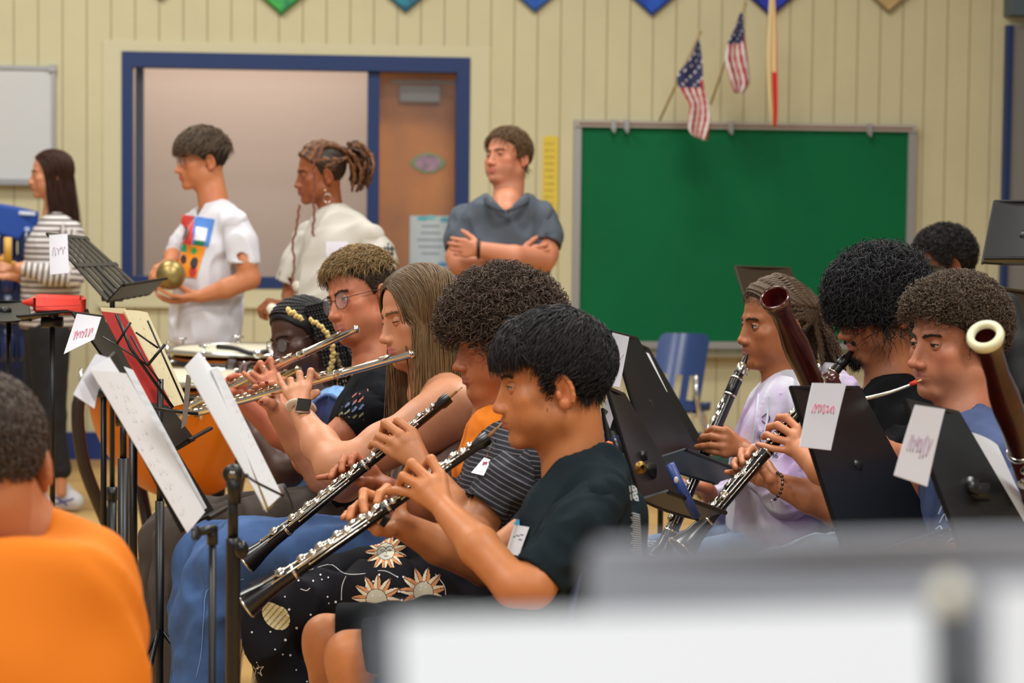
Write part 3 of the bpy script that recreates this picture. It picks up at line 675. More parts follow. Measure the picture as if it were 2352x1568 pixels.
def glasses(H, parent, rx=.021, rz=.019, y=.093, col=M_wire, r=.0009, bridge=.009, z0=.0):
    ps = []
    for q in (-1, 1):
        c = V3(q*.033, y-.004, z0-.002); ring = [c+V3(rx*math.cos(a), -abs(math.cos(a))*.002-(q*rx*math.cos(a))*.12, rz*math.sin(a)) for a in np.linspace(0, 2*PI, 30, endpoint=False)]
        v, f = tube(ring, r, 6, closed=True); ps.append((to_w(H, v), f, col)); v, f = poly(ring, .0008, (0, 1, 0)); ps.append((to_w(H, v), f, M_lens))
        tp = [c+V3(q*rx, -.003, .002), c+V3(q*(rx+.018), -.03, .004), V3(q*.079, .02, .006), V3(q*.081, -.012, .006), V3(q*.080, -.03, -.012)]
        v, f = tube(spline(tp, 16), r*1.15, 6); ps.append((to_w(H, v), f, col))
    br = [V3(-.033+rx, y-.006, z0+.002), V3(0, y+.001, z0+.005), V3(.033-rx, y-.006, z0+.002)]; v, f = tube(spline(br, 8), r, 6); ps.append((to_w(H, v), f, col))
    return mk('glasses', ps, parent)
# ---- limbs, hands and cloth from joints
def J(D, x, y, dd=0.0): return P(x, y, D+dd)
def pc(s, D, pts, k=.015, op=1):
    """chain of joints (x, y, depth offset, radius in photo px)"""
    w = [P(x, y, D+d) for x, y, d, r in pts]; rr = [r*(D+d)/FPX for x, y, d, r in pts]
    if len(w) == 1: s.el(w[0], (rr[0],)*3, k=k, op=op)
    else: s.chain(w, rr, k, op)
    return s
def arm(D, pts, k=.012, s=None):
    s = s or Sdf(); pc(s, D, pts, k); return s
def hand(s, D, wrist, fingers, thumb, rad=8.2, k=.007, palm=10.5):
    """wrist (x,y,dd); fingers = list of [(x,y,dd) MCP, PIP, DIP, TIP]; thumb = [(..) root, MCP, TIP]; radius in mm"""
    w = P(wrist[0], wrist[1], D+wrist[2]); m = rad*.001; pm = palm*.001
    mcp = [P(f[0][0], f[0][1], D+f[0][2]) for f in fingers]
    for q in mcp: s.rc(w+(q-w)*.10, q, pm*1.15, m*1.12, .011)
    for a, b in zip(mcp[:-1], mcp[1:]):
        if np.linalg.norm(a-b) < .04: s.rc(a+(w-a)*.15, b+(w-b)*.15, m*1.05, m*1.05, .008)
    for i, f in enumerate(fingers):
        g = [P(x, y, D+d) for x, y, d in f]; sc = (1, 1.02, .97, .84)[i] if len(fingers) == 4 else 1; n = len(g); rr = list(np.linspace(m*sc*1.05, m*sc*.78, n)); s.chain(g, rr, .0035)
    if thumb:
        g = [P(x, y, D+d) for x, y, d in thumb]; rr = list(np.linspace(m*1.5, m*.98, len(g))); s.rc(w+(g[0]-w)*.2, g[0], m*1.5, m*1.5, .012); s.chain(g, rr, .005)
    return s
def auto_hand(s, W, d, nv, side=1, curl=(.4, .6, .4), sc=1.0, thumb=(.6, .5), spread=.03, k=.006):
    """a hand from the wrist W, finger direction d, palm facing nv"""
    d = nrm(d); nv = np.asarray(nv, float); nv = nrm(nv-(nv@d)*d); l = np.cross(nv, d)*side; W = np.asarray(W, float)
    Ls = ((.042, .024, .020), (.046, .028, .021), (.043, .026, .021), (.033, .019, .019)); off = (.030, .010, -.010, -.029); fw = (.082, .086, .081, .072)
    mc = []
    for i in range(4):
        q = W+(d*fw[i]+l*off[i])*sc; mc.append(q); s.rc(W+l*off[i]*.35*sc, q, .0125*sc, .0095*sc, .011)
        dd = nrm(d+l*spread*(1.5-i)); a = 0; p = q; pts = [q]
        cu = curl[i] if np.ndim(curl[0]) else curl
        for j in range(3):
            a += cu[j]; p = p+(dd*math.cos(a)+nv*math.sin(a))*Ls[i][j]*sc; pts.append(p)
        s.chain(pts, [.0090*sc, .0086*sc, .0078*sc, .0066*sc] if i < 3 else [.0078*sc, .0072*sc, .0066*sc, .0058*sc], .003)
    for a, b in zip(mc[:-1], mc[1:]): s.rc(a-d*.012, b-d*.012, .0095*sc, .0095*sc, .008)
    t0 = W+(d*.022+l*.024+nv*.008)*sc; td = nrm(l*thumb[0]+d*.75+nv*thumb[1]); t1 = t0+td*.036*sc; t2 = t1+nrm(td+d*.3)*.030*sc; t3 = t2+nrm(td+d*.5)*.024*sc
    s.rc(W+d*.01, t0, .014*sc, .015*sc, .012); s.chain([t0, t1, t2, t3], [.0145*sc, .0108*sc, .0098*sc, .0078*sc], .006); return s
def skinp(s, skin, h=.003, far=False, hook=None):
    V, F = s.mesh(h); c = np.tile(lin(tone(skin)), (len(V), 1))
    if hook is not None: c = hook(V, c)
    return (V, F, M_skinf if far else M_skin, c)
def nails(pts, D, col, r=.0048):
    out = []
    for (x, y, dd) in pts: v, f = ell(P(x, y, D+dd), (r, r*.6, r), nu=10, nv=6); out.append((v, f, M_eye, np.tile(lin(col), (len(v), 1))))
    return out
def cloth(s, m, h=.006, wr=None, cut=(), sv=None, colf=None, sm=0):
    if wr: s.disp = Wr(*wr)
    s.cut = list(s.cut)+list(cut); V, F = s.mesh(h)
    if sm: V = smoothn(V, F, sm)
    svv = None if sv is None else sv(V)
    return (V, F, m, None if colf is None else colf(V), svv)
def along(a, b):
    a = np.asarray(a, float); b = np.asarray(b, float); d = nrm(b-a); return lambda V: (V-a)@d
def fy(D, up=.09): return proj((0, CAMP[1]+D, up))[1]
def sleeve(D, pts, endn=None, k=.012, m=None, h=.005, wr=(.003, .05, 1), inner=.72, sv=None, s0=None):
    """short sleeve: chain of (x,y,dd,r px); open at its last point"""
    s = s0 or Sdf(); pc(s, D, pts, k); a = P(pts[-2][0], pts[-2][1], D+pts[-2][2]); b = P(pts[-1][0], pts[-1][1], D+pts[-1][2]); n = nrm(b-a) if endn is None else nrm(endn)
    r = pts[-1][3]*(D+pts[-1][2])/FPX; s.rc(b-n*.016, b+n*.08, r*inner, r*inner, .004, -1)
    return cloth(s, m, h, wr, [plane(b, n)], sv or along(a, b))
def scribble(Pf, n, amp, w, m, seed=1, r=.0011):
    """handwriting-like stroke; Pf(u,v)->point"""
    g = np.random.default_rng(seed); out = []
    for k in range(n):
        u = np.linspace(k/n, (k+.85)/n, 14); ph = g.uniform(0, 6); v = .5+amp*np.sin(ph+np.linspace(0, g.uniform(6, 11), 14))*g.uniform(.6, 1)+g.normal(0, .02, 14); u = u+.03*np.cos(ph+np.linspace(0, 9, 14))
        out.append(tube([Pf(a, b) for a, b in zip(u, v)], r, 4))
    return (*join(*out), m)
# ================================================================ THE WIND PLAYERS ON THE LEFT
def body_root(label, x, y, D, group=None): return thing('person', label, 'person', P(x, y, D)*V3(1, 1, 0), group)
def torso(D, pts, lats, k=.05, s=None):
    s = s or Sdf()
    for dz, f in lats: pc(s, D, [(x, y, d+dz, r*f) for x, y, d, r in pts], k)
    return s
DARK = (34, 42, 50)
# ---------------- A : nearest oboist, dark tee
D = 4.0; SKA = (214, 150, 102)
A = body_root('person in a plain dark navy tee playing the oboe nearest the camera', 1250, 1500, D)
HA = head_frame(1134, 940, D, 86, 6, 0, 1.05, .66); nb = P(1322, 1105, D+.01)
hp, br = head_mesh(HA, SKA, (170, 96, 80), nb=nb, nr=.055, lid=.35, gaze=(0, -.25), brow=(30, 24, 22), lipf=.95, cheek=1.15, chin=.9, beard=((110, 78, 60), .16))
bs = list(hp)
la = arm(D, [(1370, 1150, -.16, 56), (1225, 1345, -.25, 50), (1180, 1345, -.25, 47), (1100, 1255, -.20, 47), (1030, 1180, -.12, 32)])
hand(la, D, (1024, 1172, -.11), [[(1012, 1092, -.07), (990, 1055, -.05), (975, 1072, -.02), (972, 1088, -.005)], [(981, 1098, -.075), (946, 1064, -.06), (936, 1084, -.03), (944, 1100, -.01)], [(962, 1113, -.08), (926, 1094, -.065), (918, 1112, -.04), (930, 1122, -.015)], [(952, 1134, -.075), (922, 1128, -.06), (905, 1126, -.045), (893, 1128, -.03)]],
     [(1004, 1142, -.05), (990, 1120, -.01), (984, 1100, .02)], rad=9.6, palm=13)
bs.append(skinp(la, SKA, .0028))
ra = arm(D, [(1300, 1160, .17, 50), (1120, 1300, .12, 48), (1010, 1252, .07, 44), (922, 1206, .03, 31)])
hand(ra, D, (918, 1202, .03), [[(918, 1150, .045), (889, 1121, .03), (872, 1134, .005), (866, 1154, -.01)], [(892, 1152, .05), (836, 1131, .03), (833, 1152, .005), (838, 1176, -.012)], [(880, 1168, .05), (826, 1158, .035), (808, 1171, .01), (803, 1190, -.005)], [(872, 1186, .05), (820, 1182, .04), (798, 1180, .025), (789, 1188, .01)]],
     [(893, 1216, .0), (868, 1216, -.015), (852, 1207, -.012)], rad=9.6, palm=13)
bs.append(skinp(ra, SKA, .0028))
for (kx, ky, kd, ax, ay) in ((748, 1462, .10, 742, 1900), (800, 1500, -.10, 800, 1930)):
    bs.append(skinp(arm(D, [(1100, 1470, kd*.8, 46), (850, ky-2, kd, 48), (kx, ky, kd, 48), (kx, ky+30, kd, 46), (kx+18, ky+160, kd, 50), (ax, fy(D+kd), kd, 34)], .02), SKA, .006))
mk('body', bs, A)
hz = lambda y: hz_std(y, .066, .052, -.028, -.092)
def fwd(side=1.6, cx=-.055, fz=.25):
    return lambda p, t: np.stack([p[:, 0]*9*side, (p[:, 1]-cx)*9+.35, -.25-(.125-p[:, 2])*9*fz*2], 1)
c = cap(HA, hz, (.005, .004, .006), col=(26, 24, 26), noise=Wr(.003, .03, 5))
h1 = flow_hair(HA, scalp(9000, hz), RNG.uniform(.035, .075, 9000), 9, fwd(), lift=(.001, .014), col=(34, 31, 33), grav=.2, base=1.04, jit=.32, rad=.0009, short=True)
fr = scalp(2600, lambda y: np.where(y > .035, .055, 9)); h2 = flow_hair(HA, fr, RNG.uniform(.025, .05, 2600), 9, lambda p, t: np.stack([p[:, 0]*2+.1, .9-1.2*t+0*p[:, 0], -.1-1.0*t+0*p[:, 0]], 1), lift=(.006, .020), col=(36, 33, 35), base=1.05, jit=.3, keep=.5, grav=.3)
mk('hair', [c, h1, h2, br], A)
M_teeA = mat('navy tee', (27, 37, 43), .9, spec=.12, bump=(900, .25))
s = torso(D, [(1335, 1120, 0, 66), (1325, 1200, 0, 112), (1310, 1300, 0, 122), (1290, 1400, 0, 124), (1270, 1470, 0, 122)], ((-.085, .95), (0, 1), (.085, .95)))
pc(s, D, [(1350, 1090, 0, 50), (1385, 1140, -.165, 58)], .05); pc(s, D, [(1340, 1095, 0, 50), (1345, 1140, .165, 58)], .05); pc(s, D, [(1372, 1060, 0, 40), (1420, 1190, 0, 46), (1430, 1300, 0, 50)], .05)
nk = Sdf(); s.rc(nb+V3(0, 0, -.035), nb+V3(-.012, 0, .12), .066, .070, .006, -1)
ts = cloth(s, M_teeA, .0055, (.011, .17, 2))
sl = sleeve(D, [(1385, 1142, -.155, 60), (1330, 1215, -.20, 72), (1238, 1325, -.235, 68)], k=.02, m=M_teeA, wr=(.005, .07, 4), inner=.84)
sr = sleeve(D, [(1340, 1150, .16, 56), (1250, 1210, .16, 62), (1190, 1262, .15, 60)], k=.02, m=M_teeA)
tee = mk('tee_shirt', [ts, sl, sr], A)
M_short = mat('black shorts', (22, 24, 27), .9, spec=.15)
s = Sdf(); pc(s, D, [(1250, 1460, -.08, 110), (1000, 1472, -.11, 82), (842, 1484, -.11, 64)], .03); s.cut = [plane(P(835, 1470, D-.1), P(700, 1490, D-.1)-P(900, 1465, D-.1))]
p1 = cloth(s, M_short, .007, (.004, .08, 8)); s = Sdf(); pc(s, D, [(1250, 1460, .08, 110), (1000, 1452, .10, 78), (780, 1446, .10, 60)], .03); s.cut = [plane(P(774, 1446, D+.1), (-1, 0, -.05))]
mk('shorts', [p1, cloth(s, M_short, .007, (.004, .08, 9))], A)
bt = bvh(*ts[:2])
def tagfn(ink=(120, 124, 140)):
    def f(u, v):
        if .25 < v < .5 and .2 < u < .8 and int(u*40+v*17) % 3 == 0: return ink
        return (214, 216, 224)
    return f
lan = [decal(bvh(*sl[:2]) if False else bt, ((1186, 1205), (1220, 1212), (1196, 1278), (1166, 1270)), 12, 18, tagfn(), M_print, .004), decal(bt, ((1180, 1193), (1198, 1193), (1198, 1208), (1180, 1206)), 4, 4, lambda u, v: (70, 170, 220), M_print, .004),
       decal(bt, ((1160, 1218), (1168, 1218), (1158, 1260), (1150, 1255)), 3, 10, lambda u, v: (190, 190, 180) if int(v*10) % 2 else None, M_print, .003)]
mk('name_tag', [x for x in lan if x], A, smooth=False)
bk = [decal(bt, ((1442, 1112), (1460, 1118), (1466, 1152), (1446, 1148)), 6, 10, lambda u, v: (170, 174, 178) if (int(u*6)+int(v*10)*2) % 5 else None, M_print, .002),
      decal(bt, ((1446, 1176), (1468, 1182), (1474, 1290), (1446, 1290)), 10, 44, lambda u, v: (165, 170, 176) if int(v*44) % 2 == 0 and (u > .1+.1*math.sin(v*40)) else None, M_print, .002)]
if any(b is not None for b in bk): [mk(n_, [x], A, smooth=False) for n_, x in zip(('back_lettering', 'back_print'), bk) if x]
# ---------------- B : curly oboist, striped shirt
D = 4.6; SKB = (196, 132, 98)
B = body_root('person with a big mop of dark curls and striped shirt playing the oboe', 1130, 1500, D)
HB = head_frame(1042, 846, D, 70, 8, 3, 1.02, .75); nb = P(1140, 985, D+.04)
hp, br = head_mesh(HB, SKB, (160, 96, 84), nb=nb, nr=.054, lid=.25, gaze=(0, -.35), brow=(40, 28, 22), cheek=1.1, lipf=.95)
bs = list(hp)
la = arm(D, [(1185, 1060, -.16, 48), (1100, 1205, -.20, 42), (1085, 1215, -.20, 40), (1045, 1160, -.15, 38), (992, 1088, -.08, 27)])
hand(la, D, (985, 1082, -.08), [[(948, 992, -.05), (914, 966, -.03), (902, 982, -.005), (902, 992, .005)], [(920, 998, -.06), (884, 971, -.04), (880, 988, -.02), (886, 1000, 0)], [(903, 1014, -.06), (871, 1002, -.045), (862, 1012, -.025), (866, 1020, -.005)], [(892, 1034, -.055), (866, 1020, -.045), (856, 1018, -.03), (850, 1026, -.015)]],
     [(965, 1055, -.04), (948, 1035, 0), (942, 1012, .02)], rad=9.4, palm=13)
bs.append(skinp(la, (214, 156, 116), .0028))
ra = arm(D, [(1140, 1080, .17, 45), (1060, 1215, .12, 42), (960, 1165, .08, 38), (888, 1122, .05, 28)])
hand(ra, D, (885, 1120, .05), [[(852, 1072, .05), (815, 1046, .04), (808, 1054, .01), (806, 1066, 0)], [(838, 1080, .055), (792, 1052, .045), (786, 1064, .015), (785, 1080, 0)], [(826, 1090, .055), (778, 1074, .045), (766, 1084, .015), (760, 1095, 0)], [(818, 1102, .05), (776, 1094, .045), (752, 1094, .03), (730, 1097, .02)]],
     [(850, 1110, .01), (830, 1106, -.01), (816, 1099, -.012)], rad=9.2, palm=12.5)
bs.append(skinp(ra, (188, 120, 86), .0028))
mk('body', bs, B)
hz = lambda y: hz_std(y, .040, .012, -.030, -.075)
nz = Wr(.010, .035, 11)
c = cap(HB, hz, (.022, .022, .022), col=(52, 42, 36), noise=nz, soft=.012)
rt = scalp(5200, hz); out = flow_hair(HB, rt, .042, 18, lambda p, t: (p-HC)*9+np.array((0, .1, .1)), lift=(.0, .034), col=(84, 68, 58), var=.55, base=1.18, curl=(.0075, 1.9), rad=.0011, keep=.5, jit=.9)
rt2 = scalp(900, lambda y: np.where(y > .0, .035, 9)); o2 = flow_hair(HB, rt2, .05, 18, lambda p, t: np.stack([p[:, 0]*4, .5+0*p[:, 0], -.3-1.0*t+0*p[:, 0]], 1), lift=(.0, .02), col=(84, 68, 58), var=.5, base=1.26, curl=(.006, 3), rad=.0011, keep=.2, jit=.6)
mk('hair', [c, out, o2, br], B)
M_und = mat('orange tee', (228, 122, 6), .85); s = torso(D, [(1140, 1000, 0, 62), (1135, 1080, 0, 84)], ((-.05, 1), (0, 1), (.05, 1))); s.rc(nb+V3(0, 0, -.02), nb+V3(-.02, 0, .12), .058, .062, .006, -1)
mk('undershirt', [cloth(s, M_und, .006, (.003, .06, 3))], B)
M_strB = mat('striped shirt', (34, 34, 42), .9, stripes=(.0095, (104, 102, 110), .26))
s = torso(D, [(1168, 1030, 0, 70), (1160, 1100, 0, 98), (1150, 1200, 0, 112), (1130, 1300, 0, 112)], ((-.09, .95), (0, 1), (.09, .95)))
pc(s, D, [(1180, 1015, 0, 48), (1195, 1055, -.165, 52)], .04); pc(s, D, [(1170, 1010, 0, 48), (1165, 1060, .165, 52)], .04)
s.rc(P(1120, 960, D), P(1085, 1080, D), .060, .030, .01, -1)
Vb = cloth(s, M_strB, .0055, (.006, .09, 12), sv=lambda V: V[:, 2]+.15*V[:, 0])
slb = sleeve(D, [(1195, 1062, -.16, 54), (1160, 1110, -.185, 60), (1112, 1168, -.205, 56)], k=.02, m=M_strB, wr=(.005, .06, 14), inner=.82, sv=lambda V: V[:, 2]*.8+.45*V[:, 0]); slr = sleeve(D, [(1165, 1070, .16, 48), (1120, 1100, .16, 50), (1070, 1128, .15, 46)], k=.02, m=M_strB, sv=lambda V: V[:, 2]+.3*V[:, 0])
mk('striped_shirt', [Vb, slb, slr], B)
M_nt = mat('name tag card', (222, 220, 230), .8)
q = [P(1112, 1050, D-.19), P(1128, 1056, D-.2), P(1111, 1092, D-.235), P(1082, 1085, D-.23)]
mk('name_tag', [(*poly(q, .001, (0, -1, 0)), M_nt), scribble(lambda u, v: P(1112+10*u-6*v, 1056+16*v, D-.236), 3, .3, 1, mat('pink marker', (214, 96, 120), .8), 4, .0006), (*tube(spline([P(1118, 1050, D-.2), P(1128, 1022, D-.2), P(1140, 1000, D-.12)], 8), .0012, 5), M_silver)], B, smooth=False)
M_pants = mat('black printed cloth', (19, 18, 24), .85, spec=.2)
s = Sdf(); pc(s, D, [(1130, 1345, -.09, 92), (900, 1360, -.11, 78), (680, 1385, -.12, 68), (622, 1400, -.12, 62), (625, 1470, -.12, 64), (660, 1640, -.12, 60), (680, fy(D-.1), -.1, 50)], .04); pc(s, D, [(1130, 1320, .10, 90), (900, 1306, .11, 62), (720, 1345, .10, 56), (700, 1400, .10, 52), (720, 1650, .1, 46), (720, fy(D+.1), .1, 46)], .03)
pp = cloth(s, M_pants, .006, (.011, .14, 21)); pt = mk('trousers', [pp], B); ptb = bvh(*pp[:2])
CR, OR, GRN = (222, 206, 176), (206, 140, 92), (176, 176, 160)
def sun(cu, cv, r, n=11, face=True, rot=0, sx=1.0, lo=-9, hi=9):
    def f(u, v):
        x, y = (u-cu)*sx, v-cv; d = math.hypot(x, y); a = math.atan2(y, x)+rot; k = (a/(2*PI)*n) % 1; ray = r*(1.0+.85*(1-abs(2*k-1)))
        if d < r*.72:
            if not face: return (196, 190, 170)
            ex = .30*r
            for sx_ in (-1, 1):
                ed = math.hypot(x-sx_*ex, (y+.12*r)*1.7)
                if ed < .07*r: return (30, 28, 34)
                if .13*r < ed < .19*r: return (60, 52, 50)
                if abs(math.hypot(x-sx_*ex, y+.10*r)-.34*r) < .035*r and y < -.2*r: return (50, 44, 44)
            if abs(x-.05*r) < .03*r and -.05*r < y < .22*r: return (70, 60, 56)
            if abs(y-.42*r+.5*abs(x)*.3) < .04*r and abs(x) < .22*r: return (140, 70, 60)
            return (214, 210, 190) if (x*.7-y) > -.2*r else (190, 196, 186)
        if d < ray:
            if d < r*.78: return (110, 70, 50)
            if abs(2*k-1) < .10: return (110, 66, 44)
            return OR if k > .5 else CR
        return None
    return f
def two(*fs):
    def f(u, v):
        for g in fs:
            c = g(u, v)
            if c: return c
    return f
dc = [decal(ptb, ((836, 1232), (942, 1228), (942, 1304), (836, 1304)), 84, 62, sun(.48, .50, .35, 13, sx=1.38), M_print, .0012),
      decal(ptb, ((790, 1308), (940, 1308), (940, 1395), (790, 1395)), 96, 60, sun(.50, .78, .36, 12, False, .2, sx=1.7), M_print, .0012),
      decal(ptb, ((900, 1296), (1020, 1296), (1020, 1392), (900, 1392)), 80, 60, sun(.60, .66, .33, 11, False, .5, sx=1.25), M_print, .0012),
      decal(ptb, ((596, 1376), (672, 1380), (672, 1452), (596, 1448)), 50, 48, lambda u, v: ((206, 196, 150) if int((u+v*.8)*16) % 3 else (150, 140, 108)) if ((u-.5-.25*(v-.5))**2/.16+(v-.5)**2/.2) < 1 and v-.35*u > -.05 else None, M_print, .0012)]
rr = np.random.default_rng(5)
for i in range(90):
    x, y = rr.uniform(560, 1000), rr.uniform(1320, 1568); r = rr.uniform(1.6, 2.8)
    d_ = decal(ptb, ((x-r, y-r), (x+r, y-r), (x+r, y+r), (x-r, y+r)), 5, 5, lambda u, v: (216, 216, 222) if (u-.5)**2+(v-.5)**2 < .22 else None, M_print, .0015)
    if d_: dc.append(d_)
def curve_on(tree, pts, r, m):
    out = []
    for x, y in pts:
        d = nrm(P(x, y, 1)-CAMP); h = tree.ray_cast(Vector(CAMP+d*.5), Vector(d), 20)
        if h[0] is not None: out.append(np.array(h[0])-d*r*.3)
    return (*tube(spline(out, len(out)*3), r, 5), m) if len(out) > 2 else None
M_wl = mat('white print line', (206, 206, 210), .8)
for pl in (((700, 1312), (720, 1306), (760, 1296), (790, 1316), (830, 1318), (880, 1310), (915, 1326)), ((795, 1322), (786, 1345), (784, 1378)), ((1000, 1318), (1020, 1344), (1024, 1366)), ((858, 1378), (868, 1392), (884, 1402)), ((690, 1352), (704, 1356), (712, 1350)), ((590, 1520), (596, 1532), (606, 1530), (598, 1540), (602, 1552), (594, 1544), (586, 1548), (588, 1538), (582, 1530), (590, 1520))):
    t_ = curve_on(ptb, pl, .0010, M_wl)
    if t_: dc.append(t_)
mk('sun_print', [x for x in dc if x], pt, smooth=False)
# ---------------- C : flautist with long straight hair
D = 5.05; SKC = (222, 170, 142)
C = body_root('person with long straight brown hair and tank top playing the flute', 960, 1500, D)
HC_ = head_frame(873, 783, D, 64, 10, 6, 1.02, .74); nb = P(985, 905, D+.03)
hp, br = head_mesh(HC_, SKC, (196, 112, 106), nb=nb, nr=.046, lid=-.45, gaze=(0, -.5), brow=(120, 92, 66), cheek=1.12, jaw=.92, lipf=.95, nosew=.95)
bs = list(hp)
la = Sdf(); pc(la, D, [(1048, 948, -.10, 66), (985, 975, -.12, 62), (880, 1025, -.16, 50), (805, 1068, -.18, 44), (772, 1070, -.18, 43), (735, 1020, -.12, 38), (693, 952, -.04, 25)], .03); pc(la, D, [(1010, 900, 0, 55), (1040, 935, -.08, 60)], .05); pc(la, D, [(1022, 960, 0, 70), (1015, 1060, 0, 72)], .05)
hand(la, D, (688, 940, -.02), [[(708, 882, .02), (714, 852, .03), (722, 861, .045), (731, 867, .05)], [(691, 884, .015), (688, 858, .03), (690, 868, .05), (693, 880, .055)], [(673, 889, .015), (668, 873, .03), (670, 884, .05), (674, 892, .055)], [(657, 896, .02), (648, 882, .03), (642, 869, .04), (639, 860, .045)]],
     [(706, 912, .03), (718, 906, .05), (729, 901, .06)], rad=8.6, palm=12)
bs.append(skinp(la, SKC, .003))
ra = arm(D, [(980, 980, .20, 45), (790, 1110, .22, 42), (745, 1092, .22, 42), (690, 1020, .20, 36), (640, 950, .17, 25)])
hand(ra, D, (636, 944, .17), [[(632, 905, .19), (636, 886, .18), (626, 880, .16), (616, 880, .15)], [(620, 905, .19), (618, 888, .18), (606, 884, .16), (598, 882, .15)], [(606, 908, .19), (600, 894, .19), (590, 890, .17), (584, 888, .16)], [(600, 918, .19), (590, 908, .19), (580, 902, .18), (574, 898, .17)]],
     [(624, 928, .14), (610, 920, .13), (600, 924, .13)], rad=8.4, palm=12)
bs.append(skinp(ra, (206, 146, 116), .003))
bs += nails([(596, 880, .147), (612, 878, .137), (600, 922, .119)], D, (140, 40, 44))
mk('body', bs, C)
hz = lambda y: hz_std(y, .082, .045, -.02, -.08)
def part_roots(N, pw=.006):
    p = scalp(N, hz); return p
c = cap(HC_, hz, (.003, .003, .003), col=(96, 74, 52))
shc = HC_
shw = P(1045, 940, D-.10); shl = ((shw-HC_['o'])@HC_['R'])/HC_['s']
def pushC(p):
    m = (p[:, 2] < .03) & (p[:, 1] < .06); ax_ = np.where(m, np.maximum(np.abs(p[:, 0]), .0775+.02*np.abs(np.sin(p[:, 1]*300))*0), np.abs(p[:, 0])); p = np.stack([np.where(p[:, 0] < 0, -1, 1)*ax_, p[:, 1], p[:, 2]], 1)
    for cc, r in ((shl, .070), (shl+V3(.10, .0, .005), .068)):
        d = p-cc; n = np.linalg.norm(d, axis=1)[:, None]; p = np.where(n < r, cc+d/n*r, p)
    return p
def flowC(p, t):
    down = np.clip((.10-p[:, 2])/.10, 0, 1); sx = np.sign(p[:, 0]+.004)
    return np.stack([sx*(1-down)*1.1+sx*.02, -.12*(1-down)+.16+.10*(p[:, 2] < -.03), -.15-1.4*down], 1)
rt = scalp(9000, hz); rt = rt[(rt[:, 2] > .0)|(rt[:, 1] < -.02)]; Ls = RNG.uniform(.34, .50, len(rt))
h1 = flow_hair(HC_, rt, Ls, 24, flowC, lift=(.0, .010), col=(104, 82, 58), tip=(150, 116, 74), var=.32, base=1.03, keep=.5, push=pushC, jit=.05, rad=.0013, curl=(.003, 1.2))
mk('hair', [c, h1, br], C)
M_tank = mat('taupe tank top', (118, 98, 90), .85, bump=(700, .2))
s = torso(D, [(1030, 1000, 0, 84), (1015, 1090, 0, 96), (990, 1190, 0, 102), (960, 1290, 0, 104)], ((-.06, 1), (0, 1), (.06, 1)), .04); pc(s, D, [(1030, 900, -.015, 34), (1062, 930, -.02, 50), (1075, 1000, -.02, 38)], .03); s.rc(P(1035, 945, D-.10), P(930, 1000, D-.16), .074, .074, .006, -1)
s.cut = [lambda X: (X-P(1040, 862, D))@nrm(V3(-.15, 0, 1))]
mk('tank_top', [cloth(s, M_tank, .0055, (.005, .08, 31))], C)
# watch
wa = P(690, 938, D-.045); ax = nrm(P(693, 952, D-.04)-P(706, 885, D+.02)); x_, y_, z_ = frame(ax, (0, -1, 0))
ring = [wa+V3(0, .012, 0)+.0265*(math.cos(t)*x_*1.0+math.sin(t)*y_*.86) for t in np.linspace(0, 2*PI, 30, endpoint=False)]
vb, fb = tube(ring, .010, 6, closed=True, flat=.25); fc = nrm(V3(.05, -.75, .65)); R3 = np.stack([nrm(np.cross(fc, ax)), ax, fc], 1)
wt = mk('wrist_watch', [(vb, fb, mat('cream strap', (222, 210, 190), .6))], C)
mk('watch_case', [(*box(P(697, 932, D-.068), (.036, .042, .010), R3, .003), mat('watch case', (196, 184, 180), .3, .8)), (*box(P(697, 932, D-.068)+fc*.0055, (.031, .036, .002), R3, .0008), mat('watch glass', (22, 26, 32), .06))], wt)
M_jean = mat('blue denim', (60, 90, 140), .85, noise=(26, .22), bump=(900, .3))
s = Sdf(); pc(s, D, [(900, 1290, -.10, 95), (700, 1270, -.11, 80), (560, 1270, -.11, 72), (505, 1300, -.11, 68), (480, 1420, -.11, 72), (470, 1620, -.11, 74), (470, fy(D-.1), -.1, 70)], .04); pc(s, D, [(900, 1270, .10, 90), (640, 1256, .11, 66), (490, 1254, .10, 56), (460, 1290, .10, 54), (448, 1420, .1, 56), (440, fy(D+.1), .1, 60)], .03)
jp = cloth(s, M_jean, .007, (.013, .15, 33)); jo = mk('jeans', [jp], C); jb = bvh(*jp[:2])
M_st = mat('seam thread', (120, 150, 196), .8); sm = [curve_on(jb, [(630, 1310), (700, 1316), (800, 1306), (860, 1290)], .0012, M_st), curve_on(jb, [(560, 1330), (480, 1350), (468, 1420), (462, 1500), (450, 1560)], .0012, M_st)]
if [x for x in sm if x]: mk('seam', [x for x in sm if x], jo)
# ---------------- D : flautist with glasses
D = 5.65; SKD = (216, 148, 118)
Dp = body_root('person with short brown hair, round glasses and black tee playing the flute', 840, 1450, D)
HD = head_frame(757, 730, D, 50, 4, 16, 1.04, .78); nb = P(858, 862, D+.05)
hp, br = head_mesh(HD, SKD, (186, 112, 98), nb=nb, nr=.052, lid=.45, gaze=(0, -.1), brow=(58, 40, 26), lipf=.98)
bs = list(hp)
la = arm(D, [(868, 930, -.14, 48), (735, 1050, -.16, 42), (712, 1052, -.16, 40), (680, 1000, -.06, 36), (640, 900, .06, 24)])
hand(la, D+.10, (638, 895, -.03), [[(630, 854, .0), (621, 826, .01), (611, 838, .03), (608, 850, .04)], [(614, 862, -.005), (598, 834, .005), (589, 846, .025), (590, 858, .035)], [(600, 870, -.005), (582, 858, .005), (575, 868, .025), (584, 880, .035)], [(596, 884, 0), (578, 872, .005), (567, 862, .01), (560, 856, .015)]],
     [(644, 880, .02), (650, 874, .035), (656, 872, .045)], rad=8.6, palm=12)
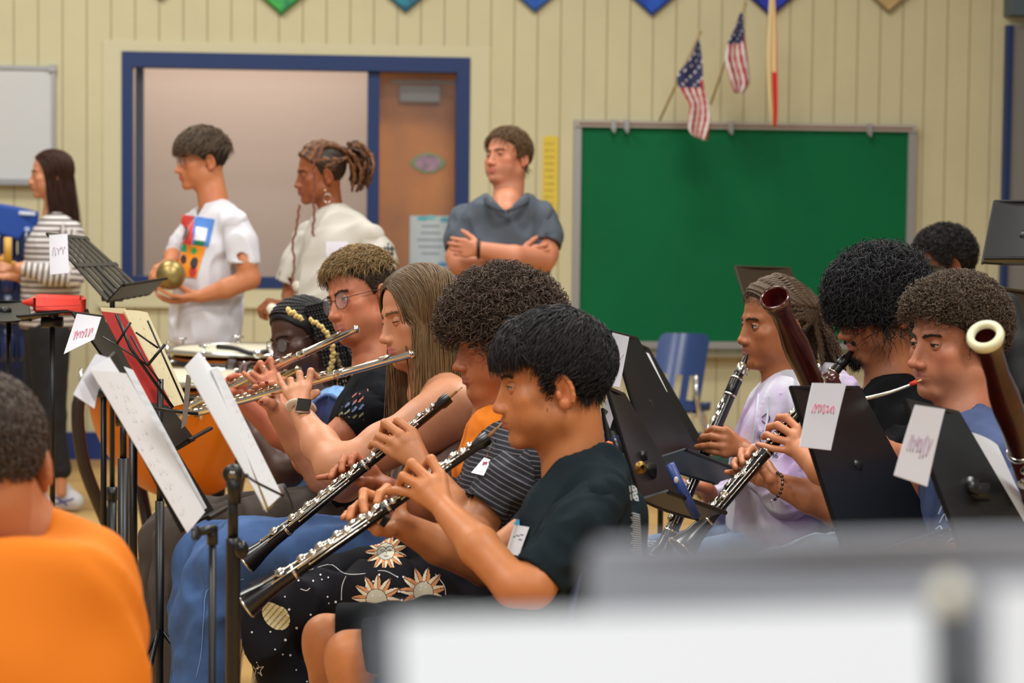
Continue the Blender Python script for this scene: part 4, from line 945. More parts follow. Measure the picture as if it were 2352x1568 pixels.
bs.append(skinp(la, SKD, .003)); bs.append((*tube([P(606+4*math.cos(t), 846+6*math.sin(t), D+.0) for t in np.linspace(0, 6.28, 12)], .0012, 5), M_silver))
ra = arm(D, [(840, 960, .2, 38), (712, 1040, .24, 30), (640, 1000, .24, 27), (560, 926, .22, 20)])
hand(ra, D, (554, 920, .22), [[(562, 880, .22), (552, 864, .21), (538, 862, .2), (526, 866, .19)], [(550, 880, .22), (535, 868, .21), (522, 872, .2), (514, 878, .19)], [(540, 886, .22), (524, 874, .21), (512, 880, .2), (507, 888, .19)], [(536, 896, .22), (520, 888, .21), (510, 890, .2), (504, 896, .19)]],
     [(548, 905, .19), (536, 900, .18), (530, 902, .18)], rad=8.2, palm=11)
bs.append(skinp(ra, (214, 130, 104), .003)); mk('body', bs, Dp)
hz = lambda y: hz_std(y, .082, .050, .0, -.055)
c = cap(HD, hz, (.003, .004, .004), col=(74, 56, 38), noise=Wr(.002, .02, 3))
sd = lambda y: np.where(y < .03, .0, .04)
h0 = flow_hair(HD, scalp(5000, hz), .022, 6, fwd(.8), lift=(.0, .004), col=(62, 48, 34), base=1.03, jit=.3, rad=.0009, short=True)
tp = scalp(4200, lambda y: np.interp(y, [-.11, -.06, 0, .06, .1], [.10, .07, .065, .080, .085]))
h1 = flow_hair(HD, tp, RNG.uniform(.03, .065, 4200), 10, lambda p, t: np.stack([p[:, 0]*5+.25, .95-.5*t+0*p[:, 0], .25-.8*t+0*p[:, 0]], 1), lift=(.002, .020), col=(140, 112, 72), var=.4, base=1.03, jit=.45, keep=.45, grav=.1, rad=.0011, curl=(.004, .8))
mk('hair', [c, h0, h1, br], Dp); glasses(HD, Dp, .0235, .0215, .094)
M_teeD = mat('black tee', (16, 18, 23), .9, spec=.15)
s = torso(D, [(868, 895, 0, 58), (860, 970, 0, 88), (850, 1060, 0, 96), (830, 1170, 0, 96)], ((-.08, .95), (0, 1), (.08, .95))); pc(s, D, [(880, 890, 0, 44), (886, 925, -.15, 50)], .04); pc(s, D, [(870, 885, 0, 44), (840, 915, .15, 46)], .04); s.rc(nb+V3(0, 0, -.02), nb+V3(-.02, 0, .12), .060, .064, .006, -1)
tb = cloth(s, M_teeD, .006, (.005, .08, 41)); sl = sleeve(D, [(884, 932, -.14, 52), (850, 955, -.16, 56), (800, 990, -.18, 50)], k=.02, m=M_teeD, wr=(.005, .06, 42), inner=.82)
sd_ = decal(bvh(*sl[:2]), ((786, 900), (840, 905), (836, 965), (776, 955)), 30, 30, lambda u, v: ((176, 100, 92) if v < .4 else (92, 108, 150) if v < .75 else (120, 116, 84)) if math.sin(u*34+v*19)+math.sin(v*21+u*11) > .75 else None, M_print, .002)
mk('tee_shirt', [x for x in (tb, sl, sd_) if x], Dp)
M_cord = mat('brown corduroy', (72, 62, 56), .9, bump=(500, .3))
s = Sdf(); pc(s, D, [(820, 1190, -.09, 78), (620, 1195, -.1, 60), (450, 1215, -.1, 54), (410, 1240, -.1, 52), (400, 1340, -.1, 52), (392, fy(D-.1), -.1, 52)], .03); pc(s, D, [(820, 1180, .10, 76), (560, 1185, .11, 52), (395, 1215, .10, 48), (370, 1240, .1, 46), (362, 1400, .1, 48), (352, fy(D+.1), .1, 48)], .03)
mk('trousers', [cloth(s, M_cord, .008, (.006, .10, 44))], Dp)
# ---------------- E : flautist with black braids
D = 6.2; SKE = (84, 58, 50)
E = body_root('person with black and blond braids, glasses and light blue top playing the flute', 740, 1400, D)
HE = head_frame(629, 826, D, 52, 10, 10, 1.0, .6); nb = P(735, 930, D+.03)
hp, br = head_mesh(HE, SKE, (110, 62, 58), nb=nb, nr=.046, lid=.35, gaze=(0, -.3), brow=(24, 16, 14), cheek=1.15, lipf=1.2, nosew=1.2)
bs = list(hp)
la = arm(D, [(790, 960, -.13, 40), (670, 1080, -.16, 37), (650, 1080, -.16, 36), (600, 1010, -.10, 32), (560, 930, 0, 21)]); auto_hand(la, P(560, 928, D), P(548, 880, D+.03)-P(560, 928, D), (.3, .7, .3), 1, sc=.92); bs.append(skinp(la, SKE, .0035)); mk('body', bs, E)
lo = lambda x, y, z: to_w(HE, (x, y, z))
hz = lambda y: hz_std(y, .078, .045, .0, -.07); c = cap(HE, hz, (.004, .004, .006), col=(26, 24, 26)); hb = [c]
for i in range(26):
    a = -1.35+2.7*i/25; x0, y0 = .070*math.sin(a), .035+.045*math.cos(a); st = HC+nrm((x0/.078, y0/.098, (.075-.028*abs(math.sin(a))**2)/.084-.2))*HR*1.05
    pts = [st]
    for j in range(1, 6):
        f = j/5; q = nrm((math.sin(a)*(.9-.15*f), math.cos(a)*.8*(1-f)-.75*f, .62-.1*f)); pts.append(HC+q*HR*1.06)
    e = pts[-1]; sgn = 1 if a > 0 else -1
    for j in range(1, 6): pts.append(e+V3(sgn*.012*j*abs(math.sin(a))+RNG.normal(0, .004), -.022*math.sin(j*.5), -.055*j+.008))
    hb.append(braid([to_w(HE, p) for p in pts], .0052, .0035, (28, 26, 28), per=.011, amp=.3))
for i in range(12):
    a = -1.2+.10*i; st = HC+V3(-.078+.002*i, .02-.012*i, .01)*1.0; pts = [st+V3(-.004, 0, .045), st+V3(-.008, -.004, .0), st+V3(-.012, -.010, -.06), st+V3(-.010, -.012, -.12), st+V3(-.008, -.006, -.18)]; hb.append(braid([to_w(HE, p) for p in pts[::1]], .005, .004, (26, 24, 26)))
bl = (224, 196, 122); hb.append(braid([P(660, 713, D-.095), P(676, 721, D-.10), (P(694, 735, D-.10))], .0085, .007, bl, None)); hb.append(braid([P(711, 734, D-.105), P(735, 748, D-.11), P(755, 772, D-.11), P(764, 800, D-.10), P(763, 830, D-.09), P(756, 856, D-.08)], .0062, .0068, bl)); hb.append(braid([P(772, 812, D-.06), P(780, 836, D-.05), P(788, 858, D-.04)], .005, .004, (120, 104, 66)))
mk('hair', hb+[br], E); glasses(HE, E, .024, .020, .094)
M_blu = mat('light blue top', (128, 170, 224), .85)
s = torso(D, [(760, 955, 0, 50), (755, 1010, 0, 78), (730, 1090, 0, 84), (700, 1150, 0, 80)], ((-.07, 1), (0, 1), (.07, 1))); pc(s, D, [(775, 930, 0, 40), (792, 960, -.12, 44)], .04)
mk('blue_top', [cloth(s, M_blu, .006, (.005, .07, 51)), sleeve(D, [(790, 962, -.12, 42), (775, 985, -.13, 46), (745, 1015, -.15, 42)], m=M_blu, k=.02)], E)
s = Sdf(); pc(s, D, [(700, 1180, -.08, 66), (480, 1190, -.09, 46), (450, 1205, -.09, 44), (445, 1400, -.1, 40), (440, fy(D-.1), -.1, 38)], .03); pc(s, D, [(700, 1175, .08, 62), (480, 1185, .09, 44), (440, 1210, .09, 42), (430, 1400, .1, 40), (425, fy(D+.1), .1, 38)], .03); mk('trousers', [cloth(s, M_cord, .009, (.005, .10, 54))], E)
# ================================================================ THE STANDING PEOPLE
def legs(s, D, hip, knees, ank, r=(70, 52, 34)):
    for (h, k_, a) in zip(hip, knees, ank): pc(s, D, [(*h, r[0]), (*k_, r[1]), (*a, r[2])], .03)
    return s
# ---------------- G : boy in white printed tee with a gold ball shaker
D = 8.9; SKG = (214, 150, 112)
G_ = body_root('person standing in a white tee with coloured block print, holding a gold ball', 480, 1300, D)
HG = head_frame(402, 394, D, 66, 4, 2, 1.04, .78); nb = P(492, 478, D+.02)
hp, br = head_mesh(HG, SKG, (180, 92, 74), nb=nb, nr=.056, h=.003, far=True, lid=.4, brow=(50, 38, 28)); bs = list(hp)
la = arm(D, [(545, 515, -.14, 20), (566, 605, -.20, 24), (574, 640, -.20, 24), (520, 662, -.22, 23), (462, 680, -.22, 15)])
hand(la, D, (460, 680, -.22), [[(418, 682, -.26), (392, 678, -.28), (374, 668, -.28), (364, 662, -.27)], [(414, 688, -.24), (390, 690, -.25), (372, 682, -.25), (360, 674, -.24)], [(414, 692, -.22), (392, 693, -.23), (376, 688, -.23), (364, 680, -.22)], [(418, 692, -.2), (400, 694, -.2), (386, 690, -.2), (376, 684, -.2)]], [(430, 668, -.24), (412, 656, -.25), (400, 648, -.25)], rad=9, palm=12)
bs.append(skinp(la, SKG, .004, True)); ra = arm(D, [(446, 515, .14, 19), (408, 590, .14, 23), (404, 600, .13, 22), (396, 590, .0, 20), (392, 600, -.08, 15)]); auto_hand(ra, P(392, 600, D-.08), (-.3, -.6, -.3), (0, .2, -1), -1); bs.append(skinp(ra, SKG, .004, True)); mk('body', bs, G_)
hz = lambda y: hz_std(y, .052, .030, .0, -.085); c = cap(HG, hz, (.004, .005, .008), col=(60, 48, 38), h=.005)
tpz = lambda y: np.interp(y, [-.11, -.06, 0, .1], [.04, .04, .03, .045])
mk('hair', [c, flow_hair(HG, scalp(2200, hz), .025, 5, fwd(.8), lift=(0, .006), col=(56, 44, 36), base=1.04, rad=.0016, short=True), flow_hair(HG, scalp(2000, tpz), RNG.uniform(.04, .07, 2000), 8, lambda p, t: np.stack([p[:, 0]*5, 1.0-.5*t+0*p[:, 0], .1-.9*t+0*p[:, 0]], 1), lift=(.008, .022), col=(98, 80, 64), var=.4, base=1.05, jit=.2, keep=.6, rad=.0017), br], G_)
glasses(HG, G_, .022, .019, .094)
M_wt = mat('white tee', (214, 212, 220), .9)
s = torso(D, [(500, 508, 0, 36), (492, 560, 0, 60), (484, 640, 0, 66), (474, 720, 0, 70), (470, 775, 0, 74)], ((-.06, 1), (0, 1), (.06, 1)), .05); pc(s, D, [(510, 492, 0, 28), (540, 512, -.15, 30)], .04); pc(s, D, [(490, 492, 0, 28), (445, 515, .15, 30)], .04)
s.rc(nb+V3(-.01, 0, -.005), nb+V3(-.03, 0, .14), .060, .066, .006, -1); s.cut = [plane(P(470, 788, D), (0, 0, -1))]
tb = cloth(s, M_wt, .008, (.010, .16, 61)); sl = sleeve(D, [(540, 518, -.14, 32), (556, 560, -.17, 36), (560, 606, -.19, 38)], endn=(0, 0, -1), k=.02, m=M_wt, h=.007, wr=(.006, .12, 62), inner=.66)
sr = sleeve(D, [(448, 520, .14, 30), (420, 560, .14, 30), (404, 590, .13, 28)], k=.02, m=M_wt, h=.007)
mk('tee_shirt', [tb, sl, sr], G_); gb = bvh(*tb[:2])
def blocks(u, v):
    a = .46+.1*(v-.3)
    if v < .46:
        if u < a*.95: return (212, 60, 52) if not ((u-.22)**2+(v-.3)**2*1.2 < .012) else (110, 52, 54)
        if .5 < u < .84 and .16 < v < .38 : return (220, 218, 224)
        if .5 < u < .86 and .38 < v: return (30, 110, 76)
        return (72, 124, 200)
    if u < a*.6 and v < .6: return (46, 150, 104)
    if u > .92-.2*(v-.46): return None
    if (u-.62)**2*1.0+(v-.76)**2*2 < .02: return (50, 42, 48)
    if (u-.62)**2+(v-.90)**2*2 < .022: return (206, 60, 60)
    if (u-.22)**2+(v-.72)**2*2 < .012: return (60, 46, 50)
    if (u-.55)**2+(v-.56)**2*3 < .010: return (60, 160, 80)
    return (236, 144, 28)
d_ = decal(gb, ((414, 492), (494, 504), (462, 640), (408, 634)), 40, 60, blocks, M_print, .003)
if d_: mk('chest_print', [d_], G_, smooth=False)
M_bkp = mat('black trousers', (24, 24, 28), .85)
s = Sdf(); legs(s, D, [(480, 800, -.08), (475, 800, .08)], [(485, 1010, -.08), (465, 1010, .08)], [(490, 1200, -.08), (462, 1200, .08)], (48, 36, 26)); pc(s, D, [(476, 788, 0, 66)], .03); mk('trousers', [cloth(s, M_bkp, .01, (.005, .1, 63))], G_)
M_shoe = mat('white shoe', (214, 214, 222), .6)
def shoe(par, x, D, y=None, m=M_shoe, L=.27, dirx=-1, z0=0.0):
    p = P(x, 1000, D); p[2] = z0; s = Sdf(); s.rc(p+V3(-dirx*.05, 0, .045), p+V3(dirx*.16, 0, .028), .040, .030, .02); s.rc(p+V3(-dirx*.03, 0, .05), p+V3(0, 0, .10), .038, .036, .03); s.cut = [plane((0, 0, .002), (0, 0, -1))]; V, F = s.mesh(.008); return mk('shoe', [(V, F, m)], par)
shoe(G_, 490, D-.08); shoe(G_, 462, D+.08)
b = mk('gold_ball', [(*ell(P(392, 631, D-.26), (.0585, .0585, .060), nu=36, nv=24), mat('hammered gold', (176, 156, 100), .38, .75, noise=(18, .25, (120, 98, 50)), bump=(60, .5)))]); tag(b, 'round gold ball shaker resting on the open hand of the white tee wearer', 'shaker')
# ---------------- F : person in beige tee with tied-up locs
D = 8.7; SKF = (160, 98, 62)
F_ = body_root('person standing in an off white tee with brown locs tied back, holding mallets', 780, 1300, D)
HF = head_frame(678, 428, D, 74, 6, 0, 1.03, .6); nb = P(762, 508, D+.02)
hp, br = head_mesh(HF, SKF, (142, 72, 64), nb=nb, nr=.046, h=.003, far=True, lid=.1, gaze=(0, -.4), brow=(34, 22, 18), lipf=1.25, nosew=1.15); bs = list(hp)
for (pts, q) in (([(856, 552, -.14, 20), (880, 640, -.17, 22), (850, 700, -.17, 21), (770, 720, -.2, 17)], -1), ([(706, 552, .14, 19), (672, 650, .14, 22), (668, 680, .12, 20), (664, 700, -.05, 15)], 1)):
    a_ = arm(D, pts); w = P(pts[-1][0], pts[-1][1], D+pts[-1][2]); auto_hand(a_, w, (-.8, -.2, .1), (0, .2, -1), q, curl=(.9, 1.1, .7)); bs.append(skinp(a_, SKF, .004, True))
mk('body', bs, F_)
M_bt = mat('off white tee', (194, 188, 178), .9)
s = torso(D, [(770, 520, 0, 40), (778, 580, 0, 70), (772, 660, 0, 78), (764, 740, 0, 82), (764, 830, 0, 84)], ((-.06, 1), (0, 1), (.06, 1)), .05); pc(s, D, [(790, 510, 0, 30), (850, 548, -.15, 34)], .05); pc(s, D, [(760, 510, 0, 30), (706, 548, .15, 34)], .05)
s.rc(nb+V3(-.01, 0, .0), nb+V3(-.02, 0, .14), .056, .062, .006, -1)
tb = cloth(s, M_bt, .008, (.012, .18, 71)); sl = sleeve(D, [(850, 552, -.14, 34), (872, 590, -.17, 38), (874, 622, -.18, 42)], endn=(.2, 0, -1), k=.02, m=M_bt, h=.007, wr=(.006, .1, 72), inner=.86)
sr = sleeve(D, [(708, 552, .14, 34), (684, 600, .14, 34), (664, 652, .13, 34)], endn=(-.35, 0, -1), k=.02, m=M_bt, h=.007, wr=(.006, .1, 73), inner=.84)
mk('tee_shirt', [tb, sl, sr], F_); fb = bvh(*tb[:2]); fs = bvh(*sl[:2])
d_ = [decal(fb, ((750, 555), (800, 555), (800, 590), (750, 590)), 4, 4, lambda u, v: (214, 208, 220), M_print, .004), curve_on(fb, [(757, 568), (764, 575), (770, 568), (778, 574), (786, 569), (793, 573)], .0018, mat('pink marker', (214, 96, 120), .8)),
      decal(fs, ((880, 558), (906, 558), (906, 592), (880, 592)), 14, 18, lambda u, v: (52, 50, 56) if math.hypot(u-.5, v-.5) < .48 and math.sin(u*19)+math.cos(v*17) > -.2 else None, M_print, .003),
      decal(fb, ((846, 575), (862, 575), (862, 592), (846, 592)), 6, 6, lambda u, v: (96, 140, 180) if math.hypot(u-.5, v-.5) < .5 else None, M_print, .003)]
[mk(n_, [x], F_, smooth=False) for n_, x in zip(('name_tag', 'handwriting', 'sleeve_print', 'chest_print'), d_) if x]
s = Sdf(); legs(s, D, [(775, 830, -.08), (765, 830, .08)], [(775, 1020, -.08), (760, 1020, .08)], [(780, 1215, -.08), (756, 1215, .08)], (50, 38, 28)); mk('trousers', [cloth(s, M_bkp, .01)], F_); shoe(F_, 780, D-.08); shoe(F_, 756, D+.08)
hz = lambda y: hz_std(y, .085, .050, -.0, -.060); c = cap(HF, hz, (.003, .004, .005), col=(60, 40, 30), h=.005); hb = [c]; LC = [(112, 72, 44), (88, 54, 34), (62, 40, 30), (134, 88, 54)]
for i in range(22):
    a = -1.45+2.9*i/21; st = HC+nrm((math.sin(a)*.85, .25+.6*math.cos(a), .55-.45*abs(math.sin(a))**2))*HR*1.06; pts = [st]
    for j in range(1, 5):
        f = j/4; q = nrm((math.sin(a)*.85*(1-f*.7), (.25+.6*math.cos(a))*(1-f)-.95*f, .75*(1-f)+.35*f+.15*math.sin(PI*f))); pts.append(HC+q*HR*(1.10+.03*f))
    hb.append(braid([to_w(HF, p) for p in pts], .0070, .0065, LC[i % 4], per=.018, n=6, amp=.12))
for q in (-1, 1):
    for i in range(9):
        y0, z0 = .058-.012*i*(i < 6)-.004*i, .060-.0115*i; y0 = .060-.0125*i; st = V3(q*.078*math.sqrt(max(.05, 1-((y0+.009)/.095)**2)), y0, .062-.007*i); hb.append(braid([to_w(HF, p) for p in (st, HC+nrm((q*.9, .1-.09*i*.5, .30-.06*i))*HR*1.05, HC+nrm((q*.6, -.7, .15))*HR*1.08, V3(0, -.112, .062))], .0066, .006, LC[(i+2) % 4] if i % 3 else (60, 42, 32), per=.016, n=6, amp=.15))
bun = V3(0, -.125, .062)
for i in range(34):
    r = np.random.default_rng(100+i); d0 = r.normal(size=3); d0[1] -= .5; d0 = nrm(d0); p0 = bun+V3(0, .01, .005)
    pts = [p0, p0+d0*.038+V3(0, -.02, .01), p0+d0*.048+V3(r.normal(0, .01), -.045, -.02), p0+d0*.045+V3(r.normal(0, .015), -.045, -.055-.03*r.random()), p0+d0*.035+V3(0, -.03, -.09-.035*r.random())]
    hb.append(braid([to_w(HF, p) for p in pts], .0072, .0055, LC[i % 4], per=.018, n=6, amp=.12))
for (pp_) in ([(688, 470), (684, 500), (680, 530), (672, 560), (676, 600), (672, 640), (668, 665)], [(724, 345), (720, 380), (722, 420), (720, 460), (722, 500), (718, 530), (728, 560), (734, 590), (746, 620)]):
    hb.append(braid([P(x, y, D-.13) for x, y in pp_], .0052, .0048, (124, 70, 52), per=.02, n=6, amp=.1))
mk('hair', hb+[br], F_)
mk('earring', [(*tube([P(752+9*math.cos(t), 455+10*math.sin(t), D-.08) for t in np.linspace(0, 2*PI, 20, endpoint=False)], .0013, 6, closed=True), M_silver), (*ell(P(747, 437, D-.085), .004), M_silver)], F_)
for (bx, by, ex, ey, dd, lab) in ((683, 657, 668, 702, -.10, 'upper white ball ended mallet held in front of the off white tee'), (625, 709, 762, 722, -.24, 'lower white ball ended mallet beside the black braided head')):
    t = thing('mallet', lab, 'mallet', P(bx, by, D+dd)); mk('mallet_head', [(*ell(P(bx, by, D+dd), (.021, .021, .021)), mat('mallet felt', (220, 212, 196), .9))], t); mk('shaft', [(*tube([P(bx, by, D+dd), P(ex, ey, D+dd+.05)], .004, 8), mat('mallet stick', (170, 130, 80), .5))], t)
# ---------------- H : man with crossed arms
D = 9.0; SKH = (222, 160, 134)
H_ = body_root('person standing with crossed arms in a dark grey polo shirt', 1165, 1300, D)
HH = head_frame(1122, 374, D, 42, -8, 6, 1.04, .75); nb = P(1166, 462, D+.05)
hp, br = head_mesh(HH, SKH, (196, 104, 96), nb=nb, nr=.058, h=.003, far=True, lid=.1, gaze=(-.2, -.1), brow=(96, 70, 50), jaw=1.1, cheek=1.15, beard=((150, 110, 90), .25)); bs = list(hp)
ea = arm(D, [(1240, 512, .0, 24), (1254, 580, -.06, 29), (1246, 596, -.08, 29), (1180, 590, -.22, 27), (1108, 574, -.26, 19)]); auto_hand(ea, P(1106, 574, D-.26), (-1, .1, .1), (.2, 1, 0), 1, curl=(.5, .6, .3)); bs.append(skinp(ea, SKH, .005, True))
ea = arm(D, [(1072, 512, .02, 24), (1052, 590, -.05, 28), (1058, 606, -.07, 28), (1120, 606, -.16, 26), (1190, 590, -.15, 18)]); auto_hand(ea, P(1190, 590, D-.15), (1, .1, .15), (-.2, 1, 0), -1, curl=(.5, .6, .3)); bs.append(skinp(ea, SKH, .005, True)); cs_ = Sdf(); pc(cs_, D, [(1166, 450, .05, 31), (1164, 470, -.0, 32), (1162, 492, -.045, 31)], .02); bs.append(skinp(cs_, SKH, .005, True)); mk('body', bs, H_)
M_pol = mat('grey polo', (78, 86, 97), .9)
s = torso(D, [(1166, 508, 0, 46), (1166, 560, 0, 58), (1166, 640, 0, 56), (1166, 740, 0, 60)], ((0, 1),), .05)
for q, dd in ((-1, 0), (1, 0)): pc(s, D, [(1166+q*34, 500, 0, 54), (1166+q*36, 580, 0, 58), (1166+q*26, 700, 0, 60)], .06); pc(s, D, [(1166+q*22, 478, .04, 24), (1166+q*78, 500, 0, 36)], .04)
s.rc(nb+V3(0, 0, -.03), nb+V3(-.01, -.03, .14), .060, .082, .008, -1); V0 = P(1162, 486, D); s.cut = [plane(P(1160, 760, D), (0, 0, -1)), lambda X: -np.maximum(np.maximum(V0[2]+1.0*np.abs(X[..., 0]-V0[0])-X[..., 2], np.abs(X[..., 0]-V0[0])-.085), X[..., 1]-(nb[1]+.02))]
tb = cloth(s, M_pol, .008, (.012, .15, 81)); sl = sleeve(D, [(1244, 506, 0, 38), (1254, 540, -.02, 38), (1252, 566, -.05, 38)], k=.02, m=M_pol, h=.007, wr=(.005, .08, 82), inner=.84); sr = sleeve(D, [(1068, 506, 0, 38), (1060, 545, -.02, 38), (1056, 578, -.04, 37)], k=.02, m=M_pol, h=.007, wr=(.005, .08, 83), inner=.84)
pl = mk('polo_shirt', [tb, sl, sr], H_)
col_ = []
for pts in (((1118, 452), (1108, 470), (1122, 482), (1150, 474), (1140, 462)), ((1206, 434), (1212, 462), (1196, 478), (1168, 474), (1180, 460))): col_.append((*poly([P(x, y, D-.125) for x, y in pts], .010, (0, -1, 0)), mat('polo collar', (52, 56, 64), .9)))
mk('collar', [(*tube(spline([P(1116, 452, D-.02), P(1120, 466, D-.10), P(1140, 478, D-.155), P(1160, 486, D-.16)], 12), .011, 8, flat=.5), mat('polo collar', (58, 64, 72), .9)), (*tube(spline([P(1212, 446, D-.02), P(1208, 462, D-.10), P(1190, 474, D-.15), P(1164, 486, D-.16)], 12), .012, 8, flat=.5), mat('polo collar', (58, 64, 72), .9))], pl)
s = Sdf(); legs(s, D, [(1195, 780, 0), (1138, 780, 0)], [(1200, 1000, 0), (1135, 1000, 0)], [(1200, 1200, 0), (1132, 1200, 0)], (52, 38, 28)); mk('trousers', [cloth(s, M_bkp, .01)], H_); shoe(H_, 1205, D); shoe(H_, 1130, D)
hz = lambda y: hz_std(y, .078, .050, -.01, -.085); c = cap(HH, hz, (.004, .006, .004), col=(86, 66, 46), noise=Wr(.004, .04, 5), h=.005)
mk('hair', [c, flow_hair(HH, scalp(3500, hz), RNG.uniform(.03, .06, 3500), 8, lambda p, t: np.stack([p[:, 0]*8+.3, (p[:, 1]+.03)*3-.5, .1-.9*t+0*p[:, 0]], 1), lift=(.002, .012), col=(110, 84, 58), var=.4, base=1.04, jit=.5, rad=.0015, curl=(.003, 1)), br], H_)
wv = P(1099, 572, D-.26); mk('wrist_band', [(*tube([wv+V3(0, .030*math.cos(t), .034*math.sin(t)) for t in np.linspace(0, 2*PI, 20, endpoint=False)], .008, 6, closed=True), M_blackp)], H_)
# ---------------- I : woman in striped top at the left
D = 10.2; SKI = (224, 170, 140)
I_ = body_root('person with long straight dark hair and striped long sleeved top at far left', 110, 1200, D)
HI = head_frame(66, 420, D, 76, 2, 0, .98, .6); nb = P(120, 500, D+.02)
hp, br = head_mesh(HI, SKI, (200, 110, 104), nb=nb, nr=.045, h=.003, far=True, lid=.2, brow=(60, 40, 34), cheek=1.15); bs = list(hp)
ia = Sdf(); pc(ia, D, [(120, 505, .02, 20), (150, 545, -.1, 18), (166, 620, -.18, 16), (110, 626, -.22, 14), (60, 614, -.23, 13), (40, 616, -.24, 13)]); auto_hand(ia, P(40, 614, D-.23), (-1, 0, .05), (0, .6, -.6), 1, curl=(.6, .8, .5)); bs.append(skinp(ia, SKI, .004, True))
ia = Sdf(); pc(ia, D, [(120, 510, .02, 20), (102, 545, .12, 18), (104, 625, .13, 15), (64, 640, .12, 14), (36, 632, .05, 13)]); auto_hand(ia, P(40, 634, D+.05), (-1, 0, .2), (0, -.6, .6), -1, curl=(.5, .8, .5)); bs.append(skinp(ia, SKI, .004, True)); mk('body', bs, I_)
M_sti = mat('striped top', (212, 206, 204), .9, stripes=(.026, (92, 80, 76), .42))
s = torso(D, [(128, 525, 0, 32), (120, 570, 0, 52), (118, 640, 0, 58), (112, 735, 0, 62)], ((-.05, 1), (0, 1), (.05, 1)), .04); pc(s, D, [(135, 518, 0, 24), (165, 535, -.13, 28)], .04); pc(s, D, [(125, 518, 0, 24), (100, 540, .13, 28)], .04); s.cut = [plane(P(110, 752, D), (0, 0, -1))]
tb = cloth(s, M_sti, .009, (.004, .1, 91), sv=lambda V: V[:, 2]); s = Sdf(); pc(s, D, [(164, 536, -.13, 28), (174, 610, -.17, 26), (168, 634, -.18, 26), (110, 630, -.23, 24), (54, 616, -.23, 17)], .02)
j0, j1, j2 = P(164, 536, D-.13), P(170, 632, D-.18), P(54, 616, D-.23)
def svI(V): a = nrm(j1-j0); b = nrm(j2-j1); ta = (V-j0)@a; tb_ = (V-j1)@b; L = np.linalg.norm(j1-j0); return np.where(tb_ > .02, L+tb_, ta)
s.cut = [plane(P(50, 616, D-.23), (-1, 0, 0))]; sl = cloth(s, M_sti, .008, (.004, .07, 92), sv=svI); s = Sdf(); pc(s, D, [(100, 540, .13, 26), (104, 630, .14, 24), (60, 640, .12, 18)], .02)
mk('striped_top', [tb, sl, cloth(s, M_sti, .008, sv=lambda V: V[:, 2])], I_)
s = Sdf(); legs(s, D, [(112, 770, -.09), (104, 770, .09)], [(116, 960, -.09), (90, 950, .09)], [(140, 1078, -.09), (70, 1090, .09)], (50, 34, 24)); pc(s, D, [(110, 750, 0, 58)], .03); mk('leggings', [cloth(s, M_bkp, .009, (.003, .08, 93))], I_)
for ax_, dd_ in ((141, -.09), (70, .09)): ib = Sdf(); pc(ib, D, [(ax_, 1074, dd_, 15), (ax_-1, 1130, dd_, 12)]); mk('ankle', [skinp(ib, SKI, .005, True)], I_)
sh = shoe(I_, 148, D-.05); shoe(I_, 66, D+.09); mk('shoe_stripe', [(*box(P(146, 1152, D-.098), (.10, .004, .008), rotm((0, 1, 0), -.3)), mat('shoe blue', (60, 60, 140), .6)), (*box(P(140, 1150, D-.098), (.07, .004, .008), rotm((0, 1, 0), .6)), mat('shoe blue', (60, 60, 140), .6))], sh, smooth=False)
hz = lambda y: hz_std(y, .085, .045, -.03, -.08); c = cap(HI, hz, (.004, .005, .004), col=(56, 34, 28), h=.005)
def flowI(p, t):
    down = np.clip((.10-p[:, 2])/.09, 0, 1); return np.stack([np.sign(p[:, 0])*(1-down)*1.0-.0, -.6*(1-down)-.12, -.15-1.4*down], 1)
rt = scalp(3600, hz); rt = rt[(rt[:, 2] > .0)|(rt[:, 1] < -.0)]
def pushI(p): return np.stack([p[:, 0], np.clip(p[:, 1], -.135, 1), p[:, 2]], 1)
mk('hair', [c, flow_hair(HI, rt, RNG.uniform(.30, .40, len(rt)), 16, flowI, lift=(.002, .014), col=(66, 42, 34), var=.3, base=1.05, jit=.04, rad=.0020, keep=.5, push=pushI), br], I_)
t = thing('tone_block', 'yellow wooden stick like instrument in the hands of the striped top wearer', 'instrument', P(20, 600, D-.3)); M_yel = mat('yellow wood', (214, 164, 70), .5); mk('block', [(*tube([P(18, 545, D-.3), P(18, 600, D-.3)], .018, 14), M_yel)], t); mk('handle', [(*tube([P(-10, 590, D-.28), P(34, 606, D-.29)], .010, 10), M_yel)], t)
# ---------------- M : dark curly head far right
D = 7.6; M_ = body_root('person with short dark curly hair seated behind the others at far right', 2150, 1200, D)
HM = head_frame(2095, 640, D, 80, 8, 0, 1.0); hp, br = head_mesh(HM, (150, 100, 72), nb=P(2180, 740, D), nr=.05, h=.004, far=True); mk('body', hp, M_); s = Sdf(); pc(s, D, [(2170, 980, -.09, 60), (2060, 1000, -.09, 52), (2050, fy(D), -.09, 36)], .03); pc(s, D, [(2170, 980, .09, 60), (2060, 1000, .09, 52), (2050, fy(D), .09, 36)], .03); mk('trousers', [cloth(s, M_bkp, .012)], M_)
hz = lambda y: hz_std(y, .06, .02, -.02, -.08); mk('hair', [cap(HM, hz, (.012, .014, .014), col=(34, 30, 28), noise=Wr(.006, .03, 5), h=.005), flow_hair(HM, scalp(2200, hz), .022, 10, lambda p, t: (p-HC)*9, lift=(0, .012), col=(40, 36, 36), base=1.17, curl=(.005, 2), rad=.0015, jit=.8)], M_)
mk('shirt', [cloth(torso(D, [(2180, 770, 0, 50), (2175, 840, 0, 80), (2170, 960, 0, 85)], ((-.07, 1), (.07, 1))), mat('dark shirt', (34, 36, 40), .9), .01)], M_)
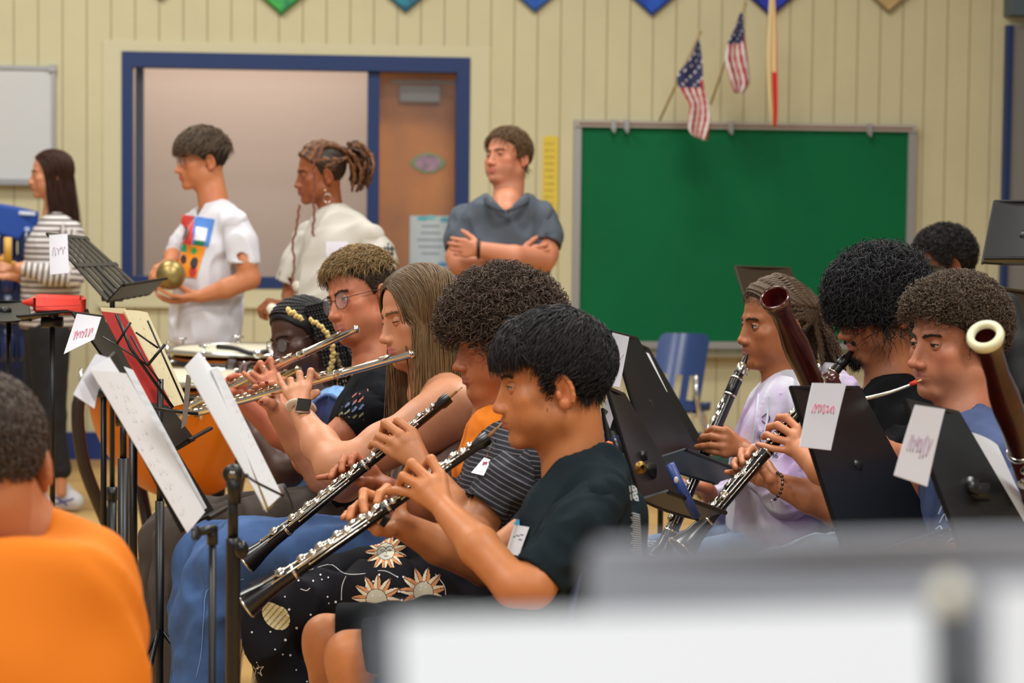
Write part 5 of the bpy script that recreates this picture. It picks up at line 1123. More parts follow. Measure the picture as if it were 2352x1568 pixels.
# ================================================================ THE WIND PLAYERS ON THE RIGHT
# ---------------- J : clarinettist in tie-dye hoodie
D = 5.55; SKJ = (186, 126, 88)
J_ = body_root('person with braided hair and lilac tie dye hoodie playing the clarinet', 1800, 1400, D)
HJ = head_frame(1697, 784, D, 72, 3, 0, 1.0, .6); nb = P(1795, 880, D+.02)
hp, br = head_mesh(HJ, SKJ, (164, 96, 84), nb=nb, nr=.048, lid=.75, gaze=(0, -.05), iris=(50, 32, 22), brow=(54, 38, 30), lipf=.95, nosew=1.1, cheek=1.1); bs = list(hp)
la = arm(D, [(1860, 960, -.15, 44), (1830, 1130, -.18, 40), (1800, 1120, -.17, 38), (1722, 1045, -.14, 24), (1700, 1030, -.12, 25)])
hand(la, D-.145, (1700, 1030, .02), [[(1664, 990, .0), (1640, 985, .01), (1626, 990, .03), (1624, 1000, .045)], [(1662, 1008, -.005), (1634, 1002, .005), (1614, 1004, .02), (1608, 1012, .035)], [(1660, 1026, -.01), (1632, 1022, .0), (1614, 1024, .01), (1600, 1026, .02)], [(1664, 1042, -.01), (1640, 1038, .0), (1626, 1034, .01), (1612, 1030, .02)]],
     [(1682, 1004, .03), (1672, 992, .045), (1666, 984, .05)], rad=9.4, palm=13); bs.append(skinp(la, SKJ, .003))
ra = Sdf(); pc(ra, D, [(1640, 1150, .12, 22), (1620, 1120, .08, 20)]); auto_hand(ra, P(1625, 1122, D+.08), (-.6, -.3, .15), (-.2, 0, -1), 1, curl=(.5, .8, .5)); bs.append(skinp(ra, SKJ, .0035)); mk('body', bs, J_)
hz = lambda y: hz_std(y, .085, .055, -.005, -.075); hb = [cap(HJ, hz, (.003, .004, .006), col=(74, 58, 46))]
for i in range(44):
    r = np.random.default_rng(200+i); a = -1.5+3.0*i/43; st = HC+nrm((math.sin(a)*.92, .32+.52*math.cos(a), .62-.45*math.sin(a)**2))*HR*1.05; pts = [st]
    for j in range(1, 5):
        f = j/4; q = nrm((math.sin(a)*(.92-.35*f), (.32+.52*math.cos(a))*(1-f)-.9*f, (.62-.4*math.sin(a)**2)*(1-f)+.05*f)); pts.append(HC+q*HR*(1.08+.03*f))
    e = pts[-1]; sp = .3*(e[0]); k_ = i % 5
    for j in range(1, 6): pts.append(e+V3(-sp*.1*j+r.normal(0, .005), -.016*j+.0005*j*j+.004*k_-.008, -.030*j-.003*k_))
    hb.append(braid([to_w(HJ, p) for p in pts], .0046, .0034, (84, 66, 50), per=.010, n=6, amp=.26, seg=4))
for q in (-1, 1):
    for i in range(10):
        y0 = .062-.011*i; st = V3(q*.079*math.sqrt(max(.05, 1-((y0+.009)/.095)**2)), y0, hz_std(y0, .085, .055, -.005, -.075)+.004); hb.append(braid([to_w(HJ, p) for p in (st, HC+nrm((q*.85, -.15-.05*i, .25-.075*i))*HR*1.06, HC+nrm((q*.45, -.85, .0-.05*i))*HR*1.09, V3(q*.02, -.12, -.03-.01*i))], .0052, .0046, (84, 66, 50), per=.011, n=6, amp=.26, seg=4))
f_ = flow_hair(HJ, scalp(500, lambda y: np.where(y > .0, .055, 9)), .02, 5, lambda p, t: np.stack([p[:, 0]*5, -.7+0*p[:, 0], .4+0*p[:, 0]], 1), lift=(0, .006), col=(80, 62, 48), base=1.04, rad=.0006, jit=.4)
mk('hair', hb+[br, f_], J_)
M_hood = mat('tie dye fleece', (206, 204, 216), .92, noise=(6.5, .10, (184, 158, 200)), bump=(500, .3))
s = torso(D, [(1800, 930, 0, 52), (1800, 1000, 0, 90), (1800, 1090, 0, 104), (1792, 1190, 0, 112)], ((-.07, 1), (0, 1), (.07, 1)), .05); pc(s, D, [(1820, 905, 0, 44), (1862, 945, -.15, 50)], .05); pc(s, D, [(1800, 905, 0, 44), (1765, 940, .15, 48)], .05); s.rc(nb+V3(-.03, 0, -.03), nb+V3(-.05, 0, .12), .050, .075, .008, -1)
pc(s, D, [(1720, 1190, -.08, 34), (1800, 1215, -.1, 40), (1900, 1215, -.08, 44)], .03)
tb = cloth(s, M_hood, .006, (.012, .13, 101)); hd = mk('hoodie', [tb], J_)
s = Sdf(); pc(s, D, [(1862, 950, -.15, 50), (1840, 1110, -.19, 54), (1812, 1136, -.19, 52), (1760, 1090, -.16, 42), (1716, 1046, -.13, 36)], .03); nv_ = nrm(P(1700, 1030, D-.12)-P(1760, 1090, D-.16)); s.cut = [plane(P(1712, 1042, D-.13), nv_)]; s.rc(P(1724, 1052, D-.135), P(1690, 1020, D-.11), .032, .032, .004, -1)
mk('sleeve', [cloth(s, M_hood, .005, (.006, .07, 102))], hd); s = Sdf(); pc(s, D, [(1765, 950, .15, 46), (1700, 1150, .17, 50), (1690, 1170, .16, 50), (1650, 1150, .12, 36)], .03); mk('sleeve', [cloth(s, M_hood, .006, (.006, .07, 103))], hd)
s = Sdf(); pc(s, D, [(1900, 880, .06, 40), (1925, 905, .0, 46), (1905, 935, -.09, 36), (1860, 930, -.13, 26), (1800, 905, -.10, 16)], .025); pc(s, D, [(1900, 880, .06, 40), (1860, 880, .14, 34), (1800, 900, .12, 18)], .03); s.rc(P(1880, 860, D), P(1860, 930, D), .050, .040, .01, -1)
mk('hood', [cloth(s, M_hood, .005, (.006, .06, 104))], hd)
M_str = mat('drawstring', (196, 200, 214), .8); jb_ = bvh(*tb[:2]); ds = [curve_on(jb_, [(1742, 905), (1738, 940), (1734, 980), (1728, 1020)], .003, M_str), curve_on(jb_, [(1764, 910), (1764, 950), (1756, 1000)], .003, M_str)]
def rings_(u, v):
    d = math.hypot((u-.45)*1.1, (v-.95)*1.0)
    if v < .9 and abs((d*9) % 1-.5) < .16 and .2 < d < .62: return (84, 76, 96)
    return None
ds += [decal(jb_, ((1738, 976), (1776, 976), (1776, 1012), (1738, 1012)), 34, 34, rings_, M_print, .002)]
for pts in (((1750, 958), (1762, 950), (1768, 962), (1758, 972), (1750, 966)), ((1745, 945), (1752, 950)), ((1760, 944), (1772, 948)), ((1748, 975), (1746, 990)), ((1744, 1000), (1752, 1030), (1770, 1055))): ds.append(curve_on(jb_, pts, .0016, mat('hoodie ink', (78, 66, 88), .8)))
def glyph(ch, x, y, w, h):
    G = {'3': [(0, 0), (1, .1), (.9, .4), (.4, .5), (1, .6), (.9, .95), (0, 1)], '6': [(.9, 0), (.3, .2), (0, .7), (.4, 1), (.9, .85), (.8, .55), (.1, .6)], '-': [(0, .5), (1, .5)], '.': [(0, .9), (.2, 1)]}[ch]
    return [(x+a*w, y+b*h) for a, b in G]
for ch, x in (('.', 1764), ('3', 1771), ('6', 1780)): ds.append(curve_on(jb_, glyph(ch, x, 1040, 6.5, 10), .0011, mat('hoodie ink', (78, 66, 88), .8)))
mk('hoodie_print', [x for x in ds if x], hd, smooth=False)
M_ltj = mat('light blue jeans', (116, 140, 172), .9, noise=(20, .2), bump=(800, .3))
s = Sdf(); pc(s, D, [(1850, 1270, -.09, 78), (1680, 1290, -.10, 60), (1590, 1300, -.10, 56), (1560, 1340, -.1, 54), (1560, fy(D-.1), -.1, 46)], .03); pc(s, D, [(1820, 1240, .1, 64), (1620, 1262, .1, 50), (1520, 1275, .1, 46), (1505, 1320, .1, 44), (1500, fy(D+.1), .1, 40)], .03)
jj = cloth(s, M_ltj, .007, (.005, .1, 105)); jo = mk('jeans', [jj], J_); d_ = decal(bvh(*jj[:2]), ((1484, 1242), (1508, 1240), (1510, 1258), (1486, 1258)), 12, 8, lambda u, v: (216, 220, 226) if math.sin(v*30+u*4) > 0 else None, M_print, .002)
if d_: mk('ripped_patch', [d_], jo, smooth=False)
# ---------------- K : clarinettist with big black hair
D = 5.1; SKK = (196, 136, 104)
K_ = body_root('person with big shaggy black hair and black tee playing the clarinet', 2060, 1450, D)
HK = head_frame(1927, 776, D, 72, 14, 0, 1.03, .8); nb = P(2040, 905, D+.03)
hp, br = head_mesh(HK, SKK, (170, 104, 90), nb=nb, nr=.054, lid=.2, gaze=(0, -.4), brow=(24, 20, 20), lipf=.95, beard=((80, 58, 48), .35)); bs = list(hp)
la = arm(D, [(2085, 1012, -.14, 34), (1985, 1105, -.24, 44), (1960, 1105, -.24, 42), (1890, 1075, -.17, 38), (1836, 1030, -.08, 26)])
hand(la, D-.03, (1836, 1032, -.05), [[(1832, 984, -.04), (1806, 958, -.02), (1790, 958, .01), (1784, 968, .03)], [(1824, 1000, -.05), (1786, 976, -.03), (1768, 980, .0), (1764, 990, .02)], [(1816, 1016, -.05), (1780, 1006, -.035), (1762, 998, -.02), (1754, 1004, .005)], [(1812, 1034, -.05), (1776, 1030, -.04), (1756, 1024, -.03), (1740, 1020, -.01)]],
     [(1840, 1000, .0), (1838, 978, .03), (1832, 964, .05)], rad=9.4, palm=13); bs.append(skinp(la, (218, 158, 124), .0028))
ra = arm(D, [(2060, 1060, .10, 46), (1960, 1180, .0, 46), (1930, 1170, -.03, 44), (1860, 1140, -.04, 38), (1788, 1112, -.03, 26)])
hand(ra, D, (1786, 1110, -.03), [[(1760, 1062, .035), (1728, 1030, .04), (1720, 1036, .01), (1716, 1046, -.005)], [(1750, 1078, .04), (1704, 1036, .045), (1702, 1048, .01), (1706, 1062, -.01)], [(1744, 1092, .04), (1690, 1058, .05), (1686, 1066, .02), (1690, 1074, .0)], [(1738, 1104, .035), (1700, 1088, .045), (1682, 1084, .03), (1668, 1084, .02)]],
     [(1768, 1098, -.05), (1756, 1082, -.05), (1744, 1074, -.04)], rad=9.2, palm=15); bs.append(skinp(ra, (206, 146, 112), .0028)); mk('body', bs, K_)
bl_ = [P(1786, 1086, D-.055), P(1796, 1094, D-.085), P(1797, 1112, D-.10), P(1792, 1132, D-.09), P(1780, 1146, D-.05)]; M_bead = mat('dark beads', (60, 36, 30), .3); bb_ = [(*tube(spline(bl_, 16), .0012, 5), M_silver)]+[(*ell(p, .0042, nu=10, nv=6), M_bead) for p in spline(bl_, 9)]+[(*tube(spline([P(1780, 1146, D-.05), P(1770, 1150, D-.05), P(1776, 1166, D-.05)], 8), .001, 5), M_silver)]
mk('bracelet', bb_, K_)
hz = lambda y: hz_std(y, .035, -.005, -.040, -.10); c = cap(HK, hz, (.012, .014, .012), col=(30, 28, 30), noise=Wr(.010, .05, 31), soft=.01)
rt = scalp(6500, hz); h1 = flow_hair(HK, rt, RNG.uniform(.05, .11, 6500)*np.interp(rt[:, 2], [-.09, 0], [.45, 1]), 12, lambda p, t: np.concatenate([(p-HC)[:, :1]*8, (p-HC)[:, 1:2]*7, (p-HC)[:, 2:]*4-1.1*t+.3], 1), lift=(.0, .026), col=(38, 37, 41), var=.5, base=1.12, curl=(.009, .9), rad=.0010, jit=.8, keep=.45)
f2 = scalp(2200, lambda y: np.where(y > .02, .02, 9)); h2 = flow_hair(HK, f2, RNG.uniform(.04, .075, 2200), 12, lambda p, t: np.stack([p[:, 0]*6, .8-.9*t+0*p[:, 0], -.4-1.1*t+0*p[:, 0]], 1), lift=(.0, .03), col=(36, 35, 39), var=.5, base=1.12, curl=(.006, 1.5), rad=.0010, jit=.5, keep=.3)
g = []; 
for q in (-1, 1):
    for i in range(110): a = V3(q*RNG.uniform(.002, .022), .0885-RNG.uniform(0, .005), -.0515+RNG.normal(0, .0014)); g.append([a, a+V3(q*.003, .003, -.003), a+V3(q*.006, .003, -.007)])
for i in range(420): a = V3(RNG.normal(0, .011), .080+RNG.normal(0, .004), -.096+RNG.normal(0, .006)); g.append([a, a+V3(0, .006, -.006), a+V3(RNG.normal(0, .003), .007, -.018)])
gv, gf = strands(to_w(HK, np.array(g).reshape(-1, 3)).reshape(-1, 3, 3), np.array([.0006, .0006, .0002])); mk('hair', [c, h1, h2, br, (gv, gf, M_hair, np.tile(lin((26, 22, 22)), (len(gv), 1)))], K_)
M_bt2 = mat('plain black tee', (12, 13, 16), .92, spec=.12)
s = torso(D, [(2045, 935, 0, 62), (2055, 1010, 0, 104), (2060, 1110, 0, 116), (2050, 1230, 0, 118)], ((-.08, 1), (0, 1), (.08, 1)), .05); pc(s, D, [(2070, 925, 0, 50), (2110, 985, -.16, 54)], .05); pc(s, D, [(2040, 925, 0, 50), (2020, 975, .16, 52)], .05); s.rc(nb+V3(0, 0, -.03), nb+V3(-.03, 0, .12), .060, .066, .006, -1)
tb = cloth(s, M_bt2, .006, (.008, .12, 111)); sl = sleeve(D, [(2108, 990, -.15, 56), (2070, 1050, -.19, 62), (2030, 1090, -.22, 58)], k=.02, m=M_bt2, wr=(.006, .08, 112), inner=.82); mk('tee_shirt', [tb, sl], K_)
s = Sdf(); pc(s, D, [(2070, 1280, -.09, 84), (1880, 1300, -.1, 66), (1800, 1330, -.1, 60), (1790, fy(D-.1), -.1, 50)], .03); pc(s, D, [(2070, 1280, .09, 84), (1880, 1290, .1, 60), (1780, 1320, .1, 56), (1770, fy(D+.1), .1, 48)], .03); mk('trousers', [cloth(s, mat('pale blue trousers', (132, 146, 166), .9), .009, (.004, .1, 113))], K_)
# ---------------- L : bassoonist in blue tee
D = 4.45; SKL = (208, 150, 124)
L_ = body_root('person with short curly brown hair and blue tee playing the bassoon', 2260, 1500, D)
HL = head_frame(2086, 838, D, 62, 4, 0, 1.02, 1.0); nb = P(2222, 975, D+.03)
hp, br = head_mesh(HL, SKL, (178, 108, 98), nb=nb, nr=.058, lid=.3, gaze=(0, -.2), brow=(48, 36, 28), lipf=.85, jaw=1.05, chin=1.05, beard=((120, 92, 80), .22)); bs = list(hp)
la = arm(D, [(2330, 1090, -.16, 54), (2300, 1260, -.18, 48), (2200, 1290, -.18, 42), (2120, 1260, -.10, 30)]); auto_hand(la, P(2118, 1258, D-.1), (-.8, 0, .3), (.3, .8, 0), 1, curl=(.5, .6, .4)); bs.append(skinp(la, SKL, .0035))
ra = arm(D, [(2200, 1080, .16, 50), (2120, 1150, .12, 46), (2100, 1140, .12, 42), (2096, 1060, .1, 34), (2040, 1040, .05, 28)]); auto_hand(ra, P(2040, 1040, D+.05), (-.9, -.1, .1), (-.1, -1, 0), -1, curl=(.5, .6, .4)); bs.append(skinp(ra, SKL, .0035)); mk('body', bs, L_)
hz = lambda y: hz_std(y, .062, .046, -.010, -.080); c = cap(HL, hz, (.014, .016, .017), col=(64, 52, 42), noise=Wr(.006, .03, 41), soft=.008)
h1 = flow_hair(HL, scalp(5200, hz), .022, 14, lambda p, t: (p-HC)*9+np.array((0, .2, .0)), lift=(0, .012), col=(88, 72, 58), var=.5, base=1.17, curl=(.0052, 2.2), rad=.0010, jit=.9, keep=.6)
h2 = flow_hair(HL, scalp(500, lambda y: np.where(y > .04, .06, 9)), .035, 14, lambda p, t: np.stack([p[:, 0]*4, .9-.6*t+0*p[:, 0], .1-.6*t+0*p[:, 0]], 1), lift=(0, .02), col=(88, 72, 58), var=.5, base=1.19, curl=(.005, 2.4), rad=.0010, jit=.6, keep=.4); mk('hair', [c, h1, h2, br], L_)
M_blt = mat('heather blue tee', (70, 84, 124), .9, bump=(600, .25), noise=(60, .08))
s = torso(D, [(2240, 1010, 0, 66), (2250, 1090, 0, 112), (2255, 1200, 0, 122), (2240, 1330, 0, 128)], ((-.08, 1), (0, 1), (.08, 1)), .05); pc(s, D, [(2260, 1000, 0, 54), (2320, 1060, -.16, 58)], .05); pc(s, D, [(2240, 1000, 0, 54), (2215, 1050, .16, 56)], .05); s.rc(nb+V3(0, 0, -.03), nb+V3(-.03, 0, .12), .064, .070, .006, -1)
tb = cloth(s, M_blt, .006, (.008, .12, 121)); sl = sleeve(D, [(2322, 1066, -.16, 58), (2330, 1130, -.18, 66), (2325, 1180, -.18, 64)], k=.02, m=M_blt, inner=.82); lt = mk('tee_shirt', [tb, sl], L_); lb = bvh(*tb[:2])
M_wp = mat('white ink', (196, 204, 226), .8); cs = [curve_on(lb, p, .0016, M_wp) for p in (((2160, 1150), (2168, 1120), (2172, 1160), (2180, 1130)), ((2158, 1200), (2170, 1180), (2176, 1196), (2190, 1176), (2196, 1192), (2210, 1176)), ((2156, 1180), (2166, 1160), (2180, 1168)), ((2160, 1230), (2186, 1214), (2210, 1222)), ((2170, 1250), (2190, 1236), (2205, 1252)), ((2150, 1215), (2160, 1208), (2165, 1222)))]; mk('chest_print', [x for x in cs if x], lt, smooth=False)
s = Sdf(); pc(s, D, [(2240, 1380, -.09, 96), (2040, 1400, -.1, 76), (1960, 1440, -.1, 66), (1950, fy(D-.1), -.1, 50)], .03); pc(s, D, [(2240, 1380, .09, 96), (2060, 1390, .1, 70), (1990, 1430, .1, 60), (1990, fy(D+.1), .1, 48)], .03); mk('shorts', [cloth(s, mat('grey shorts', (70, 74, 84), .9), .009)], L_)
# ---------------- O : foreground boy in orange
D = 2.95; SKO = (206, 140, 100)
O_ = body_root('person in a bright orange tee seen from behind at the lower left', 60, 1568, D)
HO = head_frame(-60, 1125, D+.12, 160, 6, 0, 1.0); nb = P(0, 1260, D+.02)
hp, br = head_mesh(HO, SKO, nb=nb, nr=.060, h=.004, far=True, brow=(50, 38, 30)); s = Sdf(); pc(s, D, [(0, 1150, .02, 92), (10, 1215, .03, 110)], .03); pc(s, D, [(30, 1195, .02, 66), (96, 1222, .02, 44)], .05); mk('body', list(hp)+[skinp(s, SKO, .006, True)], O_)
hz = lambda y: hz_std(y, .06, .03, -.02, -.078); c = cap(HO, hz, (.003, .004, .004), col=(64, 56, 52), h=.005)
mk('hair', [c, flow_hair(HO, scalp(6000, hz), .022, 6, lambda p, t: np.stack([p[:, 0]*4, (p[:, 1]+.06)*8, -.6+0*p[:, 0]], 1), lift=(0, .006), col=(84, 70, 62), base=1.04, rad=.0014, jit=.35, short=True)], O_)
M_or = mat('orange tee', (224, 116, 4), .85, bump=(400, .2))
dx, dy = -48, 72
for q in ([(20, 1290, 0, 150), (20, 1420, 0, 170), (15, 1700, 0, 175)], ): s = torso(D, [(x+dx, y+dy, d, r) for x, y, d, r in q], ((0, 1),), .06)
for q in ([(30, 1225, .02, 90), (215, 1310, 0, 98)], [(0, 1225, .02, 90), (-190, 1310, 0, 98)]): pc(s, D, [(x+dx, y+dy, d, r) for x, y, d, r in q], .09)
for q in (-1, 1): pc(s, D, [(20+q*110+dx, 1330+dy, 0, 150), (20+q*120+dx, 1480+dy, 0, 165), (20+q*110+dx, 1700+dy, 0, 165)], .08)
pc(s, D, [(88, 1240, .01, 60), (190, 1300, 0, 78)], .05); pc(s, D, [(245+dx, 1340+dy, 0, 92), (262+dx, 1480+dy, -.02, 92), (255+dx, 1620+dy, -.05, 84)], .05); s.rc(nb+V3(-.02, 0, -.06), nb+V3(-.02, 0, .14), .072, .085, .01, -1)
mk('tee_shirt', [cloth(s, M_or, .009, (.020, .26, 131), sm=1)], O_)
# ================================================================ INSTRUMENTS
def axisf(p0, p1, upw):
    a = nrm(p1-p0); u = np.asarray(upw, float); u = nrm(u-(u@a)*a); return a, u, -np.cross(a, u)
def keywork(par, p0, p1, upw, keys, rods, r_at, m=M_silver, cup=.0080, side=.6):
    """keys: [(t, side offset -1..1, size)], rods: [(t0, t1, angle)]"""
    a, u, w = axisf(p0, p1, upw); L = np.linalg.norm(p1-p0)
    for (t, so, sz) in keys:
        r = r_at(t); d = nrm(u+w*so); c = p0+a*t*L+d*(r+.0035)
        q = [lathe([(0, .0022), (cup*sz*.6, .0024), (cup*sz, .0012), (cup*sz, -.0012), (0, -.0014)], c, d, 14), tube([c-a*.012*sz+d*.001, c+d*.0015, c+a*.012*sz+d*.001+w*.004], .0014, 6), tube([p0+a*t*L+d*r*.8+a*.010, c+a*.010], .0013, 6)]
        mk('key', [(*join(*q), m)], par)
    for (t0, t1, ang) in rods:
        d = nrm(u*math.cos(ang)+w*math.sin(ang)); q = [tube([p0+a*t*L+d*(r_at(t)+.0042) for t in np.linspace(t0, t1, 6)], .0016, 6)]
        for t in np.linspace(t0, t1, max(2, int((t1-t0)*L/.05)+1)): q.append(tube([p0+a*t*L+d*r_at(t)*.9, p0+a*t*L+d*(r_at(t)+.005)], [.0016, .0024], 6))
        mk('rod', [(*join(*q), m)], par)
def prof_body(name, p0, p1, prof, m, par, n=24):
    L = np.linalg.norm(p1-p0); return mk(name, [(*lathe([(r, t*L) for t, r in prof], p0, p1-p0, n), m)], par, smooth=50)
def ring_at(par, p0, p1, t, r, w=.006, m=M_silver, name='ring'):
    a = nrm(p1-p0); L = np.linalg.norm(p1-p0); return mk(name, [(*lathe([(r*.9, -w/2), (r, -w/2), (r*1.04, 0), (r, w/2), (r*.9, w/2)], p0+a*t*L, a, 26), m)], par)
M_eb = mat('blackwood', (22, 20, 21), .26, spec=.6); M_reed = mat('cane reed', (196, 158, 88), .6)
def oboe(label, reed0, top, end, upw, s=1.0):
    t = thing('oboe', label, 'oboe', end); rt = lambda q: np.interp(q, [0, .04, .06, .45, .80, .92, 1], [.0125, .0125, .0098, .0118, .0140, .0190, .0265])*s
    prof_body('upper_joint', top, end, [(0, .004), (0, .0125*s), (.035, .0135*s), (.05, .0100*s), (.40, .0115*s), (.405, .0135*s), (.425, .0135*s)], M_eb, t)
    prof_body('lower_joint', top, end, [(.42, .0128*s), (.43, .0120*s), (.78, .0138*s), (.79, .0155*s), (.81, .0155*s)], M_eb, t)
    prof_body('bell', top, end, [(.805, .0148*s), (.86, .0152*s), (.92, .0185*s), (.97, .0240*s), (1, .0268*s), (1.002, .0250*s), (.99, .0215*s), (.93, .012*s), (.85, .008*s)], M_eb, t)
    ring_at(t, top, end, .415, .0138*s); ring_at(t, top, end, .80, .0158*s); ring_at(t, top, end, .998, .0268*s, .004)
    a, u, w = axisf(top, end, upw); mk('reed', [(*tube([reed0, reed0+(top-reed0)*.45], [.0022, .0030], 10, flat=.5), M_reed), (*tube([reed0+(top-reed0)*.42, top+a*.004], [.0026, .0040], 10), mat('cork', (170, 120, 70), .8))], t)
    ks = [(x, so, sz) for x, so, sz in ((.07, .2, .7), (.10, .5, .8), (.135, .0, .9), (.165, .6, .7), (.20, .1, 1.0), (.24, -.2, .8), (.27, .5, .9), (.305, .1, 1.0), (.335, -.3, .8), (.365, .4, 1.0), (.39, .8, .8), (.45, .0, 1.0), (.48, .6, .8), (.51, .1, 1.0), (.545, -.2, .9), (.575, .4, 1.0), (.61, .1, 1.1), (.645, .6, .9), (.68, .0, 1.1), (.715, .4, 1.0), (.755, .1, 1.2), (.84, .1, 1.25))]
    keywork(t, top, end, upw, ks, [(.08, .39, .75), (.12, .38, .35), (.16, .36, 1.1), (.44, .78, .85), (.46, .76, .45), (.50, .74, 1.2), (.60, .90, .15), (.56, .88, .7)], rt)
    return t
ov_ = V3(-.35, -.50, .75)
ob = oboe('black oboe with silver keys nearest the camera, bell at lower left', P(1156, 968, 4.0), P(1122, 1004, 3.995), P(563, 1390, 3.955), ov_)
mk('thumb_hook', [(*box(P(884, 1196, 3.945), (.012, .010, .022), rotm((0, 1, 0), .6), .002), M_blackp)], ob)
oboe('black oboe with silver keys played by the curly haired person', P(1062, 889, 4.6), P(1032, 912, 4.585), P(563, 1292, 4.545), ov_)
# flutes
M_nick = mat('bright flute silver', (232, 226, 214), .14, 1.0); M_gsil = mat('warm flute silver', (214, 200, 170), .18, 1.0)
def flute(label, p0, p1, upw, m=M_nick):
    t = thing('flute', label, 'flute', p1); r = .0097; a, u, w = axisf(p0, p1, upw)
    prof_body('head_joint', p0, p1, [(0, 0), (.0, .006), (.008, .0105), (.018, .0105), (.022, r*.95), (.30, r), (.302, r*1.12), (.322, r*1.12)], m, t, 28)
    prof_body('body_joint', p0, p1, [(.32, r*1.1), (.345, r*1.1), (.347, r), (.84, r), (.842, r*1.1), (.86, r*1.1)], m, t, 28); prof_body('foot_joint', p0, p1, [(.858, r), (.99, r), (.992, r*1.1), (1, r*1.1), (1, r*.8), (.96, r*.75)], m, t, 28)
    ring_at(t, p0, p1, .012, .0112, .004, m); ring_at(t, p0, p1, .305, .0112, .003, m); ring_at(t, p0, p1, .345, .0112, .003, m); ring_at(t, p0, p1, .85, .0112, .003, m)
    L = np.linalg.norm(p1-p0); c = p0+a*L*.125+u*(r+.003)
    def lp(x, y): return c+a*x*.019+w*y*.013-u*.010*y*y-u*.001*x*x
    V, F = grid(lambda q, s_: lp(math.cos(2*PI*q)*(.35+.65*s_)*1.0, math.sin(2*PI*q)*(.35+.65*s_)*.95), 24, 4, .0015); mk('lip_plate', [(V, F, m)], t)
    keywork(t, p0, p1, upw, [(x, so, 1.15) for x, so in ((.40, .1), (.435, -.5), (.47, .1), (.505, .1), (.54, .1), (.575, .3), (.61, .1), (.645, .1), (.685, .1), (.72, .1), (.755, .1), (.79, .1), (.83, .4), (.88, .1), (.915, .1), (.95, .1))], [(.38, .62, .9), (.60, .83, .9), (.86, .97, .9)], lambda q: r, m, .0072)
    return t
flute('silver flute of the long haired person, end cap beside the chin', P(953, 811, 4.995), P(449, 948, 5.33), V3(-.1, .0, 1))
flute('silver flute held highest, at the mouth of the person with round glasses', P(825, 753, 5.60), P(441, 931, 5.93), V3(-.1, .1, 1))
flute('silver flute of the black braided person, partly hidden behind the hands', P(689, 847, 6.10), P(406, 959, 6.60), V3(-.1, .1, 1), M_gsil)
# clarinets
def clarinet(label, m0, end, upw, s=1.0):
    t = thing('clarinet', label, 'clarinet', end); a, u, w = axisf(m0, end, upw); L = np.linalg.norm(end-m0)
    mk('mouthpiece', [(*lathe([(.002, 0), (.006, .010), (.0105, .045), (.0125, .065), (.0125, .078)], m0, a, 18), M_eb)], t)
    mk('ligature', [(*lathe([(.0118, .030), (.0128, .031), (.0142, .056), (.0132, .057)], m0, a, 18), M_blackp if s > 1 else M_silver), (*tube([m0+a*.036-u*.012, m0+a*.036-u*.022], .003, 8), M_silver), (*tube([m0+a*.050-u*.012, m0+a*.050-u*.022], .003, 8), M_silver)], t)
    f = lambda x: x*L
    prof_body('barrel', m0, end, [(.118, .0135), (.12, .0165), (.16, .0160), (.205, .0165), (.21, .0140)], M_eb, t); ring_at(t, m0, end, .125, .0168); ring_at(t, m0, end, .205, .0168)
    prof_body('upper_joint', m0, end, [(.205, .0135), (.21, .0150), (.50, .0150), (.505, .0165), (.53, .0165)], M_eb, t); ring_at(t, m0, end, .52, .0170)
    prof_body('lower_joint', m0, end, [(.53, .0155), (.84, .0165), (.845, .0180), (.86, .0180)], M_eb, t)
    prof_body('bell', m0, end, [(.855, .0190), (.88, .0195), (.93, .0230), (.975, .0310), (1, .0390), (1, .0370), (.97, .028), (.90, .014)], M_eb, t, 30); ring_at(t, m0, end, .86, .0200); ring_at(t, m0, end, .998, .0392, .004)
    keywork(t, m0, end, upw, [(x, so, sz) for x, so, sz in ((.25, .4, .8), (.28, .1, 1), (.31, .6, .9), (.345, .1, 1.1), (.38, -.3, .8), (.41, .1, 1.1), (.45, .5, .9), (.48, .1, 1.1), (.56, .1, 1.1), (.60, .1, 1.1), (.64, .6, 1), (.67, .1, 1.1), (.71, -.4, 1.5), (.75, .5, 1.6), (.80, .0, 1.7))], [(.26, .49, .8), (.30, .48, .3), (.55, .84, .9), (.58, .82, 1.3), (.60, .80, .4)], lambda q: .0155, cup=.0070)
    return t
clarinet('black clarinet of the hooded person, held nearly upright', P(1717, 812, 5.52), P(1512, 1290, 5.36), V3(-.9, -.45, .15))
clarinet('black clarinet of the shaggy haired person crossing in front of the hoodie', P(1962, 800, 5.12), P(1566, 1262, 4.98), V3(-.8, -.5, .35), 1.1)
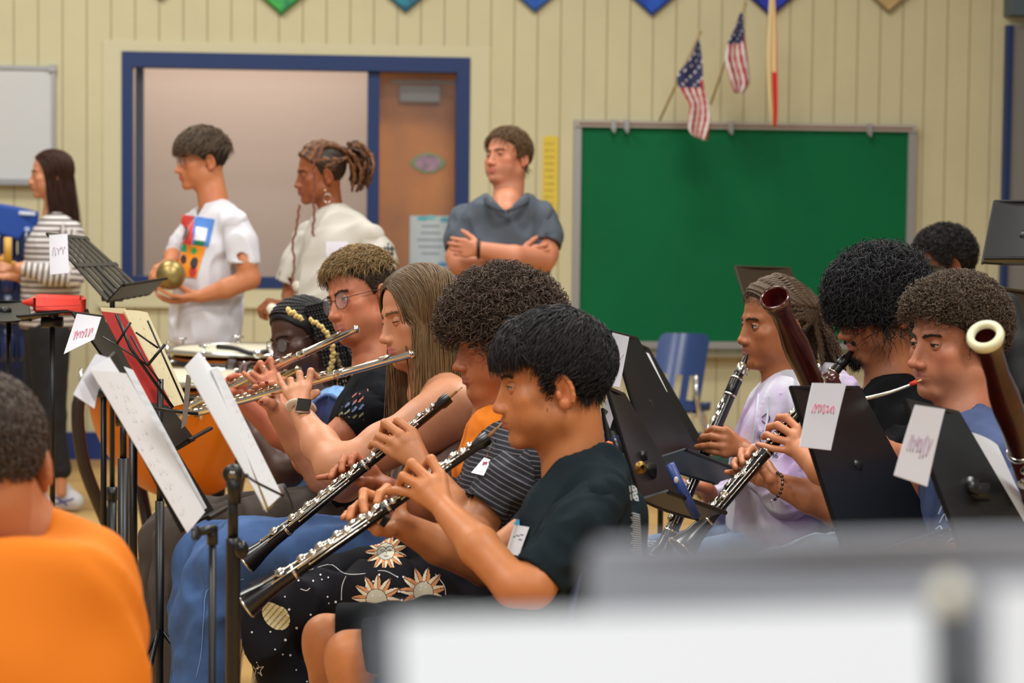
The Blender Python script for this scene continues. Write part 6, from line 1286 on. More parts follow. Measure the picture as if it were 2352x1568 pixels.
# bassoons
M_bs = mat('dark red bassoon wood', (78, 24, 14), .25, spec=.35, noise=(30, .35, (40, 12, 10)), coat=.12); M_iv = mat('ivory ring', (226, 222, 186), .35); M_hol = mat('bassoon bore', (74, 10, 14), .35)
def bassoon(label, top, mid, end, s=1.0, ring=M_bs, rw=.0):
    t = thing('bassoon', label, 'bassoon', end); a = nrm(mid-top); L = np.linalg.norm(mid-top)
    mk('bell_joint', [(*lathe([(.0225*s, .03), (.0245*s, .004), (.0262*s, 0), (.0285*s, .006), (.0285*s, .012), (.0265*s, .020), (.0205*s, .045), (.0205*s, L*.33), (.026*s, L*.5), (.0265*s, L*.62), (.0235*s, L*.8), (.0235*s, L)], top, a, 30), M_bs)], t)
    mk('bore', [(*lathe([(.0240*s, .003), (.020*s, .02), (.017*s, .05), (.001, .052)], top, a, 26), M_hol)], t)
    if ring is not M_bs: mk('bell_ring', [(*lathe([(.0180*s, .006), (.0190*s, -.001), (.0235*s, -.004), (.0300*s, -.001), (.0315*s, .006), (.0290*s, .014)], top, a, 34), ring)], t)
    else: mk('bell_rim', [(*lathe([(.0240*s, .002), (.0262*s, -.003), (.0290*s, .002), (.0295*s, .008), (.0275*s, .012)], top, a, 34), mat('bassoon rim', (70, 22, 18), .12, spec=.8, coat=1))], t)
    mk('long_joint', [(*tube([mid, end], [.0235*s, .024*s], 20), M_bs)], t); w = nrm(np.cross(a, (0, 1, 0)))
    mk('wing_joint', [(*tube([mid+w*.038, end+w*.038], [.016*s, .021*s], 18), M_bs)], t); ring_at(t, top, mid, 1.0, .0255*s, .012)
    keywork(t, mid, end, (-.4, -1, .2), [(x, so, 1.5) for x, so in ((.05, .2), (.14, -.3), (.24, .3), (.34, 0), (.46, .3), (.58, -.2), (.7, .2))], [(.02, .4, .5), (.3, .8, .3)], lambda q: .0245*s)
    return t
bs1 = bassoon('dark red bassoon with open bell in front of the hooded person', P(1779, 682, 4.22), P(1868, 885, 4.42), P(2010, 1230, 4.72), 1.02)
mk('bocal', [(*tube(spline([P(2112, 874, 4.43), P(2080, 888, 4.44), P(2040, 902, 4.45), P(1985, 915, 4.46), P(1945, 915, 4.50), P(1930, 900, 4.52)], 30), list(np.linspace(.0026, .0048, 30)), 10), mat('bocal silver', (214, 216, 210), .2, .9))], bs1)
mk('reed', [(*tube([P(2116, 872, 4.43), P(2104, 877, 4.43)], [.0065, .0045], 10, flat=.35), M_reed), (*tube([P(2106, 876, 4.43), P(2090, 883, 4.435)], [.0048, .0042], 12), mat('red thread', (214, 60, 40), .7))], bs1)
mk('crook_key', [(*ell(P(1880, 848, 4.44), (.008, .006, .012)), M_silver), (*tube([P(1872, 838, 4.44), P(1890, 872, 4.43)], .004, 8), M_silver)], bs1)
bassoon('dark bassoon with thick ivory bell ring at the right edge', P(2262, 768, 3.60), P(2346, 1035, 3.82), P(2450, 1380, 4.1), 1.0, M_iv)
# timpani
M_cop = mat('orange timpani bowl', (224, 118, 6), .35, spec=.5); M_head = mat('drum head', (206, 200, 178), .6); M_strut = mat('brown black strut', (44, 30, 26), .4); M_dk = mat('dark hardware', (30, 28, 28), .4)
def timpani(label, cx, cy, D, r, bowl_h, struts=4, sk=0.3):
    c = P(cx, cy, D); t = thing('timpani', label, 'drum', c*V3(1, 1, 0)); z = V3(0, 0, 1)
    mk('bowl', [(*lathe([(r*.94*math.cos(q), -.03-bowl_h*math.sin(q)) for q in np.linspace(0, PI/2*.97, 16)], c, z, 56), M_cop)], t)
    mk('drum_head', [(*lathe([(0.001, .0), (r*.92, .0), (r*.955, -.012)], c, z, 56), M_head)], t); mk('hoop', [(*tube([c+V3(r*math.cos(a), r*math.sin(a), -.006) for a in np.linspace(0, 2*PI, 64, endpoint=False)], .010, 8, closed=True), mat('chrome hoop', (206, 206, 200), .2, .9))], t)
    mk('bowl_rim', [(*tube([c+V3(r*.97*math.cos(a), r*.97*math.sin(a), -.050) for a in np.linspace(0, 2*PI, 64, endpoint=False)], .012, 8, closed=True), M_dk)], t)
    for k in range(8): a = k*PI/4+sk; q = c+V3(math.cos(a), math.sin(a), 0)*r; mk('tension_rod', [(*tube([q+V3(0, 0, .025), q-V3(0, 0, .12)], .005, 8), M_chrome), (*tube([q+V3(math.sin(a), -math.cos(a), 0)*.022+V3(0, 0, .025), q-V3(math.sin(a), -math.cos(a), 0)*.022+V3(0, 0, .025)], .004, 6), M_chrome)], t)
    for k in range(struts):
        a = sk+.35+k*2*PI/struts; e = V3(math.cos(a), math.sin(a), 0); pts = [c+e*(r+.01)-V3(0, 0, .03), c+e*(r+.05)-V3(0, 0, .09), c+e*(r+.03)-V3(0, 0, .28), c+e*(r-.06)-V3(0, 0, .50), (c+e*(r-.14))*V3(1, 1, 0)+V3(0, 0, .14)]; mk('strut', [(*tube(spline(pts, 18), .022, 10), M_strut)], t)
    b = c*V3(1, 1, 0); mk('base', [(*lathe([(.05, .05), (.26, .06), (.30, .10), (.28, .16), (.10, .19), (.04, .30)], b, z, 30), M_dk)], t); mk('pedal', [(*box(b+V3(0, -.32, .10), (.12, .22, .02), rotm((1, 0, 0), -.4), .005), M_dk)], t)
    for k in range(3): a = .5+k*2*PI/3; e = V3(math.cos(a), math.sin(a), 0); mk('caster', [(*lathe([(.001, -.014), (.035, -.014), (.038, 0), (.035, .014), (.001, .014)], b+e*.30+V3(0, 0, .038), V3(-e[1], e[0], 0), 18), M_dk)], t)
    return t
tm = timpani('near kettle drum with orange bowl and white head behind the red folder', 425, 862, 7.55, .355, .40)
mk('gauge', [(*tube(spline([P(500, 796, 7.5), P(540, 800, 7.45), P(580, 812, 7.4), P(618, 806, 7.4)], 14), .009, 8), M_dk), (*ell(P(592, 812, 7.38), .016), M_chrome)], tm)
timpani('far kettle drum whose rim shows behind the white tee wearer', 585, 800, 8.25, .33, .38, sk=1.1)
# ================================================================ MUSIC STANDS, PAPERS, SMALL THINGS
M_desk = mat('stand black lacquer', (10, 10, 10), .42, spec=.22); M_deskb = mat('stand brown black', (58, 46, 32), .5, spec=.3); M_lip = mat('stand tray grey', (70, 76, 82), .35, spec=.5)
def floorpt(p): return V3(p[0], p[1], 0)
def stand(label, q, pole=True, polx=None, lip=.06, m=M_desk, slots=0, legs_=True, tray=None, pr=.011, knob=False, lipsign=1, lower=.5, zfl=0.0):
    """q = desk corners (x,y,D): top-left, top-right, bottom-right, bottom-left"""
    a, b, c, d = [P(*k) for k in q]; n = nrm(np.cross(b-a, d-a))*lipsign; ctr = (a+b+c+d)/4; t = thing('music_stand', label, 'music stand', floorpt(ctr if polx is None else P(*polx)))
    if slots:
        ps = []
        for i in range(slots): u0_, u1_ = (i+.0)/slots, (i+.62)/slots; ps.append(grid(lambda u, v: (a+(b-a)*(u0_+(u1_-u0_)*u))*(1-v)+(d+(c-d)*(u0_+(u1_-u0_)*u))*v, 1, 6, .004))
        ps.append(grid(lambda u, v: (a+(b-a)*u)+(d-a)*.05*v, 8, 1, .006)); ps.append(grid(lambda u, v: (a+(b-a)*u)*.55+(d+(c-d)*u)*.45+(d-a)*.05*v, 8, 1, .006))
        mk('desk', [(*join(*ps), m)], t, smooth=False)
    else:
        V, F = grid(lambda u, v: (a+(b-a)*u)*(1-v)+(d+(c-d)*u)*v+n*.008*math.sin(PI*u), 10, 10, .004); mk('desk', [(V, F, m), (*tube([a, b], .004, 8), m), (*tube([b, c], .004, 8), m), (*tube([d, a], .004, 8), m)], t, smooth=40)
    if lip: V, F = grid(lambda u, v: d+(c-d)*u-n*lip*v+nrm(a-d)*.002, 4, 2, .004); mk('tray', [(V, F, tray or M_lip), (*tube([d-n*lip, c-n*lip], .005, 8), M_desk)], t, smooth=False)
    if pole:
        h = ctr+n*.02+(d+c-a-b)*.08; hp_ = P(*polx) if polx is not None else h; f0 = floorpt(hp_); mk('bracket', [(*tube([ctr+n*.004, hp_+V3(0, 0, .02)], .013, 10), M_black), (*tube([hp_+V3(-.03, 0, .0), hp_+V3(.03, 0, 0)], .016, 12), M_black)], t)
        zt = hp_[2]; zj = zt*lower; mk('upper_pole', [(*tube([hp_, f0+V3(0, 0, zj)], pr*.72, 12), M_black)], t); mk('lower_pole', [(*tube([f0+V3(0, 0, zj), f0+V3(0, 0, .10)], pr*1.25, 14), M_black), (*tube([f0+V3(0, 0, zj+.01), f0+V3(0, 0, zj-.03)], pr*1.5, 14), M_black)], t)
        if legs_:
            for k in range(3): al = k*2*PI/3+.6; e = V3(math.cos(al), math.sin(al), 0); mk('leg', [(*tube(spline([f0+V3(0, 0, .14), f0+e*.06+V3(0, 0, .12), f0+e*.20+V3(0, 0, .05), f0+e*.27+V3(0, 0, .012)], 10), .009, 8), M_black)], t)
    if knob: k = P(*knob); mk('knob', [(*lathe([(.001, -.012), (.011, -.012), (.013, -.006), (.011, .0), (.004, .001), (.004, .01)], k, (.2, -1, .2)), mat('dull brass', (150, 116, 58), .4, .8))], t)
    return t
def sheet(label, q, name='sheet_music', cat='paper', m=None, curl=.004, notes=0, thick=.0012, ink=(150, 152, 158), nsys=9, seed=3, cv=0.0, uv=(0.06, .94)):
    a, b, c, d = [P(*k) for k in q]; n = nrm(np.cross(b-a, d-a)); n = n if n@nrm(CAMP-a) > 0 else -n
    pf = lambda u, v: (a+(b-a)*u)*(1-v)+(d+(c-d)*u)*v+n*(curl*math.sin(PI*u)+cv*v*v)
    t = mk(name, [(*grid(pf, 12, 12, thick), m or M_paper)], smooth=25); tag(t, label, cat)
    if notes:
        r = np.random.default_rng(seed); mi = mat('music ink %d' % ink[0], ink, .9); V = []; F = []
        def quad(u0_, v0_, u1_, v1_):
            bb = len(V); V.extend([pf(u0_, v0_)+n*.0012, pf(u1_, v0_)+n*.0012, pf(u1_, v1_)+n*.0012, pf(u0_, v1_)+n*.0012]); F.append((bb, bb+1, bb+2, bb+3))
        for i in range(nsys):
            v0_ = .07+.88*i/nsys; h = .88/nsys
            for k in range(5): quad(uv[0], v0_+h*(.25+.09*k), uv[1], v0_+h*(.25+.09*k)+h*.018)
            for k in range(notes):
                x = r.uniform(uv[0]+.02, uv[1]-.05); y = v0_+h*r.uniform(.18, .62); quad(x, y, x+.03, y+h*.11); quad(x+.024, y-h*.28, x+.03, y+h*.05)
        mk('music_print', [(np.array(V), np.array(F), mi)], t, smooth=False)
    return t
PINK = mat('pale pink marker', (212, 130, 148), .8); GREYM = mat('pale pencil', (182, 160, 174), .8)
def nametag(label, q, strokes=4, m=PINK, seed=1, bend=.02, r=.0007, vr=(.25, .6)):
    a, b, c, d = [P(*k) for k in q]; n = nrm(np.cross(b-a, d-a)); n = n if n@nrm(CAMP-a) > 0 else -n
    pf = lambda u, v: (a+(b-a)*u)*(1-v)+(d+(c-d)*u)*v+n*bend*v*v+n*.003
    t = mk('paper_tag', [(*grid(pf, 6, 14, .0010), mat('tag paper', (206, 204, 212), .85))], smooth=25); tag(t, label, 'name tag')
    if strokes: mk('handwriting', [scribble(lambda u, v: pf(.15+.7*u, vr[0]+(vr[1]-vr[0])*v)+n*.002, strokes, .35, 1, m, seed, r)], t)
    return t
# ---- left side
stand('slotted dark music stand at the left, in front of the striped top wearer', [(104, 537, 6.3), (198, 546, 6.7), (346, 678, 6.6), (246, 696, 6.2)], m=mat('slotted desk', (38, 32, 24), .5, .1), slots=7, polx=(258, 680, 6.42), lip=.07, lipsign=1, tray=M_desk)
nametag('blank looking white tag hanging from the slotted music stand', [(112, 541, 6.25), (154, 538, 6.28), (158, 628, 6.2), (114, 632, 6.2)], 3, GREYM, 2, .0)
stand('black music stand behind the red folder with a curled paper tag', [(166, 718, 5.35), (236, 727, 5.65), (446, 1012, 5.6), (392, 1042, 5.3)], polx=(238, 900, 5.6), lipsign=1, lip=.055, tray=M_desk)
nametag('curled white tag hanging from the stand left of the red folder', [(176, 722, 5.3), (232, 730, 5.32), (214, 786, 5.26), (144, 820, 5.22)], 4, PINK, 5, .01, .0010, (.35, .8))
sheet('open red folder on the wire stand beside cream sheet music', [(232, 715, 5.16), (284, 721, 5.2), (397, 934, 5.2), (343, 924, 5.15)], 'red_folder', 'folder', mat('red folder', (168, 26, 22), .45), .0)
sheet('cream sheet music on the wire stand right of the red folder', [(284, 712, 5.22), (338, 718, 5.28), (432, 926, 5.27), (390, 936, 5.2)], m=mat('cream paper', (222, 208, 168), .85), notes=4, ink=(140, 130, 110), nsys=10)
sheet('cream page edge rising behind the red folder', [(230, 706, 5.21), (288, 708, 5.23), (300, 740, 5.23), (244, 740, 5.21)], m=mat('cream paper', (222, 208, 168), .85), curl=.0)
t = thing('wire_stand', 'folding black wire music stand holding the red folder', 'music stand', floorpt(P(368, 940, 5.2)))
W_ = lambda *pts, r=.0024: (*tube([P(x, y, d) for x, y, d in pts], r, 8), M_black)
mk('desk_frame', [W_((267, 721, 5.13), (300, 800, 5.12), (397, 936, 5.12), r=.0042), W_((236, 774, 5.12), (290, 806, 5.11), (339, 839, 5.11)), W_((312, 763, 5.12), (363, 799, 5.12)), W_((339, 839, 5.11), (379, 790, 5.11), r=.0036), W_((339, 736, 5.18), (428, 937, 5.18)), W_((300, 740, 5.12), (268, 790, 5.12), r=.003), W_((343, 937, 5.12), (455, 950, 5.12), r=.0042), W_((300, 770, 5.11), (339, 839, 5.11), (370, 880, 5.11))], t)
mk('pole', [W_((368, 870, 5.15), (367, 1180, 5.15), r=.008)], t); f0 = floorpt(P(367, 1180, 5.15)); mk('lower_pole', [(*tube([P(367, 1150, 5.15), f0+V3(0, 0, .05)], .011, 10), M_black)], t)
for k in range(3):
    al = k*2*PI/3+.3; e = V3(math.cos(al), math.sin(al), 0); mk('leg', [(*tube([f0+V3(0, 0, .42), f0+e*.27+V3(0, 0, .01)], .006, 8), M_black), (*tube([f0+V3(0, 0, .12), f0+e*.15+V3(0, 0, .18)], .005, 8), M_black)], t)
mk('paper_clip', [(*poly([P(428, 860, 5.1), P(440, 862, 5.1), P(428, 975, 5.1), P(416, 985, 5.1)], .002, (0, -1, 0)), mat('dull strap', (120, 112, 104), .6))], t, smooth=False)
st3 = stand('black music stand behind the large white score at left', [(228, 850, 3.78), (262, 812, 4.02), (492, 1180, 3.98), (420, 1222, 3.74)], polx=(306, 960, 3.95), lip=.05, lipsign=1, tray=M_desk, lower=.55)
sheet('large white score page facing the camera at left, printed with staves', [(208, 850, 3.70), (290, 858, 3.72), (470, 1176, 3.72), (430, 1224, 3.69)], notes=9, nsys=11, ink=(160, 162, 166), curl=.003, seed=7)
sheet('white outer page of the big score, its top left strip', [(206, 846, 3.70), (250, 820, 3.80), (284, 872, 3.80), (226, 884, 3.70)], curl=.0)
sheet('second white page standing behind the large score', [(284, 842, 3.92), (304, 850, 3.96), (474, 1166, 3.94), (460, 1176, 3.90)], curl=.0, notes=5, nsys=12, ink=(170, 172, 176))
nametag('folded white tag hanging at the left of the large score', [(217, 815, 3.78), (243, 823, 3.80), (206, 946, 3.70), (158, 914, 3.66)], 0, bend=.008)
for (x, D_, y0, yj, lab) in ((283, 4.5, 960, 1052, 'plain black music stand pole just right of the drum strut'),):
    t = thing('music_stand', lab, 'music stand', floorpt(P(x, y0, D_))); f0 = floorpt(P(x, y0, D_)); mk('upper_pole', [(*tube([P(x, y0-20, D_), P(x, yj+10, D_)], .007, 12), M_black)], t); mk('lower_pole', [(*tube([P(x, yj, D_), f0+V3(0, 0, .1)], .0115, 12), M_black)], t); mk('desk', [(*grid(lambda u, v: P(250+60*u+60*v, 880+100*v+10*u, D_+.1*u), 6, 6, .004), M_desk)], t)
    for k in range(3): al = k*2*PI/3+.3; e = V3(math.cos(al), math.sin(al), 0); mk('leg', [(*tube([f0+V3(0, 0, .12), f0+e*.26+V3(0, 0, .012)], .008, 8), M_black)], t)
# double page on pivoting stand
t4 = thing('music_stand', 'black pivoting music stand pole carrying the narrow open score', 'music stand', floorpt(P(536, 1090, 3.66))); f0 = floorpt(P(536, 1090, 3.66)); kx = P(535, 1088, 3.64)
mk('pivot', [(*lathe([(.001, -.012), (.014, -.012), (.0165, -.008), (.0165, .008), (.014, .012), (.001, .012)], kx, (0, 1, 0), 24), M_black), (*lathe([(.001, -.015), (.007, -.014), (.007, -.01)], kx, (0, 1, 0), 18), mat('bolt', (130, 124, 116), .35, .9)), (*tube([kx+V3(-.0, 0, .0), kx+V3(.004, 0, -.05)], [.014, .010], 12), M_black)], t4)
mk('upper_pole', [(*tube([kx-V3(0, 0, .02), P(535, 1245, 3.65)], .0088, 14), M_black)], t4); mk('lower_pole', [(*tube([P(535, 1235, 3.65), P(536, 1250, 3.65), f0+V3(0, 0, .08)], [.012, .0125, .0125], 14), M_black), (*ell(P(555, 1262, 3.63), (.012, .012, .016)), M_blackp)], t4)
V, F = grid(lambda u, v: P(430+38*u+170*v, 850-20*u+300*v, 3.86+.02*u), 6, 8, .004); mk('desk', [(V, F, M_desk), (*poly([P(606, 1120, 3.78), P(652, 1110, 3.85), P(650, 1140, 3.84), P(612, 1176, 3.76)], .003, (0, -1, 0)), mat('grey plate', (150, 148, 146), .35, .6))], t4)
mk('wire_arm', [(*tube(spline([P(566, 1092, 3.62), P(590, 1108, 3.6), P(650, 1138, 3.66)], 10), .0022, 8), M_black), (*ell(P(566, 1092, 3.62), .004), M_black)], t4); mk('page_wire', [(*tube(spline([P(652, 1112, 3.8), P(668, 1150, 3.8), P(672, 1170, 3.8)], 8), .0018, 6), M_black)], t4)
for k in range(3): al = k*2*PI/3+.9; e = V3(math.cos(al), math.sin(al), 0); mk('leg', [(*tube([f0+V3(0, 0, .12), f0+e*.26+V3(0, 0, .012)], .008, 8), M_black)], t4)
sheet('left page of the narrow open score on the pivoting stand', [(424, 843, 3.66), (456, 808, 3.82), (500, 862, 3.80), (612, 1176, 3.72)], curl=.0)
sheet('cream inner leaf of the narrow open score', [(474, 856, 3.79), (486, 846, 3.81), (634, 1150, 3.78), (606, 1172, 3.75)], m=mat('cream leaf', (226, 212, 150), .85), curl=.002)
sheet('right page of the narrow open score, printed with staves', [(484, 846, 3.79), (500, 842, 3.83), (646, 1136, 3.79), (616, 1164, 3.73)], curl=.001, notes=6, nsys=14, ink=(120, 120, 122))
t5 = thing('clamp_stand', 'thin black stand pole with a clamp beside the blue jeans', 'stand', floorpt(P(488, 1230, 3.5))); f0 = floorpt(P(488, 1230, 3.5))
mk('pole', [(*tube([P(488, 1222, 3.5), f0+V3(0, 0, .05)], .0062, 12), M_black)], t5); mk('clamp', [(*tube([P(446, 1222, 3.48), P(496, 1214, 3.5)], .0075, 10), M_black), (*tube([P(488, 1208, 3.5), P(488, 1250, 3.5)], .009, 12), M_black), (*box(P(450, 1224, 3.48), (.014, .014, .022), None, .003), M_black)], t5)
for k in range(3): al = k*2*PI/3+.2; e = V3(math.cos(al), math.sin(al), 0); mk('leg', [(*tube([f0+V3(0, 0, .10), f0+e*.2+V3(0, 0, .01)], .006, 8), M_black)], t5)
# dark desk with the red pencil bag at the far left
stand('black music stand desk at the left edge under the red pouch', [(-60, 690, 6.4), (64, 694, 6.6), (70, 735, 6.2), (-60, 735, 6.1)], m=M_desk, lip=0, polx=(20, 730, 6.35))
pv, pf_ = box(P(137, 699, 6.15), (.142, .055, .054), rotm((0, 1, 0), .02), .010); s = Sdf(); s.rc(P(54, 694, 6.17), P(92, 694, 6.15), .006, .020, .01); V, F = s.mesh(.005); V, F = join((pv, pf_), (V, [F]))
po = mk('pouch', [(V, F, mat('red pouch', (232, 62, 48), .7)), (*tube([P(80, 704, 6.105), P(120, 703, 6.10), P(184, 700, 6.11)], .0014, 6), mat('red zip', (190, 40, 34), .6))]); tag(po, 'bright red fabric pencil pouch at the left in front of black leggings', 'pouch')
stand('low black desk carrying the red pouch', [(40, 726, 6.05), (200, 712, 6.15), (204, 722, 6.3), (60, 735, 6.25)], m=M_desk, lip=0, polx=(120, 740, 6.2))
# blue water-bottle cart cover at far left
s = Sdf(); c0 = P(-10, 520, 11.2); s.el(c0, (.20, .16, .09), k=.05); s.rc(c0+V3(-.2, 0, -.03), c0+V3(.16, 0, -.06), .08, .05, .05); V, F = s.mesh(.012)
t = thing('covered_cart', 'tall cart with a bright blue cover and dark blue bottles at far left', 'cart', floorpt(c0)); mk('cover', [(*grid(lambda u, v: P(-120+205*u, 458+30*u*u+60*v+22*u*v, 11.1-.05*math.sin(PI*u)), 12, 8, .05), mat('bright blue cover', (12, 66, 158), .6)), (*box(P(62, 490, 11.02), (.085, .006, .022), rotm((0, 1, 0), .05), .004), mat('cover lettering', (196, 204, 220), .6))], t)
r = np.random.default_rng(4); M_btl = mat('dark blue bottle', (30, 44, 92), .15, spec=.7, noise=(9, .3, (18, 24, 54))); 
mk('frame', [(*box(V3(c0[0], c0[1]+.25, .62), (.62, .03, 1.10)), mat('cart back', (22, 34, 76), .7))], t, smooth=False)
for i in range(4):
    for j in range(5):
        p = P(-70+44*j, 560+78*i, 11.05); mk('bottle', [(*lathe([(.001, -.075), (.042, -.075), (.045, -.06), (.045, .03), (.030, .055), (.016, .065), (.016, .08), (.001, .08)], p, (0, 0, 1), 16), M_btl), (*lathe([(.018, .062), (.018, .085), (.001, .086)], p, (0, 0, 1), 12), mat('bottle cap', (150, 164, 196), .4))], t)
# ---- right side
stand('tall black music stand behind the nearest oboist with white tag on top', [(1404, 762, 5.15), (1462, 776, 5.50), (1640, 1112, 5.46), (1492, 1060, 5.08)], polx=(1452, 960, 5.32), lipsign=1, lip=.09)
nametag('white tag hanging over the top of the stand behind the dark haired oboist', [(1404, 764, 5.10), (1442, 774, 5.2), (1420, 890, 5.05), (1388, 885, 5.0)], 2, GREYM, 9, .0, .0009, (.35, .5))
nametag('lower white tag showing between the neck and the black stands', [(1400, 900, 5.0), (1424, 920, 5.05), (1378, 1000, 5.0), (1362, 960, 5.0)], 0)
stand('second black music stand behind the tall one, tray at the clarinet', [(1466, 790, 5.85), (1488, 800, 6.15), (1632, 1050, 6.1), (1560, 1045, 5.8)], polx=(1520, 980, 6.0), lipsign=1, lip=.10)
sheet('white page edge on the second stand beside the blue chair', [(1474, 806, 5.8), (1490, 812, 5.9), (1532, 900, 5.9), (1520, 900, 5.8)], curl=0)
st6 = stand('dark music stand with brass knob carrying the blue phone', [(1392, 888, 4.38), (1432, 905, 4.66), (1604, 1196, 4.62), (1470, 1150, 4.34)], polx=(1474, 1080, 4.50), lipsign=1, lip=.06, knob=(1473, 1073, 4.30), pr=.012, lower=.7, m=M_desk)
s = nrm(P(1600, 1190, 4.5)-P(1538, 1068, 4.5)); ph = mk('phone', [(*tube([P(1538, 1066, 4.40), P(1600, 1188, 4.42)], .0085, 12, flat=1.2), mat('blue phone case', (52, 74, 140), .4)), (*ell(P(1553, 1102, 4.385), (.005, .004, .007)), mat('phone lens', (210, 196, 200), .2))]); tag(ph, 'blue cased phone leaning on the dark stand by the clarinet bells', 'phone')
ft = mk('tuner', [(*box(P(1399, 1024, 4.72), (.016, .02, .02), rotm((0, 1, 0), .3), .003), mat('orange plastic', (246, 120, 20), .5))]); tag(ft, 'small orange clip-on object beside the nape of the nearest oboist', 'tuner')
sheet('dark blue folder lying on the tray behind the nearest oboist', [(1398, 1010, 4.95), (1436, 990, 5.0), (1440, 1030, 5.0), (1404, 1056, 4.95)], 'blue_folder', 'folder', mat('navy folder', (30, 52, 110), .5), 0)
stand('low tray stand between the nape and the dark stands', [(1384, 940, 4.9), (1400, 950, 5.1), (1440, 1030, 5.1), (1404, 1070, 4.86)], polx=(1420, 1060, 4.95), lipsign=1, lip=.05)
stand('black music stand with a tag in front of the shaggy haired clarinettist', [(1816, 890, 4.05), (1972, 890, 4.42), (2150, 1226, 4.38), (1946, 1290, 4.0)], polx=(1940, 1080, 4.25), lipsign=1, lip=.06, pr=.013)
nametag('white tag with pink handwriting in front of the lilac hoodie', [(1862, 880, 4.0), (1940, 882, 4.1), (1900, 1036, 3.98), (1828, 1028, 3.9)], 5, PINK, 11, .004, .0011, (.28, .52))
stand('black music stand with a tag in front of the bassoonist', [(2078, 920, 3.55), (2200, 948, 3.86), (2400, 1290, 3.82), (2250, 1380, 3.5)], polx=(2230, 1130, 3.7), lipsign=1, lip=.06, pr=.013)
nametag('white tag with faint pink handwriting in front of the blue tee', [(2098, 930, 3.48), (2166, 940, 3.55), (2120, 1118, 3.46), (2044, 1092, 3.4)], 5, GREYM, 12, .004, .0011, (.3, .75))
sheet('white pages on the front of the bassoonist music stand', [(2228, 992, 3.86), (2290, 1022, 3.92), (2390, 1240, 3.9), (2360, 1260, 3.84)], curl=.004)
stand('black music stand high at the right edge against the grey door', [(2284, 462, 6.0), (2420, 462, 6.0), (2420, 606, 5.9), (2256, 606, 5.9)], polx=(2380, 600, 6.0), lip=.03, m=mat('matt black stand', (16, 16, 17), .6))
stand('brown looking music stand against the green board behind the braided head', [(1688, 612, 7.3), (1814, 616, 7.5), (1840, 690, 7.45), (1712, 690, 7.25)], polx=(1770, 700, 7.4), lip=0, m=M_deskb)
stand('brown looking music stand in front of the far curly head', [(2082, 600, 6.9), (2166, 614, 7.1), (2180, 670, 7.0), (2090, 662, 6.85)], polx=(2130, 660, 7.0), lip=0, m=M_deskb)
stand('tilted brown music stand at the right edge behind the ivory ring', [(2288, 660, 5.3), (2400, 676, 5.5), (2440, 900, 5.4), (2320, 900, 5.2)], polx=(2380, 800, 5.35), lip=0, m=M_deskb)
s = Sdf(); s.chain([P(2312, 700, 5.1), P(2340, 800, 5.05), P(2352, 900, 5.0)], [.03, .035, .03], .02); bgx = mk('instrument_bag', [(*s.mesh(.008), mat('black cloth', (16, 16, 15), .8))]); tag(bgx, 'black strap like bag hanging at the right edge behind the bassoonist', 'bag')
# ---- seats
def seat_chair(label, x, y, D, w=.42, top=None, group='blue school chairs under the players'):
    p = P(x-.17*FPX/D, y, D); z = .44; t = thing('school_chair', label, 'chair', V3(p[0], p[1], 0)); M = mat('blue plastic', (44, 68, 122), .28, spec=.6)
    mk('seat', [(*grid(lambda u, v: V3(p[0]-.20+.42*u, p[1]-w/2+w*v, z-.015*math.sin(PI*u)), 10, 10, .010), M)], t); V, F = grid(lambda u, v: V3(p[0]+.24+.05*v+.0*u, p[1]-w/2+w*u, z+.14+.30*v+.015*math.sin(PI*u)-.04*(2*u-1)**4*v), 12, 12, .008); mk('backrest', [(V, F, M)], t)
    for sx, sy in ((-1, -1), (-1, 1), (1, -1), (1, 1)): a = V3(p[0]+sx*.15, p[1]+sy*.15, z-.02); b_ = V3(p[0]+sx*.22, p[1]+sy*.20, .01); mk('leg', [(*tube(spline([a, (a+b_)/2+V3(sx*.0, 0, .03), b_], 8), .0115, 10), M_chrome)], t)
    for sy in (-1, 1): mk('back_post', [(*tube(spline([V3(p[0]+.12, p[1]+sy*.15, z-.02), V3(p[0]+.24, p[1]+sy*.15, z+.02), V3(p[0]+.27, p[1]+sy*.15, z+.22)], 10), .0115, 10), M_chrome)], t)
seat_chair('blue chair under the nearest oboist', 1190, 1500, 4.0); seat_chair('blue chair under the curly oboist', 1140, 1440, 4.6); seat_chair('blue chair under the long haired flautist', 960, 1380, 5.05); seat_chair('blue chair under the flautist with round glasses', 850, 1320, 5.65)
seat_chair('blue chair under the hooded clarinettist', 1830, 1330, 5.55); seat_chair('blue chair under the shaggy haired clarinettist', 2080, 1380, 5.1); seat_chair('blue chair under the bassoonist', 2260, 1480, 4.45)
cb_ = thing('school_chair', 'blue chair whose rounded back shows behind the watch wearing hand', 'chair', floorpt(P(760, 1000, 5.95))); M = mat('blue plastic', (44, 68, 122), .28, spec=.6)
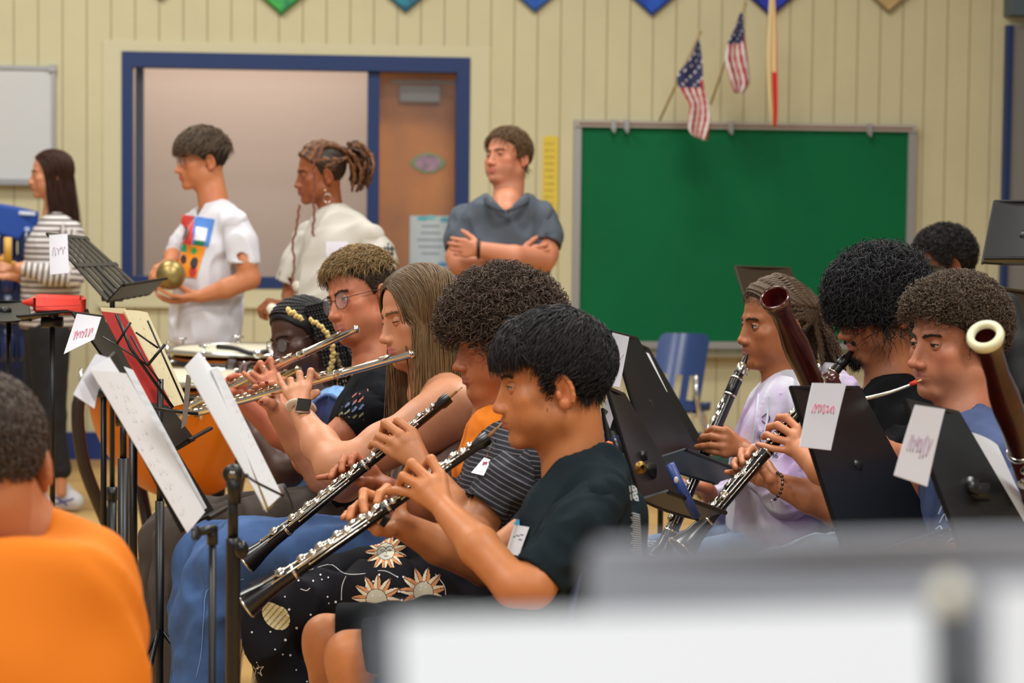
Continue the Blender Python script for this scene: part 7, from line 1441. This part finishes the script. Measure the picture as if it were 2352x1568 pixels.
V, F = grid(lambda u, v: P(*(lambda cx, cy, rx, ry: (cx+rx*(2*u-1)*math.sqrt(max(.02, 1-max(0, .35-v)**2/.13)), cy-ry+2*ry*v))(752, 975, 44, 72), 5.90+.03*math.sin(PI*u)), 16, 16, .010); mk('backrest', [(V, F, mat('pale blue plastic', (70, 98, 158), .4))], cb_)
p = P(760, 1100, 5.95); mk('seat', [(*grid(lambda u, v: V3(p[0]-.22+.42*u, p[1]-.2+.4*v, .44), 6, 6, .01), M)], cb_)
for sx, sy in ((-1, -1), (-1, 1), (1, -1), (1, 1)): mk('leg', [(*tube([V3(p[0]+sx*.15, p[1]+sy*.15, .43), V3(p[0]+sx*.2, p[1]+sy*.19, .01)], .0115, 8), M_chrome)], cb_)
# ---- foreground, far out of focus
M_fp = mat('foreground paper', (228, 232, 240), .9)
def fsheet(label, q): return sheet(label, q, m=M_fp, curl=0, thick=.001)
sheet('large white sheet music blurred in the foreground at bottom', [(915, 1425, .66), (2135, 1395, .66), (2150, 2000, .62), (925, 2000, .62)], m=M_fp, curl=.0, notes=4, nsys=6, ink=(206, 208, 214))
sheet('second white sheet blurred at the bottom right corner', [(2285, 1350, .65), (2700, 1340, .65), (2700, 1900, .62), (2290, 1900, .62)], m=M_fp, curl=0)
M_fd = mat('foreground stand grey', (134, 137, 148), .5); M_fd2 = mat('foreground stand dark', (76, 82, 92), .5)
stand('grey music stand blurred in the foreground behind the large sheet', [(1372, 1272, .76), (2600, 1238, .80), (2640, 1900, .76), (1380, 1900, .72)], m=M_fd, lip=0, polx=(2000, 1800, .78))
stand('dark music stand blurred in the foreground holding the large sheet', [(872, 1440, .69), (2215, 1420, .69), (2260, 2100, .64), (900, 2100, .64)], m=M_fd2, lip=0, polx=(1500, 2000, .68))
t = thing('stand_clip', 'round clip with its glint painted near-white, blurred at the lower right of the foreground', 'clip', P(2180, 1365, .60)); mk('clip_glint_ball', [(*ell(P(2180, 1366, .60), .0040, nu=20, nv=14), mat('painted clip glint', (252, 250, 226), .3)), (*tube([P(2180, 1370, .60), P(2195, 1560, .60)], .002, 8), M_dk)], t)  # ball's near-white colour stands in for a bright glint on the clip
